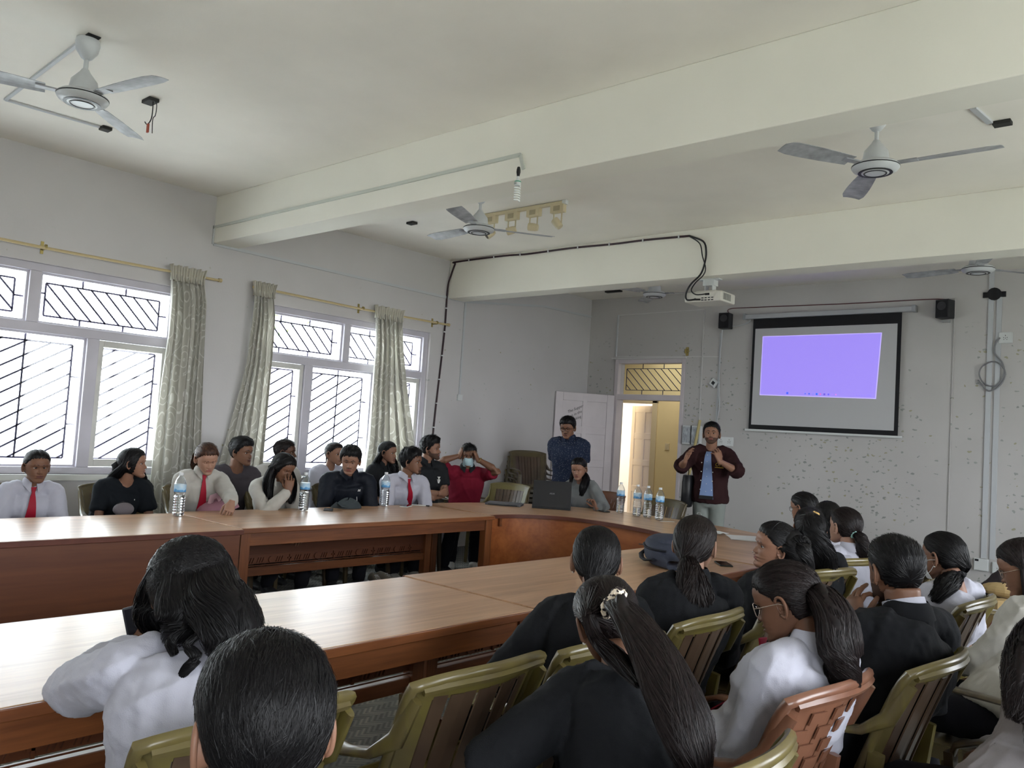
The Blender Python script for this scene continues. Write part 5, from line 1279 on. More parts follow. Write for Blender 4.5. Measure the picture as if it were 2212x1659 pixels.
for h_, c_ in ((HB, (.0085, .0078, .0085)), (HD, (.018, .012, .011)), (HA, (.10, .055, .035)), (HR, (.019, .0125, .012))): HAIR2[h_.name] = mat(h_.name + '_light', tuple(x * .75 for x in c_), .46, spec=.28)
def front_of(GV, p, F, Rt, ex=0, r_=0):
    """point on the front of a garment at the height of p"""
    d = GV - np.array(p); rr = d @ np.array(Rt); zz = d[:, 2]; ff = d @ np.array(F)
    m = (abs(rr - r_) < .03) & (abs(zz) < .02) & (ff < (.19 if r_ else .205))
    f = np.percentile(ff[m], 92) + .004 if m.any() else .13
    return Vector(p) + Rt * r_ + F * (float(f) + ex)
NP = 0
def person(label, head, face, look=None, pitch=0, roll=0, fem=True, skin='tan', hair=None, hcol=HB, shirt=M_WSH, sleeve='long', trousers=M_JEANS, stand=False,
           armL=None, armR=None, near=False, eye=.7, nose=1.0, tie=None, collar=None, hipf=None, tl=None, scale=1.0, beard=None, handL=None, handR=None, puff=0.0, tuck=0, lean=0.0, legs=True, collar_m=None, seat=None):
    """face / look: headings in degrees from +y towards -x (body, head)"""
    global NP; NP += 1; seed = NP
    look = face if look is None else look
    a = math.radians(face); F = Vector((-math.sin(a), math.cos(a), 0)); Rt = Vector((math.cos(a), math.sin(a), 0)); U = Vector((0, 0, 1))
    s = (.955 if fem else 1.0) * scale; Hc = Vector(head)
    HM = Matrix.Translation(Hc) @ Matrix.Rotation(math.radians(look), 4, 'Z') @ Matrix.Rotation(math.radians(pitch), 4, 'X') @ Matrix.Rotation(math.radians(roll), 4, 'Y') @ Matrix.Scale(s, 4)
    Sb = HM @ Vector((0, -.038, -.070)); Nb = Sb - U * .085 * s - F * .030 + Rt * lean * .0
    hz = .93 * s if stand else .53
    L = (tl or (.50 if fem else .53)); dz = Nb.z - hz
    if seat is not None: hip = Vector((seat[0], seat[1], hz)) - F * .04
    else:
        off = min(max(0, L * L - dz * dz) ** .5, .15) if hipf is None else hipf
        hip = Vector((Nb.x, Nb.y, hz)) - F * off - Rt * lean
    sl = 0 if stand else max(0, L * L - (Nb - hip).length_squared) ** .5
    root = thing('person', label, 'person', (hip.x, hip.y, 0))
    sp = []
    for t in np.linspace(0, 1, 9): sp.append(hip.lerp(Nb, t) - F * (.022 + .11 * sl) * math.sin(PI * t))
    ax = (Nb - hip).normalized()
    def spine(t): 
        t = min(max(t, 0), 1) * 8; i = min(int(t), 7); return sp[i].lerp(sp[i + 1], t - i)
    tt = [-.10, 0, .14, .28, .42, .58, .72, .84, .92, .97, 1.02]
    W_ = [.12, .160, .150, .128, .132, .150, .158, .150, .112, .078, .058] if fem else [.12, .155, .150, .142, .150, .165, .178, .172, .130, .085, .066]
    D_ = [.09, .120, .110, .092, .100, .124, .120, .100, .080, .066, .054] if fem else [.09, .115, .112, .108, .112, .120, .125, .112, .090, .072, .060]
    def tor(mb, g_, k0=0, k1=11):
        pts = [hip + ax * L * t if t < 0 else (Nb + ax * .008 if t > 1 else spine(t)) for t in tt][k0:k1]
        if k0 == 0: pts[0] = hip - ax * .07
        pts = [p + F * (.012 if .5 < t < .8 and fem else 0) for p, t in zip(pts, tt[k0:k1])]
        mb.loft(pts, [((w + g_) * s, (d_ + g_) * s) for w, d_ in zip(W_[k0:k1], D_[k0:k1])], 20, up=tuple(F), n=2.3)
    hw = (.155 if fem else .182) * s
    shs = {}
    shc = spine(.90)
    for k in (-1, 1): shs[k] = shc + Rt * k * hw + F * .012 + ax * .0
    ua, fa = .275 * s, .25 * s
    def ik(sh, Wt, pole):
        v = Wt - sh; d_ = min(v.length, (ua + fa) * .995); d_ = max(d_, .08); vn = v.normalized(); W2 = sh + vn * d_
        ca = (ua * ua + d_ * d_ - fa * fa) / (2 * ua * d_); ca = max(-1, min(1, ca)); pl = (pole - vn * pole.dot(vn)).normalized()
        return sh + vn * ua * ca + pl * ua * math.sqrt(max(0, 1 - ca * ca)), W2
    arms = {}
    for k, spec, hs_ in ((-1, armL, handL), (1, armR, handR)):
        # spec: (right, forward, up) from the neck base to the wrist, optional pole (r, f, u)
        if spec is None: spec = ((k * .10, .27, -.38),) if not stand else ((k * .25, .02, -.56),)
        w = spec[0]; pole = spec[1] if len(spec) > 1 else (k * .6, -.5, -.8)
        Wt = Vector(w[:3]) if len(w) == 5 else Nb + Rt * w[0] + F * w[1] + U * w[2]; P_ = Rt * pole[0] + F * pole[1] + U * pole[2]
        el, wr = ik(shs[k], Wt, P_); arms[k] = (shs[k], el, wr, hs_ or {})
    body = MB(); tor(body, -.012)
    nk = .052 if fem else .062; body.loft([Nb - ax * .06, Nb + U * .0, Nb.lerp(Sb, .5) + F * .004, Sb + U * .02], [(nk * 1.25 * s, nk * 1.1 * s), (nk * 1.05 * s, nk * s), (nk * .93 * s, nk * .95 * s), (nk * .95 * s, nk * s)], 16, up=tuple(F))
    mk = .92 if fem else 1.08
    for k, (sh, el, wr, _) in arms.items():
        body.loft([Nb - ax * .03 + Rt * k * .02, shs[k].lerp(Nb, .4) + U * .012, sh], [.045 * s, .046 * s, .050 * s], 12, roundcap=True)
        body.loft([sh, sh.lerp(el, .5), el, el.lerp(wr, .3), el.lerp(wr, .7), wr], [.047 * s * mk, .043 * s * mk, .038 * s * mk, .040 * s * mk, .031 * s * mk, .025 * s * mk], 12, roundcap=True)
    # legs
    lg = {}
    for k in (-1, 1):
        hj = hip + Rt * k * .085
        if stand: kn = hj + F * .02 - U * .43 * s; an = kn - F * .03 - U * .40 * s; lg[k] = (hj, kn, Vector((an.x, an.y, .09)))
        else: kn = hj + F * .41 * s + Rt * k * .04; kn.z = .50; an = kn - F * (.06 + .12 * ((seed * 7 + k) % 3) / 2); an.z = .09; lg[k] = (hj, kn, an)
        h_, kn, an = lg[k]; body.loft([h_, h_.lerp(kn, .5), kn, kn.lerp(an, .35), an], [.072, .064, .052, .050, .034], 10, roundcap=True)
    vx = .008 if near else .0125
    V, Fc, Nn = remesh(body, vx, 2)
    hv, hf, hmi = get_head(fem, eye, nose if not fem else .86); hw_ = np.array(HM)
    HV = hv @ hw_[:3, :3].T + hw_[:3, 3]; n0 = len(V)
    allV = np.vstack([V, HV]); allF = Fc + [tuple(n0 + i for i in f) for f in hf]; mi = [0] * len(Fc) + list(hmi)
    hb = MB()
    for k, (sh, el, wr, hh) in arms.items():
        fd = (wr - el).normalized(); dv = hh.get('dir'); dv = (Rt * dv[0] + F * dv[1] + U * dv[2]) if dv else fd
        pm = hh.get('palm'); pm = (Rt * pm[0] + F * pm[1] + U * pm[2]) if pm else -U + Rt * -k * .3
        hand(hb, wr + fd * .008, dv, pm, k, hh.get('curl', (.35, .38, .42, .45)), hh.get('thumb', .5), hh.get('spread', .06), s * (.97 if fem else 1.06), seg=8 if near else 6)
    n1 = len(allV); allV = np.vstack([allV, np.array(hb.v)]); allF += [tuple(n1 + i for i in f) for f in hb.f]; mi += [0] * len(hb.f)
    hair = hair or {}
    mats = [SK[skin], LIP[skin], hcol, M_EYEW, M_IRIS, M_NOST]
    if beard:
        C = None
        mats.append(mat('stubble_' + skin, tuple(x * .28 for x in SK[skin].node_tree.nodes['Principled BSDF'].inputs['Base Color'].default_value[:3]), .8))
        for i, f in enumerate(hf):
            c_ = hv[list(f)].mean(0)
            if len(f) > 8 or hmi[i] or c_[1] < -.005: continue
            jaw = c_[2] < (-.052 if abs(c_[0]) < .03 else -.045 + .05 * max(0, (.03 - c_[1]) / .04)) and not (abs(c_[0]) < .022 and -.073 < c_[2] < -.052)
            must = abs(c_[0]) < .026 and -.052 < c_[2] < -.0445
            if (beard == 'full' and (jaw or must)) or (beard == 'moustache' and must) or (beard == 'goatee' and (must or (abs(c_[0]) < .03 and c_[2] < -.074))): mi[len(Fc) + i] = 6
    b_ = arrmesh('body', allV, allF, mi, mats, root)
    # hair
    fr = lambda r_, f_, u_: tuple(Hc + (Rt * r_ + F * f_ + U * u_) * s)
    if hair: make_hair(root, HM, hair, hcol, near, fr, seed)
    # trousers and shoes
    if legs:
        tm = MB(); tm.loft([hip - ax * .09, hip - ax * .02, spine(.12), spine(.24)], [(.13, .11), (.172, .135), (.165, .128), (.148, .112)], 16, up=tuple(F))
        for k in (-1, 1):
            h_, kn, an = lg[k]; tm.loft([h_, h_.lerp(kn, .5), kn, kn.lerp(an, .4), an + U * .01], [.092, .083, .070, .065, .062], 12, roundcap=True)
        V, Fc, Nn = remesh(tm, .016, 2); V = folds(V, Nn, .006, 20, seed); arrmesh('trousers', V, Fc, None, [trousers], root)
        for k in (-1, 1):
            an = lg[k][2]; sm = MB(); sm.loft([an - F * .06 - U * .045, an - F * .02 - U * .04, an + F * .07 - U * .052, an + F * .15 - U * .062, an + F * .18 - U * .068], [(.032, .045), (.040, .050), (.044, .036), (.042, .026), (.028, .018)], 12, up=(0, 0, 1), n=2.5)
            sm.build('shoe', mat('dark_shoe', (.03, .03, .032), .5) if seed % 3 else mat('pale_trainer', (.5, .48, .44), .6), root, smooth=True)
    # top
    gm = MB(); gk = .010 + puff; tor(gm, gk, 1, 9); gm.loft([spine(.86), spine(.93), spine(.965) + U * .004], [((W_[8] + gk * .7) * s, (D_[8] + gk * .6) * s), (.100 * s, .080 * s), ((.062 if fem else .074) * s, (.058 if fem else .068) * s)], 16, up=tuple(F), n=2.2)
    if collar: gm.loft([spine(.90), spine(.96), Nb + U * .012, Nb.lerp(Sb, .34) + U * .004], [(.115 * s, .088 * s), (.082 * s, .072 * s), (nk * 1.16 * s, nk * 1.14 * s), (nk * 1.07 * s, nk * 1.08 * s)], 16, up=tuple(F), n=2.1)
    if shirt is not None:
        for k, (sh, el, wr, _) in arms.items():
            gm.loft([Nb - ax * .035 + Rt * k * .03, shs[k].lerp(Nb, .42) + U * .014, sh + U * .004], [.047 * s, .052 * s + puff * .4, .060 * s + puff * .5], 12, roundcap=True)
            a1 = .062 * s + puff * .6
            if sleeve == 'long': gm.loft([sh, sh.lerp(el, .5), el, el.lerp(wr, .45), el.lerp(wr, .9)], [a1, a1 * .95, .053 * s + puff * .6, .046 * s + puff * .6, .037 * s + puff * .5], 14, roundcap=True)
            elif sleeve == 'rolled': gm.loft([sh, sh.lerp(el, .5), el, el.lerp(wr, .30)], [a1, a1 * .95, .056 * s + puff, .052 * s + puff], 14)
            else: gm.loft([sh, sh.lerp(el, .35), sh.lerp(el, .68)], [a1, a1 * .97, a1 * .98], 14)
        if puff > .012: gm.loft([spine(.2), spine(.0), hip - ax * .04], [((W_[2] + gk) * s, (D_[2] + gk) * s), ((W_[1] + gk + .01) * s, (D_[1] + gk + .01) * s), ((W_[1] + gk) * s, (D_[1] + gk) * s)], 16, up=tuple(F))
        V, Fc, Nn = remesh(gm, .0075 if near else .0115, 3)
        V = folds(V, Nn, .011 if near else .009, 15, seed, np.array(ax)); V = folds(V, Nn, .0038, 38, seed + 50); V = folds(V, Nn, .0015, 80, seed + 90)
        GV = V; so = arrmesh({M_BLZ: 'blazer', M_NAVYJ: 'jacket', M_MAROON: 'varsity_jacket'}.get(shirt, 'shirt'), V, Fc, None, [shirt], root)
        cm = collar_m or (shirt if collar else None)
        if collar:
            # folded collar: a stand inside and a leaf turned down outside
            cb_ = MB(); A = []; B = []; wn = (.055 if fem else .066) * s
            for th in np.linspace(math.radians(16), math.radians(344), 41):
                fr_ = math.cos(th); front = max(0, fr_) ** 3
                ctr = Nb + U * .008 + F * .006
                o_ = Rt * math.sin(th) + F * math.cos(th)
                top_ = ctr + o_ * wn * 1.02 + U * (.052 - .040 * front) * s + (Sb - Nb) * .12; mid_ = ctr + o_ * (wn * 1.20) + U * (.040 - .040 * front) * s
                low = ctr + o_ * (wn * 1.38 + .016 * front) + U * (.006 - .060 * front ** 1.5) * s
                A.append([tuple(ctr + o_ * wn * 1.02 - U * .03), tuple(top_), tuple(mid_ + U * .004), tuple(low)]); B.append([tuple(ctr + o_ * wn * .98 - U * .03), tuple(top_ - U * .002 - o_ * .002), tuple(mid_ - o_ * .004), tuple(low - o_ * .003)])
            cb_.slab(A, B).build('collar', cm, so, smooth=True, angle=60)
        if tie:
            K = 11; A = []; B = []
            def fp(t, ex=.0): return front_of(GV, spine(t), F, Rt, ex + .002)
            q0 = front_of(GV, Nb - U * .03, F, Rt, .006) + U * .022
            path = [q0 + U * .010, q0 - U * .012, q0 - U * .028] + [fp(t, .006) for t in (.82, .72, .62, .52, .42, .32)]
            wv = [.019, .013, .010, .017, .022, .026, .030, .034, .036]
            for p, w_ in zip(path, wv): A.append([tuple(p - Rt * w_), tuple(p + F * .004), tuple(p + Rt * w_)]); B.append([tuple(p - Rt * w_ - F * .006), tuple(p - F * .008), tuple(p + Rt * w_ - F * .006)])
            MB().slab(A, B).build('tie', tie, root, smooth=True)
    info = dict(GV=GV, root=root, HM=HM, F=F, Rt=Rt, U=U, Nb=Nb, hip=hip, arms=arms, spine=spine, s=s, ax=ax, body=b_)
    return info
def glasses(P, m, r=.021, round_=True, near=False):
    HM = P['HM']; g_ = MB()
    for s in (-1, 1):
        c = Vector((s * .031, .092, -.002)); pts = [HM @ (c + Vector((r * math.cos(t) * 1.08, -.006 * abs(math.cos(t)), r * math.sin(t) * (.92 if round_ else .8)))) for t in np.linspace(0, 2 * PI, 25)]
        g_.tube(pts, .0016, 6); g_.tube([HM @ Vector((s * .0535, .086, .004)), HM @ Vector((s * .074, .06, .004)), HM @ Vector((s * .080, .0, .004)), HM @ Vector((s * .078, -.02, -.006))], .0014, 6)
    g_.tube([HM @ Vector((-.009, .092, .003)), HM @ Vector((0, .096, .006)), HM @ Vector((.009, .092, .003))], .0015, 6)
    return g_.build('glasses', m, P['root'], smooth=True)
def face_mask(P, m):
    HM = P['HM']; A = []; B = []
    for u in np.linspace(-1, 1, 15):
        ra = []; rb = []
        for v in np.linspace(0, 1, 7):
            z = -.014 - .092 * v + .012 * abs(u) * (.5 - v); x = u * (.060 - .010 * abs(v - .4)); y = .112 - .055 * abs(u) ** 2.2 - .018 * (2 * v - .75) ** 2 - .002 * math.sin(v * 18)
            ra.append(tuple(HM @ Vector((x, y, z)))); rb.append(tuple(HM @ Vector((x * .97, y - .003, z))))
        A.append(ra); B.append(rb)
    mb = MB().slab(A, B)
    for s in (-1, 1):
        for z in (-.02, -.095): mb.tube([HM @ Vector((s * .058, .058, z)), HM @ Vector((s * .074, .02, z * .7)), HM @ Vector((s * .084, -.022, -.012))], .0014, 5)
    return mb.build('face_mask', m, P['root'], smooth=True)
# ================================================================= the cast
MALE = dict(line='male', top=.020, side=.009, short=(.25, .9, .3), len=.040, n=700, lift=.006)
def male(**k): d = dict(MALE); d.update(k); return d
def fem_hair(guides, **k):
    d = dict(line='female', top=.014, side=.009, guides=guides, n=900); d.update(k); return d
BUN = [([(0, -.100, -.02, 1), (0, -.122, -.035, 1), (0, -.135, -.055, 1), (0, -.120, -.075, 1)], [.030, .040, .036, .016])]
PEOPLE = {}
# ---- window side, front row
PEOPLE['star'] = person('girl in a white shirt, star on her red tie, first at the window side', (-6.298, 2.134, 1.050), -98, -92, -4, 0, seat=(-6.4, 2.13), skin='brown', hair=fem_hair(BUN, n=600, part=0.0), hcol=HB, shirt=M_WSH, collar=True, tie=M_TIE, puff=.008)
PEOPLE['blacktee'] = person('woman in a black tee with long straight hair, turned to the right', (-6.299, 2.802, 1.082), -95, -38, 2, 0, seat=(-6.42, 2.7), skin='tan', hair=fem_hair([
    ([(-.02, -.10, -.03, 1), (-.03, -.16, -.16), (-.05, -.17, -.30)], [.075, .085, .06]), ([(-.078, -.02, -.02, 1), (-.09, -.06, -.14), (-.10, -.09, -.26)], [.035, .05, .04]),
    ([(.078, -.035, -.02, 1), (.11, -.10, -.15), (.12, -.11, -.28)], [.035, .055, .04])], side=.012, part=0.0, n=900, line='cover', flat=.6), hcol=HB, shirt=M_BTEE, sleeve='short', puff=.012)
PEOPLE['pinkbag'] = person('girl with auburn tied-back hair, white shirt and red tie, looking down at a pink bag', (-5.976, 3.220, 1.147), -102, -98, -24, 4, seat=(-6.3, 3.3), skin='fair', eye=.05, hair=fem_hair([([(.02, -.105, .0, 1), (.03, -.135, -.03, 1), (.05, -.13, -.10, 1), (.04, -.11, -.17, 1)], [.025, .036, .034, .014])], n=700, top=.018, side=.014), hcol=HA, shirt=M_CSH, collar=True, tie=M_TIE, puff=.010,
    armL=(((-5.602, 3.241, 0.851, 0, 0)), (-.7, -.3, -.6)), handL=dict(curl=(.6, .7, .7, .8), dir=(.3, .5, -.6)))
PEOPLE['cheek'] = person('girl with long straight hair resting her cheek on her hand', (-5.857, 3.827, 1.094), -95, -78, -26, -6, seat=(-6.32, 4.1), skin='brown', eye=.1, hair=fem_hair([
    ([(-.03, -.10, -.03, 1), (-.03, -.13, -.15), (-.02, -.12, -.30)], [.07, .06, .04]), ([(-.076, .0, -.02, 1), (-.07, .05, -.15), (-.04, .09, -.30)], [.035, .045, .035]),
    ([(.078, -.03, -.03, 1), (.12, -.02, -.13), (.12, .02, -.27)], [.035, .05, .03])], line='cover', side=.013, n=900, part=.0), hcol=HB, shirt=M_CSH, sleeve='long', collar=True, puff=.012,
    armR=(((-5.741, 3.811, 0.910, 0, 0)), (.5, .2, -1)), handR=dict(dir=(-.1, -.1, 1), palm=(-.3, -1, 0), curl=(.25, .25, .3, .35), spread=.12))
PEOPLE['zip'] = person('young man in a black zip jacket with small white marks, looking down', (-5.959, 4.577, 1.156), -118, -132, -14, -3, fem=False, seat=(-6.3, 4.82), skin='tan', eye=.2, hair=male(top=.030, side=.014, short=(.5, .9, .1), len=.06, mess=.4), hcol=HB, shirt=M_NAVYJ, collar=True, puff=.020, beard='moustache')
PEOPLE['redtie'] = person('young man with curly black hair, white shirt and red tie, looking right', (-5.925, 5.279, 1.153), -105, -62, 2, 0, fem=False, seat=(-6.34, 5.5), skin='brown', hair=male(top=.034, side=.013, rough=.25, short=(.3, .6, .8), len=.03, mess=1.2, lift=.012), hcol=HB, shirt=M_WSH, collar=True, tie=M_TIE, puff=.014, beard='goatee')
# ---- window side, back row
PEOPLE['greytee'] = person('man in a grey tee with a swept black fringe, against the curtain', (-6.637, 3.903, 1.171), -92, -68, -2, 0, fem=False, skin='brown', hair=male(top=.032, side=.012, short=(-.4, .9, .2), len=.06, mess=.35), hcol=HB, shirt=M_GTEE, sleeve='short', puff=.018)
PEOPLE['older'] = person('older man with short hair in profile behind the girl resting her cheek', (-6.740, 4.415, 1.177), -85, -48, 0, 0, fem=False, skin='deep', hair=male(top=.012, side=.007), hcol=HD, shirt=M_CSH, puff=.018, beard='moustache', collar=True)
PEOPLE['blouse'] = person('girl in a white blouse, half hidden behind the man in the zip jacket', (-6.807, 5.028, 1.169), -88, -80, 0, 0, skin='tan', hair=fem_hair([([(-.03, -.105, -.0, 1), (-.05, -.13, -.06, 1), (-.06, -.12, -.15, 1)], [.022, .032, .02])], n=500), hcol=HD, shirt=M_CSH if False else M_WSH, sleeve='short', puff=.020)
PEOPLE['wavy'] = person('woman with long wavy black hair in a black shirt by the knotted curtain', (-6.641, 5.575, 1.207), -82, -66, -2, 0, skin='tan', hair=fem_hair([
    ([(-.05, -.09, -.02, 1), (-.08, -.13, -.15), (-.09, -.12, -.30)], [.06, .075, .05]), ([(-.075, -.01, -.02, 1), (-.12, .0, -.16), (-.13, .03, -.32)], [.035, .05, .035]), ([(.075, -.04, -.02, 1), (.10, -.09, -.16), (.11, -.08, -.28)], [.035, .045, .03])], curl=.010, wave=.5, n=800), hcol=HB, shirt=M_POLO, sleeve='short', collar=True, puff=.010)
PEOPLE['crossed'] = person('bearded man in a dark polo with a white emblem, arms crossed', (-6.451, 6.009, 1.268), -103, -64, 3, 0, fem=False, skin='tan', hair=male(top=.034, side=.009, rough=.22, short=(.3, .8, .6), len=.03, mess=1.0, lift=.01), hcol=HB, shirt=M_POLO, sleeve='short', collar=True, beard='full', puff=.012, tl=.56,
    armL=((.03, .24, -.34), (-.9, .0, -.9)), armR=((-.03, .27, -.29), (.9, .0, -.9)), handL=dict(dir=(1, -.15, .2), palm=(0, -1, 0)), handR=dict(dir=(-1, -.3, .1), palm=(0, -1, 0)))
PEOPLE['masked'] = person('man in a red polo and pale blue mask, both hands at his ears', (-6.332, 6.455, 1.212), -132, -134, -6, 0, fem=False, skin='brown', hair=male(top=.022, side=.010, mess=.5, lift=.01), hcol=HB, shirt=M_RPOLO, sleeve='short', collar=True, collar_m=M_POLO, puff=.014, tl=.56,
    armR=(((-6.376, 6.349, 1.207, 0, 0)), (1, .3, -.3)), armL=(((-6.183, 6.457, 1.182, 0, 0)), (-1, .3, -.4)), handR=dict(dir=(-.3, -.2, 1), curl=(.5, .6, .9, 1.0)), handL=dict(dir=(.4, -.3, 1), curl=(.5, .6, .9, 1.0)))
# ---- behind the head table
PEOPLE['navy'] = person('man in glasses and a dotted navy shirt standing with hands behind his back', (-5.678, 7.345, 1.591), -158, -160, -16, 0, fem=False, skin='brown', eye=.15, stand=True, scale=.97, hair=male(top=.026, side=.012, short=(.2, .9, .4)), hcol=HB, shirt=M_DOTS, sleeve='short', collar=True, beard='moustache', puff=.022,
    armL=((-.12, -.16, -.55), (-.6, -.8, 0)), armR=((.12, -.16, -.55), (.6, -.8, 0)), hipf=.05)
PEOPLE['laptop'] = person('woman in a light grey top with a side ponytail working at the black laptop', (-5.279, 7.064, 1.157), 176, 196, -14, 3, skin='tan', eye=.25, hair=fem_hair([([(.03, -.10, -.0, 1), (-.06, -.07, -.10), (-.13, .05, -.17), (-.12, .07, -.29)], [.03, .042, .045, .03]), ([(.076, -.03, -.03, 1), (.10, .0, -.12), (.09, .02, -.20)], [.018, .022, .012])], n=800, part=0), hcol=HB, shirt=M_GTOP, puff=.012,
    armL=(((-4.901, 6.893, 0.795, 0, 0)), (-.8, .1, -.8)), handL=dict(dir=(.5, .1, .8), palm=(.5, .6, .3), curl=(.5, .6, .8, .9)), armR=((.16, .36, -.26), (.8, 0, -.6)))
PEOPLE['speaker'] = person('speaker in a maroon varsity jacket over a blue shirt, both hands raised', (-4.250, 8.013, 1.615), -160, -157, 8, 2, fem=False, skin='tan', stand=True, eye=.55, hair=male(top=.024, side=.009, short=(-.5, .7, .3), len=.04), hcol=HB, shirt=M_MAROON, sleeve='rolled', trousers=M_CHINO, beard='full', puff=.022, hipf=.02,
    armR=(((-4.307, 7.583, 1.318, 0, 0)), (.8, -.1, -1)), armL=(((-4.011, 7.778, 1.337, 0, 0)), (-1, -.1, -.9)), handR=dict(dir=(-.25, .1, 1), palm=(-1, .1, .1), curl=(.2, .35, .5, .6), spread=.22, thumb=-.2), handL=dict(dir=(.35, .0, 1), palm=(.6, -.5, 0), curl=(.3, .35, .5, .6), spread=.18, thumb=.1))
# ---- near side, far end
PEOPLE['specsfar'] = person('black-haired woman in glasses, farthest along the near side', (-2.474, 6.151, 1.072), 78, 82, -10, 0, skin='tan', hair=fem_hair(BUN, n=500, side=.014), hcol=HB, shirt=M_BLZ, puff=.018)
PEOPLE['darkbun'] = person('black-haired woman seen from behind beyond the yellow scrunchie', (-2.111, 5.671, 1.046), 60, 40, -8, 0, skin='tan', hair=fem_hair([([(0, -.10, -.02, 1), (0, -.13, -.14), (.02, -.14, -.24)], [.06, .07, .04])], n=600, top=.018, side=.015), hcol=HB, shirt=M_WSH, puff=.018, collar=True)
PEOPLE['yellow'] = person('woman with a yellow scrunchie and a long black ponytail', (-1.809, 4.596, 1.066), 60, 33, -4, 0, seat=(-1.9, 4.5), skin='tan', near=True, hair=fem_hair([([(-1.742, 4.461, 1.153, 0, 0), (-1.699, 4.368, 1.127, 0, 0), (-1.675, 4.369, 1.028, 0, 0), (-1.669, 4.408, 0.941, 0, 0), (-1.665, 4.473, 0.839, 0, 0)], [.024, .05, .078, .085, .06])], n=1300, curl=.004, wave=.3), hcol=HB, shirt=M_BLZ, puff=.018)
PEOPLE['mint'] = person('woman with a mint scrunchie, brown ponytail and white blouse', (-1.807, 5.136, 1.056), 62, 66, 4, 0, seat=(-1.96, 5.12), skin='fair', near=True, hair=fem_hair([([(-1.735, 5.108, 1.028, 0, 0), (-1.689, 5.084, 1.005, 0, 0), (-1.676, 5.101, 0.932, 0, 0), (-1.699, 5.114, 0.851, 0, 0)], [.020, .040, .055, .022])], n=1000, wave=.3, curl=.004), hcol=HR, shirt=M_WSH, puff=.016, collar=True)
PEOPLE['smile'] = person('smiling woman in a black blazer looking back over her shoulder', (-1.679, 3.842, 1.035), 62, 132, 2, -8, seat=(-1.78, 3.66), skin='tan', near=True, eye=.75, hair=fem_hair([([(-.02, -.09, .03, 1), (-1.583, 3.847, 1.037, 0, 0), (-1.538, 3.898, 0.899, 0, 0)], [.075, .072, .035]), ([(-.045, -.088, .0, 1), (-1.534, 3.837, 1.034, 0, 0), (-1.509, 3.867, 0.928, 0, 0)], [.04, .05, .025])], n=1300, part=.02), hcol=HB, shirt=M_BLZ, puff=.016)
PEOPLE['curlypony'] = person('woman in a black blazer with a low curly ponytail, beside the backpack', (-1.663, 3.046, 1.089), 55, 12, -2, 0, seat=(-1.74, 2.88), skin='fair', near=True, hair=fem_hair([([(-1.631, 2.944, 1.038, 0, 0), (-1.601, 2.907, 0.995, 0, 0), (-1.575, 2.897, 0.912, 0, 0), (-1.566, 2.911, 0.832, 0, 0), (-1.565, 2.929, 0.777, 0, 0)], [.034, .052, .072, .062, .022])], n=1500, curl=.011, cfreq=80, wave=.4, lmin=.7), hcol=HD, shirt=M_BLZ, puff=.018, collar=True)
PEOPLE['lowbun'] = person('woman in a black blazer with sleek hair tucked into her collar, leaning on the table', (-1.701, 2.410, 1.067), 62, 38, -6, 0,  seat=(-1.78, 2.26), skin='tan', near=True, hair=fem_hair([([(0, -.098, -.05, 1), (0, -.105, -.10, 1), (0, -.10, -.15, 1)], [.045, .032, .02])], n=1600, w=.0014), hcol=HB, shirt=M_BLZ, puff=.018, collar=True,
    armL=(((-1.762, 2.253, 0.840, 0, 0)), (-1, -.2, -.7)), handL=dict(dir=(.5, .4, .7), palm=(.3, .6, -.7), curl=(.4, .45, .5, .5)))
PEOPLE['leopard'] = person('woman in a black blazer with a leopard scrunchie and very long ponytail', (-1.266, 1.862, 1.009), 66, 52, -26, -10, seat=(-1.10, 1.64), skin='brown', near=True,  hair=fem_hair([([(-1.186, 1.767, 1.083, 0, 0), (-1.108, 1.702, 1.089, 0, 0), (-0.997, 1.644, 1.034, 0, 0), (-0.920, 1.611, 0.967, 0, 0), (-0.859, 1.590, 0.891, 0, 0), (-0.834, 1.593, 0.804, 0, 0)], [.026, .040, .055, .066, .068, .040]), ([(-1.216, 1.702, 1.057, 0, 0), (-1.181, 1.697, 1.008, 0, 0), (-1.103, 1.675, 0.979, 0, 0), (-1.003, 1.632, 0.952, 0, 0)], [.02, .022, .03, .02])], n=2600, w=.0015, wave=.3, flat=.5, lmin=.7, curl=.003), hcol=HR, shirt=M_BLZ, puff=.020,
    armL=(((-1.367, 1.661, 0.717, 0, 0)), (-1, -.3, -.4)))
PEOPLE['whiteback'] = person('woman in clear glasses and a white shirt with a thick ponytail, looking down', (-1.014, 2.420, 1.049), 80, 98, -22, 0, seat=(-1.2, 2.37), skin='brown', near=True, eye=.2, hair=fem_hair([([(-0.946, 2.439, 1.073, 0, 0), (-0.897, 2.401, 1.083, 0, 0), (-0.846, 2.370, 1.034, 0, 0), (-0.825, 2.355, 0.952, 0, 0), (-0.818, 2.368, 0.857, 0, 0)], [.030, .048, .060, .062, .045])], n=2400, w=.0015, flat=.75, lmin=.88, wave=.1), hcol=HR, shirt=M_WSH, puff=.018, collar=True, tie=M_DRED)
PEOPLE['pinch'] = person('bearded man in a black blazer with short cropped hair, fingers at his mouth', (-0.921, 3.131, 1.092), 68, 52, -4, 0, fem=False, seat=(-1.07, 2.95), skin='brown', near=True, hair=male(top=.016, side=.004, short=(.1, .95, .3), len=.04, n=1600, w=.0015), hcol=HB, shirt=M_BLZ, collar=True, beard='full', puff=.020, tie=M_DRED,
    armL=(((-1.046, 3.076, 0.886, 0, 0)), (-.6, .3, -1)), handL=dict(dir=(.3, .2, 1), palm=(.9, -.1, .1), curl=(.55, .30, .35, .4), thumb=.2, spread=.05))
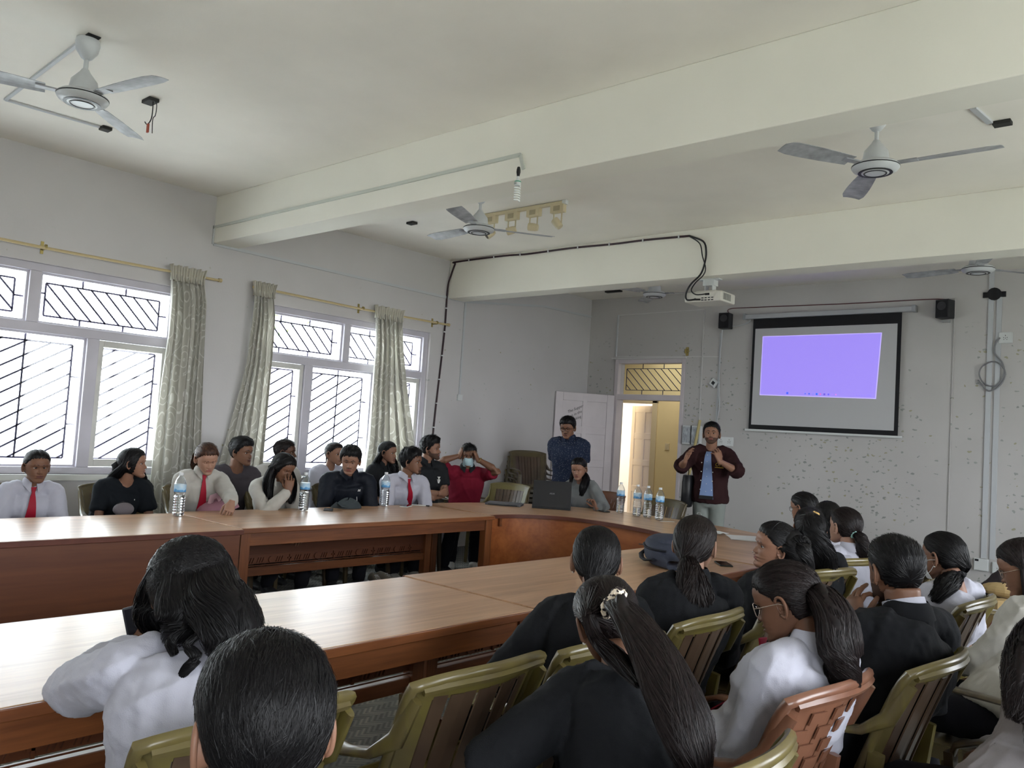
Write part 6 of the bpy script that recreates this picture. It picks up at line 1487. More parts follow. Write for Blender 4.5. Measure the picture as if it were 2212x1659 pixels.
PEOPLE['whitemask'] = person('woman in a white mask and white top, hair tied with a black scrunchie', (-1.082, 4.415, 1.032), 70, 72, -6, 0, seat=(-1.26, 4.33), skin='tan', near=True, hair=fem_hair([([(.02, -.10, -.03, 1), (-1.018, 4.410, 0.960, 0, 0), (-1.026, 4.272, 0.924, 0, 0), (-1.064, 4.177, 0.846, 0, 0)], [.035, .035, .05, .025])], n=1200, wave=.5, curl=.006), hcol=HB, shirt=M_WSH, sleeve='short', puff=.014)
PEOPLE['cream'] = person('woman in a cream shirt and red tie with silver bracelets, at the right edge', (-0.672, 3.999, 1.074), 86, 92, -22, 0, seat=(-.74, 3.74), skin='tan', near=True, eye=.1, hair=fem_hair([([(.0, -.10, -.02, 1), (.03, -.14, -.14), (.05, -.16, -.30)], [.06, .06, .04]), ([(-.076, -.02, -.0, 1), (-.07, -.05, -.12), (-.06, -.08, -.25)], [.03, .04, .03])], n=1200, part=0, top=.018), hcol=HR, shirt=M_CSH, collar=True, tie=M_DRED, puff=.018,
    armL=((-.10, .36, -.30), (-1, -.2, -.6)))
PEOPLE['greyback'] = person('woman in a greyish shirt with long reddish hair, cut by the right edge', (-0.377, 3.119, 1.102), 76, 60, -6, 0, seat=(-.50, 2.62), skin='tan', near=True, hair=fem_hair([([(-.02, -.10, -.03, 1), (-0.405, 2.762, 1.045, 0, 0), (-0.423, 2.592, 0.956, 0, 0), (-0.430, 2.515, 0.838, 0, 0)], [.06, .06, .055, .02]), ([(.03, -.10, -.03, 1), (-0.378, 2.786, 1.048, 0, 0), (-0.379, 2.607, 0.928, 0, 0), (-0.386, 2.562, 0.747, 0, 0)], [.06, .06, .055, .02])], n=1600, wave=.5, curl=.008), hcol=HR, shirt=M_GSH, puff=.028)
PEOPLE['paper'] = person('person in a dark jacket holding a brown paper wrapper by the far wall', (-0.991, 6.677, 0.959), 20, 10, -8, 0, fem=False, skin='deep', hair=male(), hcol=HB, shirt=M_DARKB, puff=.02,
    armL=(((-1.128, 6.244, 0.643, 0, 0)), (-1, .2, -.8)), armR=(((-1.073, 6.226, 0.643, 0, 0)), (1, 0, -1)))
# ---- nearest two
PEOPLE['curly'] = person('woman with long curly black hair in a white shirt, holding a phone at the table', (-2.027, 1.074, 1.036), 70, 68, -24, 0,  seat=(-1.84, 1.02), skin='brown', near=True, hair=fem_hair([
    ([(-.05, -.06, .04, 1), (-2.066, 1.013, 1.023, 0, 0), (-2.071, 1.012, 0.976, 0, 0), (-2.056, 1.029, 0.927, 0, 0)], [.05, .050, .045, .02]),
    ([(-.01, -.075, .045, 1), (-1.899, 1.000, 1.032, 0, 0), (-1.884, 0.990, 0.993, 0, 0), (-1.922, 0.986, 0.947, 0, 0)], [.06, .062, .050, .018]),
    ([(.045, -.065, .04, 1), (-1.848, 1.045, 1.048, 0, 0), (-1.787, 1.048, 1.010, 0, 0), (-1.756, 1.053, 0.957, 0, 0), (-1.757, 1.030, 0.897, 0, 0)], [.06, .070, .070, .06, .03]),
    ([(.06, -.02, .04, 1), (-1.855, 1.092, 1.053, 0, 0), (-1.798, 1.105, 1.011, 0, 0), (-1.766, 1.123, 0.986, 0, 0)], [.04, .048, .042, .018]),
    ([(-1.797, 0.988, 0.989, 0, 0), (-1.804, 0.963, 0.965, 0, 0), (-1.778, 0.974, 0.943, 0, 0), (-1.794, 0.956, 0.911, 0, 0), (-1.799, 0.954, 0.882, 0, 0)], [.010, .009, .008, .006, .003]),
    ([(-1.841, 0.974, 0.998, 0, 0), (-1.846, 0.945, 0.969, 0, 0), (-1.825, 0.946, 0.942, 0, 0)], [.008, .006, .002])], top=.036, side=.034, n=3000, w=.0015, curl=.008, cfreq=30, wave=.25, lmin=.75), hcol=HB, shirt=M_WSH, puff=.024, collar=True,
    armL=(((-2.344, 1.090, 0.823, 0, 0)), (-1.0, .15, -.55)), handL=dict(dir=(.35, .1, .9), palm=(.8, .35, 0), curl=(.35, .4, .5, .6), thumb=.1), armR=((.10, .42, -.22), (.9, 0, -.5)))
PEOPLE['front'] = person('man with thick short black hair, nearest of all, cut by the bottom edge', (-1.003, 0.656, 1.070), 62, 70, -6, 0, fem=False, skin='tan', near=True, hair=male(top=.020, side=.008, short=(-.15, -.5, -.6), len=.05, n=5000, w=.0010, lift=.003, mess=.28), hcol=HB, shirt=M_BTEE, sleeve='short', puff=.012, legs=False)
# ================================================================= what people wear and hold
M_GLS = mat('dark_glasses_frame', (.03, .02, .018), .3); M_GLC = mat('clear_glasses_frame', (.45, .36, .30), .15, metal=.5)
M_MASKB = mat('pale_blue_mask', (.36, .50, .54), .8); M_MASKW = mat('white_mask', (.66, .66, .66), .8)
glasses(PEOPLE['navy'], M_GLS, .023); glasses(PEOPLE['specsfar'], M_GLS, .022, False); glasses(PEOPLE['whiteback'], M_GLC, .023); glasses(PEOPLE['cream'], M_GLC, .022)
face_mask(PEOPLE['masked'], M_MASKB); face_mask(PEOPLE['whitemask'], M_MASKW)
def scrunchie(P, c, r, t, m, nrm, name='scrunchie'):
    c = Vector(c); n = Vector(nrm).normalized(); x = n.orthogonal().normalized(); y = n.cross(x); pts = []; rad = []
    for k in range(49):
        a = 2 * PI * k / 48; pts.append(c + (x * math.cos(a) + y * math.sin(a)) * r + n * .003 * math.sin(a * 9)); rad.append(t * (1 + .22 * math.sin(a * 13)))
    mb = MB(); mb.loft(pts, rad, 8, up=tuple(n), cap=False); return mb.build(name, m, P['root'], smooth=True)
def leopard():
    m, nt, b, N, Lk, ramp, mix, math_ = nodes_of('leopard_print', .6, .3)
    tc = N('TexCoord'); n = N('TexNoise', Scale=75.0, Detail=1.0); Lk(tc.outputs['Object'], n.inputs['Vector']); Lk(ramp(n.outputs[0], [(.46, (.02, .012, .012)), (.52, (.70, .60, .47))]), b.inputs['Base Color']); return m
scrunchie(PEOPLE['yellow'], (-1.734, 4.442, 1.152), .024, .013, mat('yellow_satin', (.62, .40, .14), .5), (.2, .3, -.6))
scrunchie(PEOPLE['mint'], (-1.730, 5.099, 1.026), .020, .013, mat('mint_cloth', (.30, .52, .46), .7), (.6, -.2, -.4))
scrunchie(PEOPLE['leopard'], (-1.181, 1.758, 1.088), .030, .013, leopard(), (.75, .1, -.35))
scrunchie(PEOPLE['whitemask'], (-1.016, 4.399, 0.966), .030, .013, M_BLACKM, (0, 0, 1))
scrunchie(PEOPLE['whiteback'], (-0.937, 2.433, 1.078), .027, .007, M_BLACKM, (.8, .2, .1), 'hair_tie')
Kc = PEOPLE['cheek']; A_ = [[tuple(Kc['spine'](t) - Kc['Rt'] * .03 + Kc['Rt'] * (w_ * k) + Kc['F'] * (.185 - .02 * t)) for k in (-1, 0, 1)] for t, w_ in ((.74, .014), (.62, .022), (.5, .028), (.38, .032), (.28, .034))]
MB().slab(A_, [[tuple(Vector((x, y, z)) - Kc['F'] * .008) for x, y, z in r] for r in A_]).build('tie', M_TIE, Kc['root'], smooth=True)
def earring(P, s, m, r=.004): MB().ball(P['HM'] @ Vector((s * .082, -.006, -.045)), r, 8).build('earring', m, P['root'], smooth=True)
M_PEARL = mat('pearl', (.7, .66, .6), .2)
for k, s in (('leopard', -1), ('lowbun', -1), ('whitemask', -1), ('star', 1)): earring(PEOPLE[k], s, M_PEARL, .005)
# star emblem on the tie
P = PEOPLE['star']; c = front_of(P['GV'], P['spine'](.42), P['F'], P['Rt'], .012); q = MB()
for o in (0, PI):
    tri = [c + P['Rt'] * .020 * math.sin(o + k * 2 * PI / 3) + P['U'] * .020 * math.cos(o + k * 2 * PI / 3) for k in range(3)]
    for k in range(3): q.bar(tri[k], tri[(k + 1) % 3], .0018, .0018, up=tuple(P['F']))
q.tube([c + P['Rt'] * .007 * math.sin(t) + P['U'] * .007 * math.cos(t) for t in np.linspace(0, 2 * PI, 13)], .0008, 5)
q.build('star_emblem', mat('silver_thread', (.7, .68, .66), .5), P['root'])
M_WMARK = mat('white_print', (.62, .62, .60), .7)
def on_chest(P, r_, t, ex=.03): # a point on the front of the garment
    return front_of(P['GV'], P['spine'](t), P['F'], P['Rt'], .002, r_)
def badge(P, c, pts, m, name, size, th=.002):
    mb = MB()
    for poly in pts: 
        a = [c + P['Rt'] * -x * size + P['U'] * y * size + P['F'] * th for x, y in poly]; b = [p - P['F'] * th * 4 for p in a]; n = len(a)
        mb.add([tuple(p) for p in a + b], [tuple(range(n)), tuple(range(n, 2 * n))[::-1]] + [(i, (i + 1) % n, n + (i + 1) % n, n + i) for i in range(n)])
    return mb.build(name, m, P['root'])
NS = [[(-1, 0), (-.6, 1), (-.3, 1), (.1, .35), (.3, 1), (.7, 1), (.4, 0), (.0, 0), (-.3, .55), (-.55, 0)], [(-1.1, -.3), (.6, -.3), (.6, -.15), (-1.1, -.15)]]
badge(PEOPLE['zip'], on_chest(PEOPLE['zip'], -.085, .74, .045), NS, M_WMARK, 'chest_mark', .014)
badge(PEOPLE['crossed'], on_chest(PEOPLE['crossed'], -.09, .72, .035), [[(-.2, 1.6), (.3, 1.5), (.2, -1.6), (-.2, -1.6)], [(-.9, .2), (-.6, .3), (-.1, -1.3), (-.3, -1.6)], [(.9, .2), (.6, .3), (.1, -1.3), (.3, -1.6)], [(-.8, 1.5), (-.5, 1.6), (.3, .4), (.1, .3)], [(.8, 1.5), (.5, 1.6), (-.3, .4), (-.1, .3)]], M_WMARK, 'anchor_emblem', .022)
badge(PEOPLE['blacktee'], on_chest(PEOPLE['blacktee'], -.08, .68, .035), [[(-.2, 1), (.2, 1), (.1, 0), (-.1, 0)]], M_WMARK, 'small_print', .010)
Z = PEOPLE['zip']; c = on_chest(Z, -.055, .60, .045); MB().bar(c + Z['U'] * .07, c - Z['U'] * .07 - Z['Rt'] * .02, .004, .003, up=tuple(Z['F'])).build('pocket_zip', M_WMARK, Z['root'])
# the speaker: open jacket over a blue shirt, belt, snaps, script, sling bag
S = PEOPLE['speaker']
def front_strip(P, t0, t1, w0, w1, ex, m, name, side=0, shift=0):
    A = []; B = []
    for t in np.linspace(t0, t1, 14):
        c = front_of(P['GV'], P['spine'](t), P['F'], P['Rt'], .003); w = w0 + (w1 - w0) * (t - t0) / (t1 - t0); c = c + P['Rt'] * shift
        A.append([tuple(c - P['Rt'] * w), tuple(c + P['F'] * .006), tuple(c + P['Rt'] * w)]); B.append([tuple(c - P['Rt'] * w - P['F'] * .02), tuple(c - P['F'] * .02), tuple(c + P['Rt'] * w - P['F'] * .02)])
    return MB().slab(A, B).build(name, m, P['root'], smooth=True)
sf = front_strip(S, -.02, .95, .074, .028, .040, M_BLUES, 'blue_shirt_front', shift=.015)
for t in (.15, .3, .45, .6, .75, .88):
    MB().ball(front_of(S['GV'], S['spine'](t), S['F'], S['Rt'], .009) + S['Rt'] * .02, .004, 8).build('button', M_WMARK, sf)
for k, off in ((1, .085), (-1, -.035)):
    for t in (.18, .36, .54, .72)[: 4 if k > 0 else 3]:
        MB().ball(front_of(S['GV'], S['spine'](t), S['F'], S['Rt'], .001, off - .01 * t), .0065, 8).build('snap', M_WMARK, S['root'])
MB().loft([S['spine'](.02) - S['ax'] * .012, S['spine'](.02) + S['ax'] * .022], [(.168, .135)] * 2, 24, up=tuple(S['F'])).build('belt', M_BLACK, S['root'])
b_ = front_of(S['GV'], S['spine'](.03), S['F'], S['Rt'], .006) + S['Rt'] * .015; MB().bar(b_ - S['Rt'] * .072, b_ + S['Rt'] * .072, .036, .01, up=tuple(S['F'])).build('belt_front', M_BLACK, S['root'])
MB().loft([S['spine'](.0) - S['ax'] * .03, S['spine'](.0) + S['ax'] * .03], [(.196, .152), (.192, .148)], 24, up=tuple(S['F'])).build('jacket_hem_band', M_MAROON, S['root'])
Mt = Matrix((-S['Rt'], S['U'], S['F'])).transposed().to_4x4(); Mt.translation = on_chest(S, -.105, .70, .052) - world_loc(S['root'])
text('Oru', .055, Mt, mat('gold_thread', (.42, .27, .03), .5), S['root'], 'script_emblem', .002, 'shear')
cc_ = on_chest(S, -.105, .70, .052) - S['U'] * .030; MB().bar(cc_ - S['Rt'] * .045, cc_ + S['Rt'] * .045, .008, .004, up=tuple(S['F'])).build('emblem_underline', MATS['gold_thread'], S['root'])
sb = thing('sling_bag', 'black sling bag hanging at the speaker\'s side', 'bag', S['hip'] + S['Rt'] * .24 - S['U'] * .30)
c = S['hip'] + S['Rt'] * .235 + S['U'] * .06
MB().loft([c + S['U'] * .17, c + S['U'] * .10, c - S['U'] * .12, c - S['U'] * .17], [(.05, .10), (.055, .13), (.06, .14), (.045, .12)], 16, up=tuple(S['F']), n=3.5).build('bag_body', M_BLACK, sb, smooth=True)
MB().bar(c + S['U'] * .05 + S['Rt'] * .03 - S['F'] * .0, c + S['U'] * .05 + S['Rt'] * .065, .02, .1).build('zip_pocket', M_BLACKM, sb)
MB().loft([c + S['U'] * .15, c + S['U'] * .30, S['Nb'] + S['Rt'] * .10 + S['F'] * .02], [(.004, .015)] * 3, 6, up=tuple(S['F'])).build('strap', M_BLACK, sb)
# blazer lapels / white shirt under the cropped man's blazer
Q = PEOPLE['pinch']; sb_ = Q['HM'] @ Vector((0, -.038, -.070)); MB().loft([Q['Nb'].lerp(sb_, .30), Q['Nb'].lerp(sb_, .78)], [(.0735, .0725), (.0695, .0700)], 24, up=tuple(Q['F'])).build('shirt_collar', M_WSH, Q['root'], smooth=True)
for nm in ('leopard', 'curlypony', 'lowbun'):
    Q = PEOPLE[nm]
    for k in (-1, 1):  # back seams of the blazer
        pts = [Q['spine'](t) - Q['F'] * (np.interp(t, [.2, .5, .8, .9], [.10, .13, .125, .10])) + Q['Rt'] * k * np.interp(t, [.2, .9], [.06, .09]) for t in np.linspace(.25, .88, 8)]
# bracelets
C_ = PEOPLE['cream']
for k, (sh, el, wr, _) in C_['arms'].items():
    d = (wr - el).normalized(); scrunchie(C_, wr - d * .015, .028, .005, mat('silver_links', (.6, .6, .6), .25, metal=1), d, 'bracelet')
Mk = PEOPLE['masked']; sh, el, wr, _ = Mk['arms'][-1]; scrunchie(Mk, wr - (wr - el).normalized() * .02, .030, .004, M_BRASS, (wr - el).normalized(), 'watch')
# hair clip, nose pin
MB().ball(PEOPLE['smile']['HM'] @ Vector((-.018, .108, -.034)), .0022, 8).build('nose_pin', M_METAL, PEOPLE['smile']['root'])

# ================================================================= things on the tables
def water_mats():
    m = bpy.data.materials.new('clear_bottle_plastic'); m.use_nodes = True; nt = m.node_tree; nt.nodes.clear()
    o = nt.nodes.new('ShaderNodeOutputMaterial'); t = nt.nodes.new('ShaderNodeBsdfTransparent'); g = nt.nodes.new('ShaderNodeBsdfGlossy'); g.inputs['Roughness'].default_value = .08
    f = nt.nodes.new('ShaderNodeLayerWeight'); f.inputs[0].default_value = .35; x = nt.nodes.new('ShaderNodeMixShader'); t.inputs[0].default_value = (.90, .92, .93, 1)
    mm = nt.nodes.new('ShaderNodeMath'); mm.operation = 'MULTIPLY_ADD'; mm.inputs[1].default_value = .75; mm.inputs[2].default_value = .06
    nt.links.new(f.outputs['Facing'], mm.inputs[0]); nt.links.new(mm.outputs[0], x.inputs[0]); nt.links.new(t.outputs[0], x.inputs[1]); nt.links.new(g.outputs[0], x.inputs[2]); nt.links.new(x.outputs[0], o.inputs[0])
    return m
M_PET = water_mats(); M_WATER = mat('water', (.95, .97, .98), .02, trans=1, ior=1.33)
def label_mat():
    m, nt, b, N, Lk, ramp, mix, math_ = nodes_of('bottle_label', .4, .4)
    tc = N('TexCoord'); sp = N('SeparateXYZ'); Lk(tc.outputs['Object'], sp.inputs[0])
    n = N('TexNoise', Scale=28.0, Detail=2.0); Lk(tc.outputs['Object'], n.inputs['Vector'])
    f = math_('ADD', sp.outputs[2], math_('MULTIPLY', math_('ADD', n.outputs[0], -.5), .07))
    r = N('MapRange'); Lk(f, r.inputs[0]); r.inputs[1].default_value = .172; r.inputs[2].default_value = .226
    Lk(ramp(r.outputs[0], [(.0, (.05, .22, .50)), (.32, (.13, .36, .62)), (.42, (.42, .58, .72)), (.62, (.36, .55, .72)), (1.0, (.50, .62, .70))]), b.inputs['Base Color']); return m
M_LABEL = label_mat()
def make_bottle(level, label):
    t = thing('water_bottle', label, 'bottle', (0, 0, 0), 'plastic water bottles on the tables')
    prof = [(.026, .001), (.037, .006), (.040, .014)]
    for k in range(7): z = .018 + k * .0185; prof += [(.0405, z), (.0405, z + .009), (.0375, z + .0135)]
    prof += [(.034, .150), (.036, .162), (.0405, .170), (.0405, .228), (.036, .245), (.026, .266), (.016, .280), (.0135, .284), (.0135, .290)]
    MB().lathe(prof, seg=28).build('bottle_shell', M_PET, t, loc=(0, 0, 0), smooth=True, angle=180)
    pw = [(r - .002, max(z, .003)) for r, z in prof if z < level]; pw += [(np.interp(level, [z for _, z in prof], [r for r, _ in prof]) - .002, level)]
    MB().lathe(pw, seg=28).build('water', M_WATER, t, loc=(0, 0, 0), smooth=True, angle=60)
    MB().lathe([(.041, .172), (.041, .226)], seg=28).build('label', M_LABEL, t, loc=(0, 0, 0), smooth=True)
    MB().lathe([(.0155, .287), (.0158, .303), (.0145, .306), (.004, .306)], seg=20).build('cap', mat('clear_cap', (.62, .64, .66), .4), t, loc=(0, 0, 0), smooth=True)
    return t
full = make_bottle(.150, 'water bottle near the table joint, in front of the girl with the pink bag'); part = make_bottle(.085, 'water bottle, first from the left of the four on the head table')
spots = [((-5.617, 2.844), full, 'water bottle left of the girl with the pink bag, by the first table joint', .3), ((-5.689, 3.934), full, 'water bottle right of the girl resting her cheek', 1.3), ((-5.80, 4.87), full, 'water bottle left of the young man with the red tie', 2.1),
         ((-4.686, 7.002), part, 'first water bottle from the laptop on the head table, nearly empty', .5), ((-4.429, 6.912), part, 'second water bottle from the laptop on the head table', 1.7), ((-4.302, 6.90), part, 'third water bottle from the laptop on the head table', 2.9), ((-4.125, 6.83), part, 'fourth water bottle on the head table, nearest the speaker', .9)]
used = set()
for (x, y), src, lb, rz in spots:
    o = src if src.name not in used else copy_tree(src); used.add(src.name); o['label'] = lb; o.location = (x, y, TT + .001); o.rotation_euler.z = rz
# laptops
def laptop(x, y, rz, w, d, open_ang, m, label, logo=None):
    t = thing('laptop', label, 'laptop', (x, y, TT + .001)); t.rotation_euler.z = rz
    MB().box((-w / 2, -d / 2, 0), (w / 2, d / 2, .016)).build('base', m, t, loc=(0, 0, 0), bevel=.004)
    if open_ang:
        ks = MB()
        for j in range(5):
            for i in range(13): ks.box((-w / 2 + .025 + i * (w - .05) / 13, -.03 + j * .02, .016), (-w / 2 + .025 + i * (w - .05) / 13 + .018, -.03 + j * .02 + .016, .0185))
        ks.build('keyboard', M_BLACKM, t, loc=(0, 0, 0))
        M = Matrix.Translation((0, -d / 2 + .005, .014)) @ Matrix.Rotation(open_ang, 4, 'X')
        l = MB().box((-w / 2, -.006, 0), (w / 2, .002, d), M=M).build('lid', m, t, loc=(0, 0, 0), bevel=.003)
        MB().box((-w / 2 + .012, .0021, .015), (w / 2 - .012, .003, d - .012), M=M).build('display', mat('laptop_display', (.02, .02, .03), .2, emit=(.25, .22, .6), es=.12), l, loc=(0, 0, 0))
        if logo: text(logo, .022, M @ Matrix.Translation((0, -.0065, d * .52)) @ Matrix.Rotation(PI / 2, 4, 'X'), mat('logo_silver', (.30, .30, .32), .3), l, 'lid_logo', .0004)
    else:
        MB().box((-w / 2, -d / 2, .0165), (w / 2, d / 2, .022)).build('lid', m, t, loc=(0, 0, 0), bevel=.002)
        MB().box((-w / 2 + .03, -d / 2 - .001, .004), (w / 2 - .03, -d / 2, .012)).build('edge_ports', M_BLACK, t, loc=(0, 0, 0))
    return t
laptop(-5.23, 6.58, math.radians(37), .385, .27, math.radians(-14), M_BLACK, 'black laptop with its open lid toward us on the curved table', 'ASUS')
laptop(-5.60, 6.28, math.radians(32), .36, .25, 0, mat('gunmetal', (.12, .125, .14), .4, metal=.4), 'closed grey laptop at the left of the curved table')
def phone(x, y, rz, label, m=M_BLACK, w=.075, l=.155, sc=None, z=TT + .001):
    t = thing('phone', label, 'phone', (x, y, z)); t.rotation_euler.z = rz
    MB().box((-w / 2, -l / 2, 0), (w / 2, l / 2, .008)).build('case', m, t, loc=(0, 0, 0), bevel=.003)
    MB().box((-w / 2 + .004, -l / 2 + .004, .008), (w / 2 - .004, l / 2 - .004, .0088)).build('glass', sc or mat('phone_glass', (.01, .01, .012), .08), t, loc=(0, 0, 0)); return t
phone(-5.66, 4.16, .9, 'black phone beside the second bottle, shine painted into its pale screen', sc=mat('phone_glass_shine_tint', (.25, .26, .28), .06))  # the screen's shine is put into the paler glass colour
phone(-5.72, 5.06, .55, 'white phone lying right of the third bottle', M_WHITEPL)
phone(-4.83, 6.92, 1.1, 'dark phone lying in front of the woman at the laptop')
phone(-2.42, 4.80, .7, 'black phone lying near the corner of the backpack table', mat('phone_case_grey', (.03, .035, .035), .5), .08, .17)
pn = thing('pen', 'clear pen beside the white phone', 'pen', (-5.74, 5.25, TT + .004)); MB().tube([(-5.80, 5.20, TT + .006), (-5.70, 5.29, TT + .006)], .0045, 8).build('barrel', M_WHITEPL, pn); MB().tube([(-5.70, 5.29, TT + .006), (-5.675, 5.312, TT + .006)], .0052, 8).build('pen_cap', M_BLACK, pn)
tag(MB().box((-.07, -.012, 0), (.07, .012, .002), M=Matrix.Translation((-4.02, 6.80, TT + .001)) @ Matrix.Rotation(.9, 4, 'Z')).build('paper_slip', M_WHITEPL), 'thin white slip of paper at the foot of the fourth bottle', 'paper')
# cap on the table
cp = thing('cap', 'dark grey cloth cap lying on the table before the man in the zip jacket', 'hat', (-5.76, 4.42, TT))
M_CAP = cloth('cap_cloth', (.045, .055, .06))
A = []; B = []
for v in np.linspace(0, 1, 9):
    A.append([(-5.76 + math.cos(a) * .085 * math.cos(v * 1.5), 4.44 + math.sin(a) * .125 * math.cos(v * 1.5), TT + .002 + .075 * math.sin(v * 1.5) * (1 + .18 * math.sin(a * 2 + 1)) ) for a in np.linspace(0, 2 * PI, 29)[:-1]])
MB().grid(A, closed_u=True).build('crown', M_CAP, cp, smooth=True)
MB().slab([[(-5.70 + .02 * k, 4.28 + j * .02 - .04 * k, TT + .012 + .02 * k * (1 - abs(j - 3) / 4)) for j in range(7)] for k in range(4)], [[(-5.70 + .02 * k, 4.28 + j * .02 - .04 * k, TT + .008 + .02 * k * (1 - abs(j - 3) / 4)) for j in range(7)] for k in range(4)]).build('peak', M_CAP, cp, smooth=True)
# papers near the speaker, crumpled packet, ring stand
tag(MB().slab([[(-3.34 + i * .045, 6.28 + j * .05, TT + .004 + .020 * abs(math.sin(i * 1.3 + j))) for j in range(4)] for i in range(4)], [[(-3.34 + i * .045, 6.28 + j * .05, TT + .002 + .020 * abs(math.sin(i * 1.3 + j))) for j in range(4)] for i in range(4)]).build('folded_paper', M_WHITEPL), 'crumpled white paper on the head table left of the flat sheets', 'paper')
st_ = thing('paper_sheets', 'loose white sheets at the hand of the woman in glasses', 'paper', (-2.98, 6.30, TT))
for k in range(4): MB().box((-.14, -.10, 0), (.14, .10, .0015), M=Matrix.Translation((-2.96 - k * .01, 6.28 + k * .006, TT + .002 + k * .003)) @ Matrix.Rotation(.5 + k * .09, 4, 'Z') @ Matrix.Rotation(.02 * k, 4, 'X')).build('sheet', mat('white_paper', (.62, .62, .64), .8), st_)
ks = thing('wire_stand', 'small bent silver wire stand on the head table before the speaker', 'stand', (-3.66, 6.74, TT))
MB().tube([(-3.66 - .03, 6.74, TT + .002), (-3.66 - .03, 6.74, TT + .09), (-3.66 - .012, 6.74, TT + .125), (-3.66 + .012, 6.74, TT + .125), (-3.66 + .03, 6.74, TT + .095), (-3.66 + .036, 6.74, TT + .002)], .0035, 8).build('wire_loop', M_METAL, ks, smooth=True)
MB().box((-3.71, 6.72, TT), (-3.61, 6.76, TT + .005)).build('foot', M_METAL, ks)
# backpack lying on the table
bp = thing('backpack', 'dark slate blue backpack lying on the near table', 'backpack', (-2.60, 4.45, TT))
M_BAG = cloth('slate_nylon', (.045, .052, .078), .7, .35, 200); M_BAGD = cloth('dark_slate_nylon', (.016, .018, .025), .7)
mb = MB(); BM = Matrix.Translation((-2.60, 4.45, TT)) @ Matrix.Rotation(math.radians(-52), 4, 'Z')
rows = []
for t in np.linspace(0, 1, 15):
    e_ = (1 - abs(2 * t - 1) ** 3.6); w = .150 * max(.30, e_ ** .6); h = .165 * max(.35, e_ ** .5) * (1.05 - .15 * t); c_ = .5 * h + .002
    rows.append([tuple(BM @ Vector(((t - .5) * .46, w * math.copysign(abs(math.cos(a)) ** .5, math.cos(a)), c_ + .5 * h * math.copysign(abs(math.sin(a)) ** .6, math.sin(a)) * (1 + .04 * math.sin(t * 17 + a * 2))))) for a in np.linspace(0, 2 * PI, 25)[:-1]])
mb.grid(rows, closed_u=True); mb.f.append(tuple(range(24))); mb.m.append(0); n = len(mb.v); mb.f.append(tuple(range(n - 24, n))[::-1]); mb.m.append(0)
mb.build('main_compartment', M_BAG, bp, smooth=True, angle=180)
pk = MB(); rows = []
for t in np.linspace(0, 1, 9):
    w = .125 * (1 - abs(2 * t - 1) ** 3 * .5); rows.append([tuple(BM @ Vector(((t - .5) * .33 - .03, w * c_, .150 + .028 * (1 - abs(c_) ** 3) * (1 - abs(2 * t - 1) ** 3)))) for c_ in np.linspace(-1, 1, 9)])
pk.slab(rows, [[(p[0], p[1], p[2] - .03) for p in r] for r in rows]).build('front_pocket', M_BAG, bp, smooth=True, angle=70)
MB().tube([BM @ Vector(((t - .5) * .44, -.154 * max(.33, (1 - abs(2 * t - 1) ** 3.6) ** .6), .105)) for t in np.linspace(.0, 1, 20)], .007, 6).build('zipper', M_BAGD, bp, smooth=True)
MB().loft([BM @ Vector(p) for p in ((-.17, -.125, .06), (-.08, -.165, .045), (.02, -.17, .035), (.12, -.16, .035), (.19, -.12, .05))], [(.015, .008)] * 5, 8).build('shoulder_strap', M_BAGD, bp, smooth=True)
MB().loft([BM @ Vector(p) for p in ((-.235, -.03, .10), (-.275, .0, .12), (-.235, .03, .10))], [.008] * 3, 8).build('grab_loop', M_BAGD, bp, smooth=True)
MB().bar(BM @ Vector((-.20, -.13, .085)), BM @ Vector((-.29, -.16, .075)), .004, .006).build('zip_pull', M_BLACK, bp)
# pink bag in the lap of the auburn-haired girl
K = PEOPLE['pinkbag']; kc = K['hip'] + K['F'] * .30; kc.z = .70; kc = kc + K['Rt'] * -.10
pb = thing('handbag', 'dusty pink fabric bag held in a lap above the table edge', 'bag', (kc.x, kc.y, .60)); M_PINK = cloth('pink_fabric', (.33, .16, .20)); M_PINK2 = cloth('pale_pink_fabric', (.52, .33, .38))
MB().ball(kc, (.10, .15, .13), 20).build('bag_body', M_PINK, pb, smooth=True)
MB().loft([kc + Vector((.02, -.02, .12)), kc + Vector((.03, .03, .17)), kc + Vector((.03, .12, .16)), kc + Vector((.04, .17, .06))], [(.010, .022)] * 4, 10).build('handle', M_PINK, pb, smooth=True)
MB().loft([kc + Vector((.04, -.06, .10)), kc + Vector((.05, -.055, .15)), kc + Vector((.05, -.01, .165)), kc + Vector((.05, .02, .13))], [(.006, .024)] * 4, 8).build('bow', M_PINK2, pb, smooth=True)
# phone held by the curly-haired woman
G = PEOPLE['curly']; sh, el, wr, _ = G['arms'][-1]; d = (wr - el).normalized(); pc = wr + Vector((0, 0, .085)) + G['Rt'] * .045 + G['F'] * .02
t = thing('phone', 'dark phone held up by the woman with curly hair', 'phone', pc)
Mp = Matrix((G['Rt'], G['F'] * .5 + G['U'] * -.3, G['U'])).transposed(); Mp = Matrix((G['Rt'], Vector(G['Rt']).cross(G['U']) * -1, G['U'])).transposed().to_4x4(); Mp.translation = pc
MB().box((-.075, -.005, -.040), (.085, .005, .042), M=Mp @ Matrix.Rotation(-.25, 4, 'Y')).build('case', mat('phone_case_dark', (.02, .02, .028), .4), t, bevel=.004)
MB().box((-.070, -.0062, -.035), (.080, -.005, .037), M=Mp @ Matrix.Rotation(-.25, 4, 'Y')).build('screen', mat('phone_glass', (.01, .01, .012), .08), t)
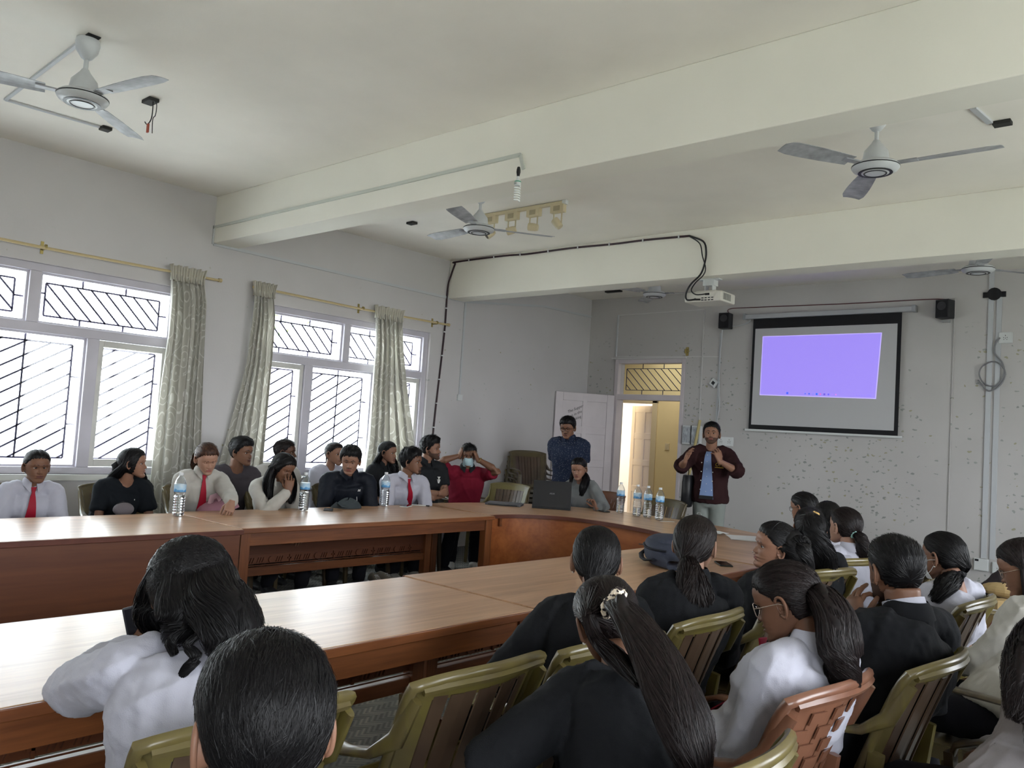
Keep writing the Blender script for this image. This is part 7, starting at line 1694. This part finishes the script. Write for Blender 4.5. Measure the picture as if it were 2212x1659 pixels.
# grey object in the lap of the woman in black
Kb = PEOPLE['blacktee']; bc = Kb['hip'] + Kb['F'] * .36; bc.z = .76
bg = thing('grey_pouch', 'small grey pouch just above the table edge before the woman in a black tee', 'pouch', (bc.x, bc.y, .68)); MB().ball(bc, (.05, .075, .05), 14).build('pouch_body', cloth('grey_pouch_cloth', (.16, .14, .15)), bg, smooth=True); MB().tube([bc + Vector((0, -.05, .04)), bc + Vector((0, .0, .055)), bc + Vector((0, .05, .04))], .003, 6).build('pouch_zip', M_BLACK, bg)
# brown paper wrapper and carrier
bw = thing('paper_bag', 'crumpled brown paper wrapper held by the far wall', 'paper bag', (-1.108, 5.923, 0.689)); c = Vector((-1.108, 5.920, 0.718)); M_KRAFT = mat('kraft_paper', (.34, .24, .11), .8, bump=.4, bscale=30)
MB().ball(c, (.12, .07, .045), 14).build('wrapper', M_KRAFT, bw); c2 = Vector((-1.096, 5.806, 0.606)); MB().loft([c2 + Vector((0, 0, -.12)), c2 + Vector((0, 0, .07))], [(.10, .06), (.11, .07)], 4).build('bag_body', M_KRAFT, bw); MB().cbox(c2 + Vector((0.0, -.075, 0)), (.06, .004, .03)).build('printed_label', M_WHITEPL, bw)
# shoes seen under the table
def loose_shoe(x, y, rz, m, sole, label):
    t = thing('trainer', label, 'shoe', (x, y, 0), 'shoes seen under the middle table'); M = Matrix.Translation((x, y, 0)) @ Matrix.Rotation(rz, 4, 'Z')
    MB().loft([M @ Vector(p) for p in ((-.13, 0, .012), (-.06, 0, .012), (.06, 0, .012), (.14, 0, .014), (.155, 0, .018))], [(.030, .012), (.038, .012), (.045, .012), (.036, .012), (.016, .008)], 14, n=3).build('sole', sole, t)
    MB().loft([M @ Vector(p) for p in ((-.125, 0, .05), (-.08, 0, .062), (-.02, 0, .058), (.06, 0, .042), (.12, 0, .032), (.145, 0, .026))], [(.026, .032), (.034, .046), (.038, .042), (.040, .028), (.032, .018), (.014, .008)], 14).build('upper', m, t, smooth=True)
    q = MB(); [q.bar(M @ Vector((.0 + k * .022, -.02, .094 - k * .010)), M @ Vector((.0 + k * .022, .02, .094 - k * .010)), .005) for k in range(4)]; q.build('laces', M_WHITEPL, t)
M_TAUPE = mat('taupe_suede', (.30, .26, .20), .9)
loose_shoe(-6.02, 5.02, -.25, M_TAUPE, M_WHITEPL, 'taupe trainer with a white sole, first of the pair under the table'); loose_shoe(-6.04, 5.16, .15, M_TAUPE, M_WHITEPL, 'taupe trainer with a white sole, second of the pair under the table')
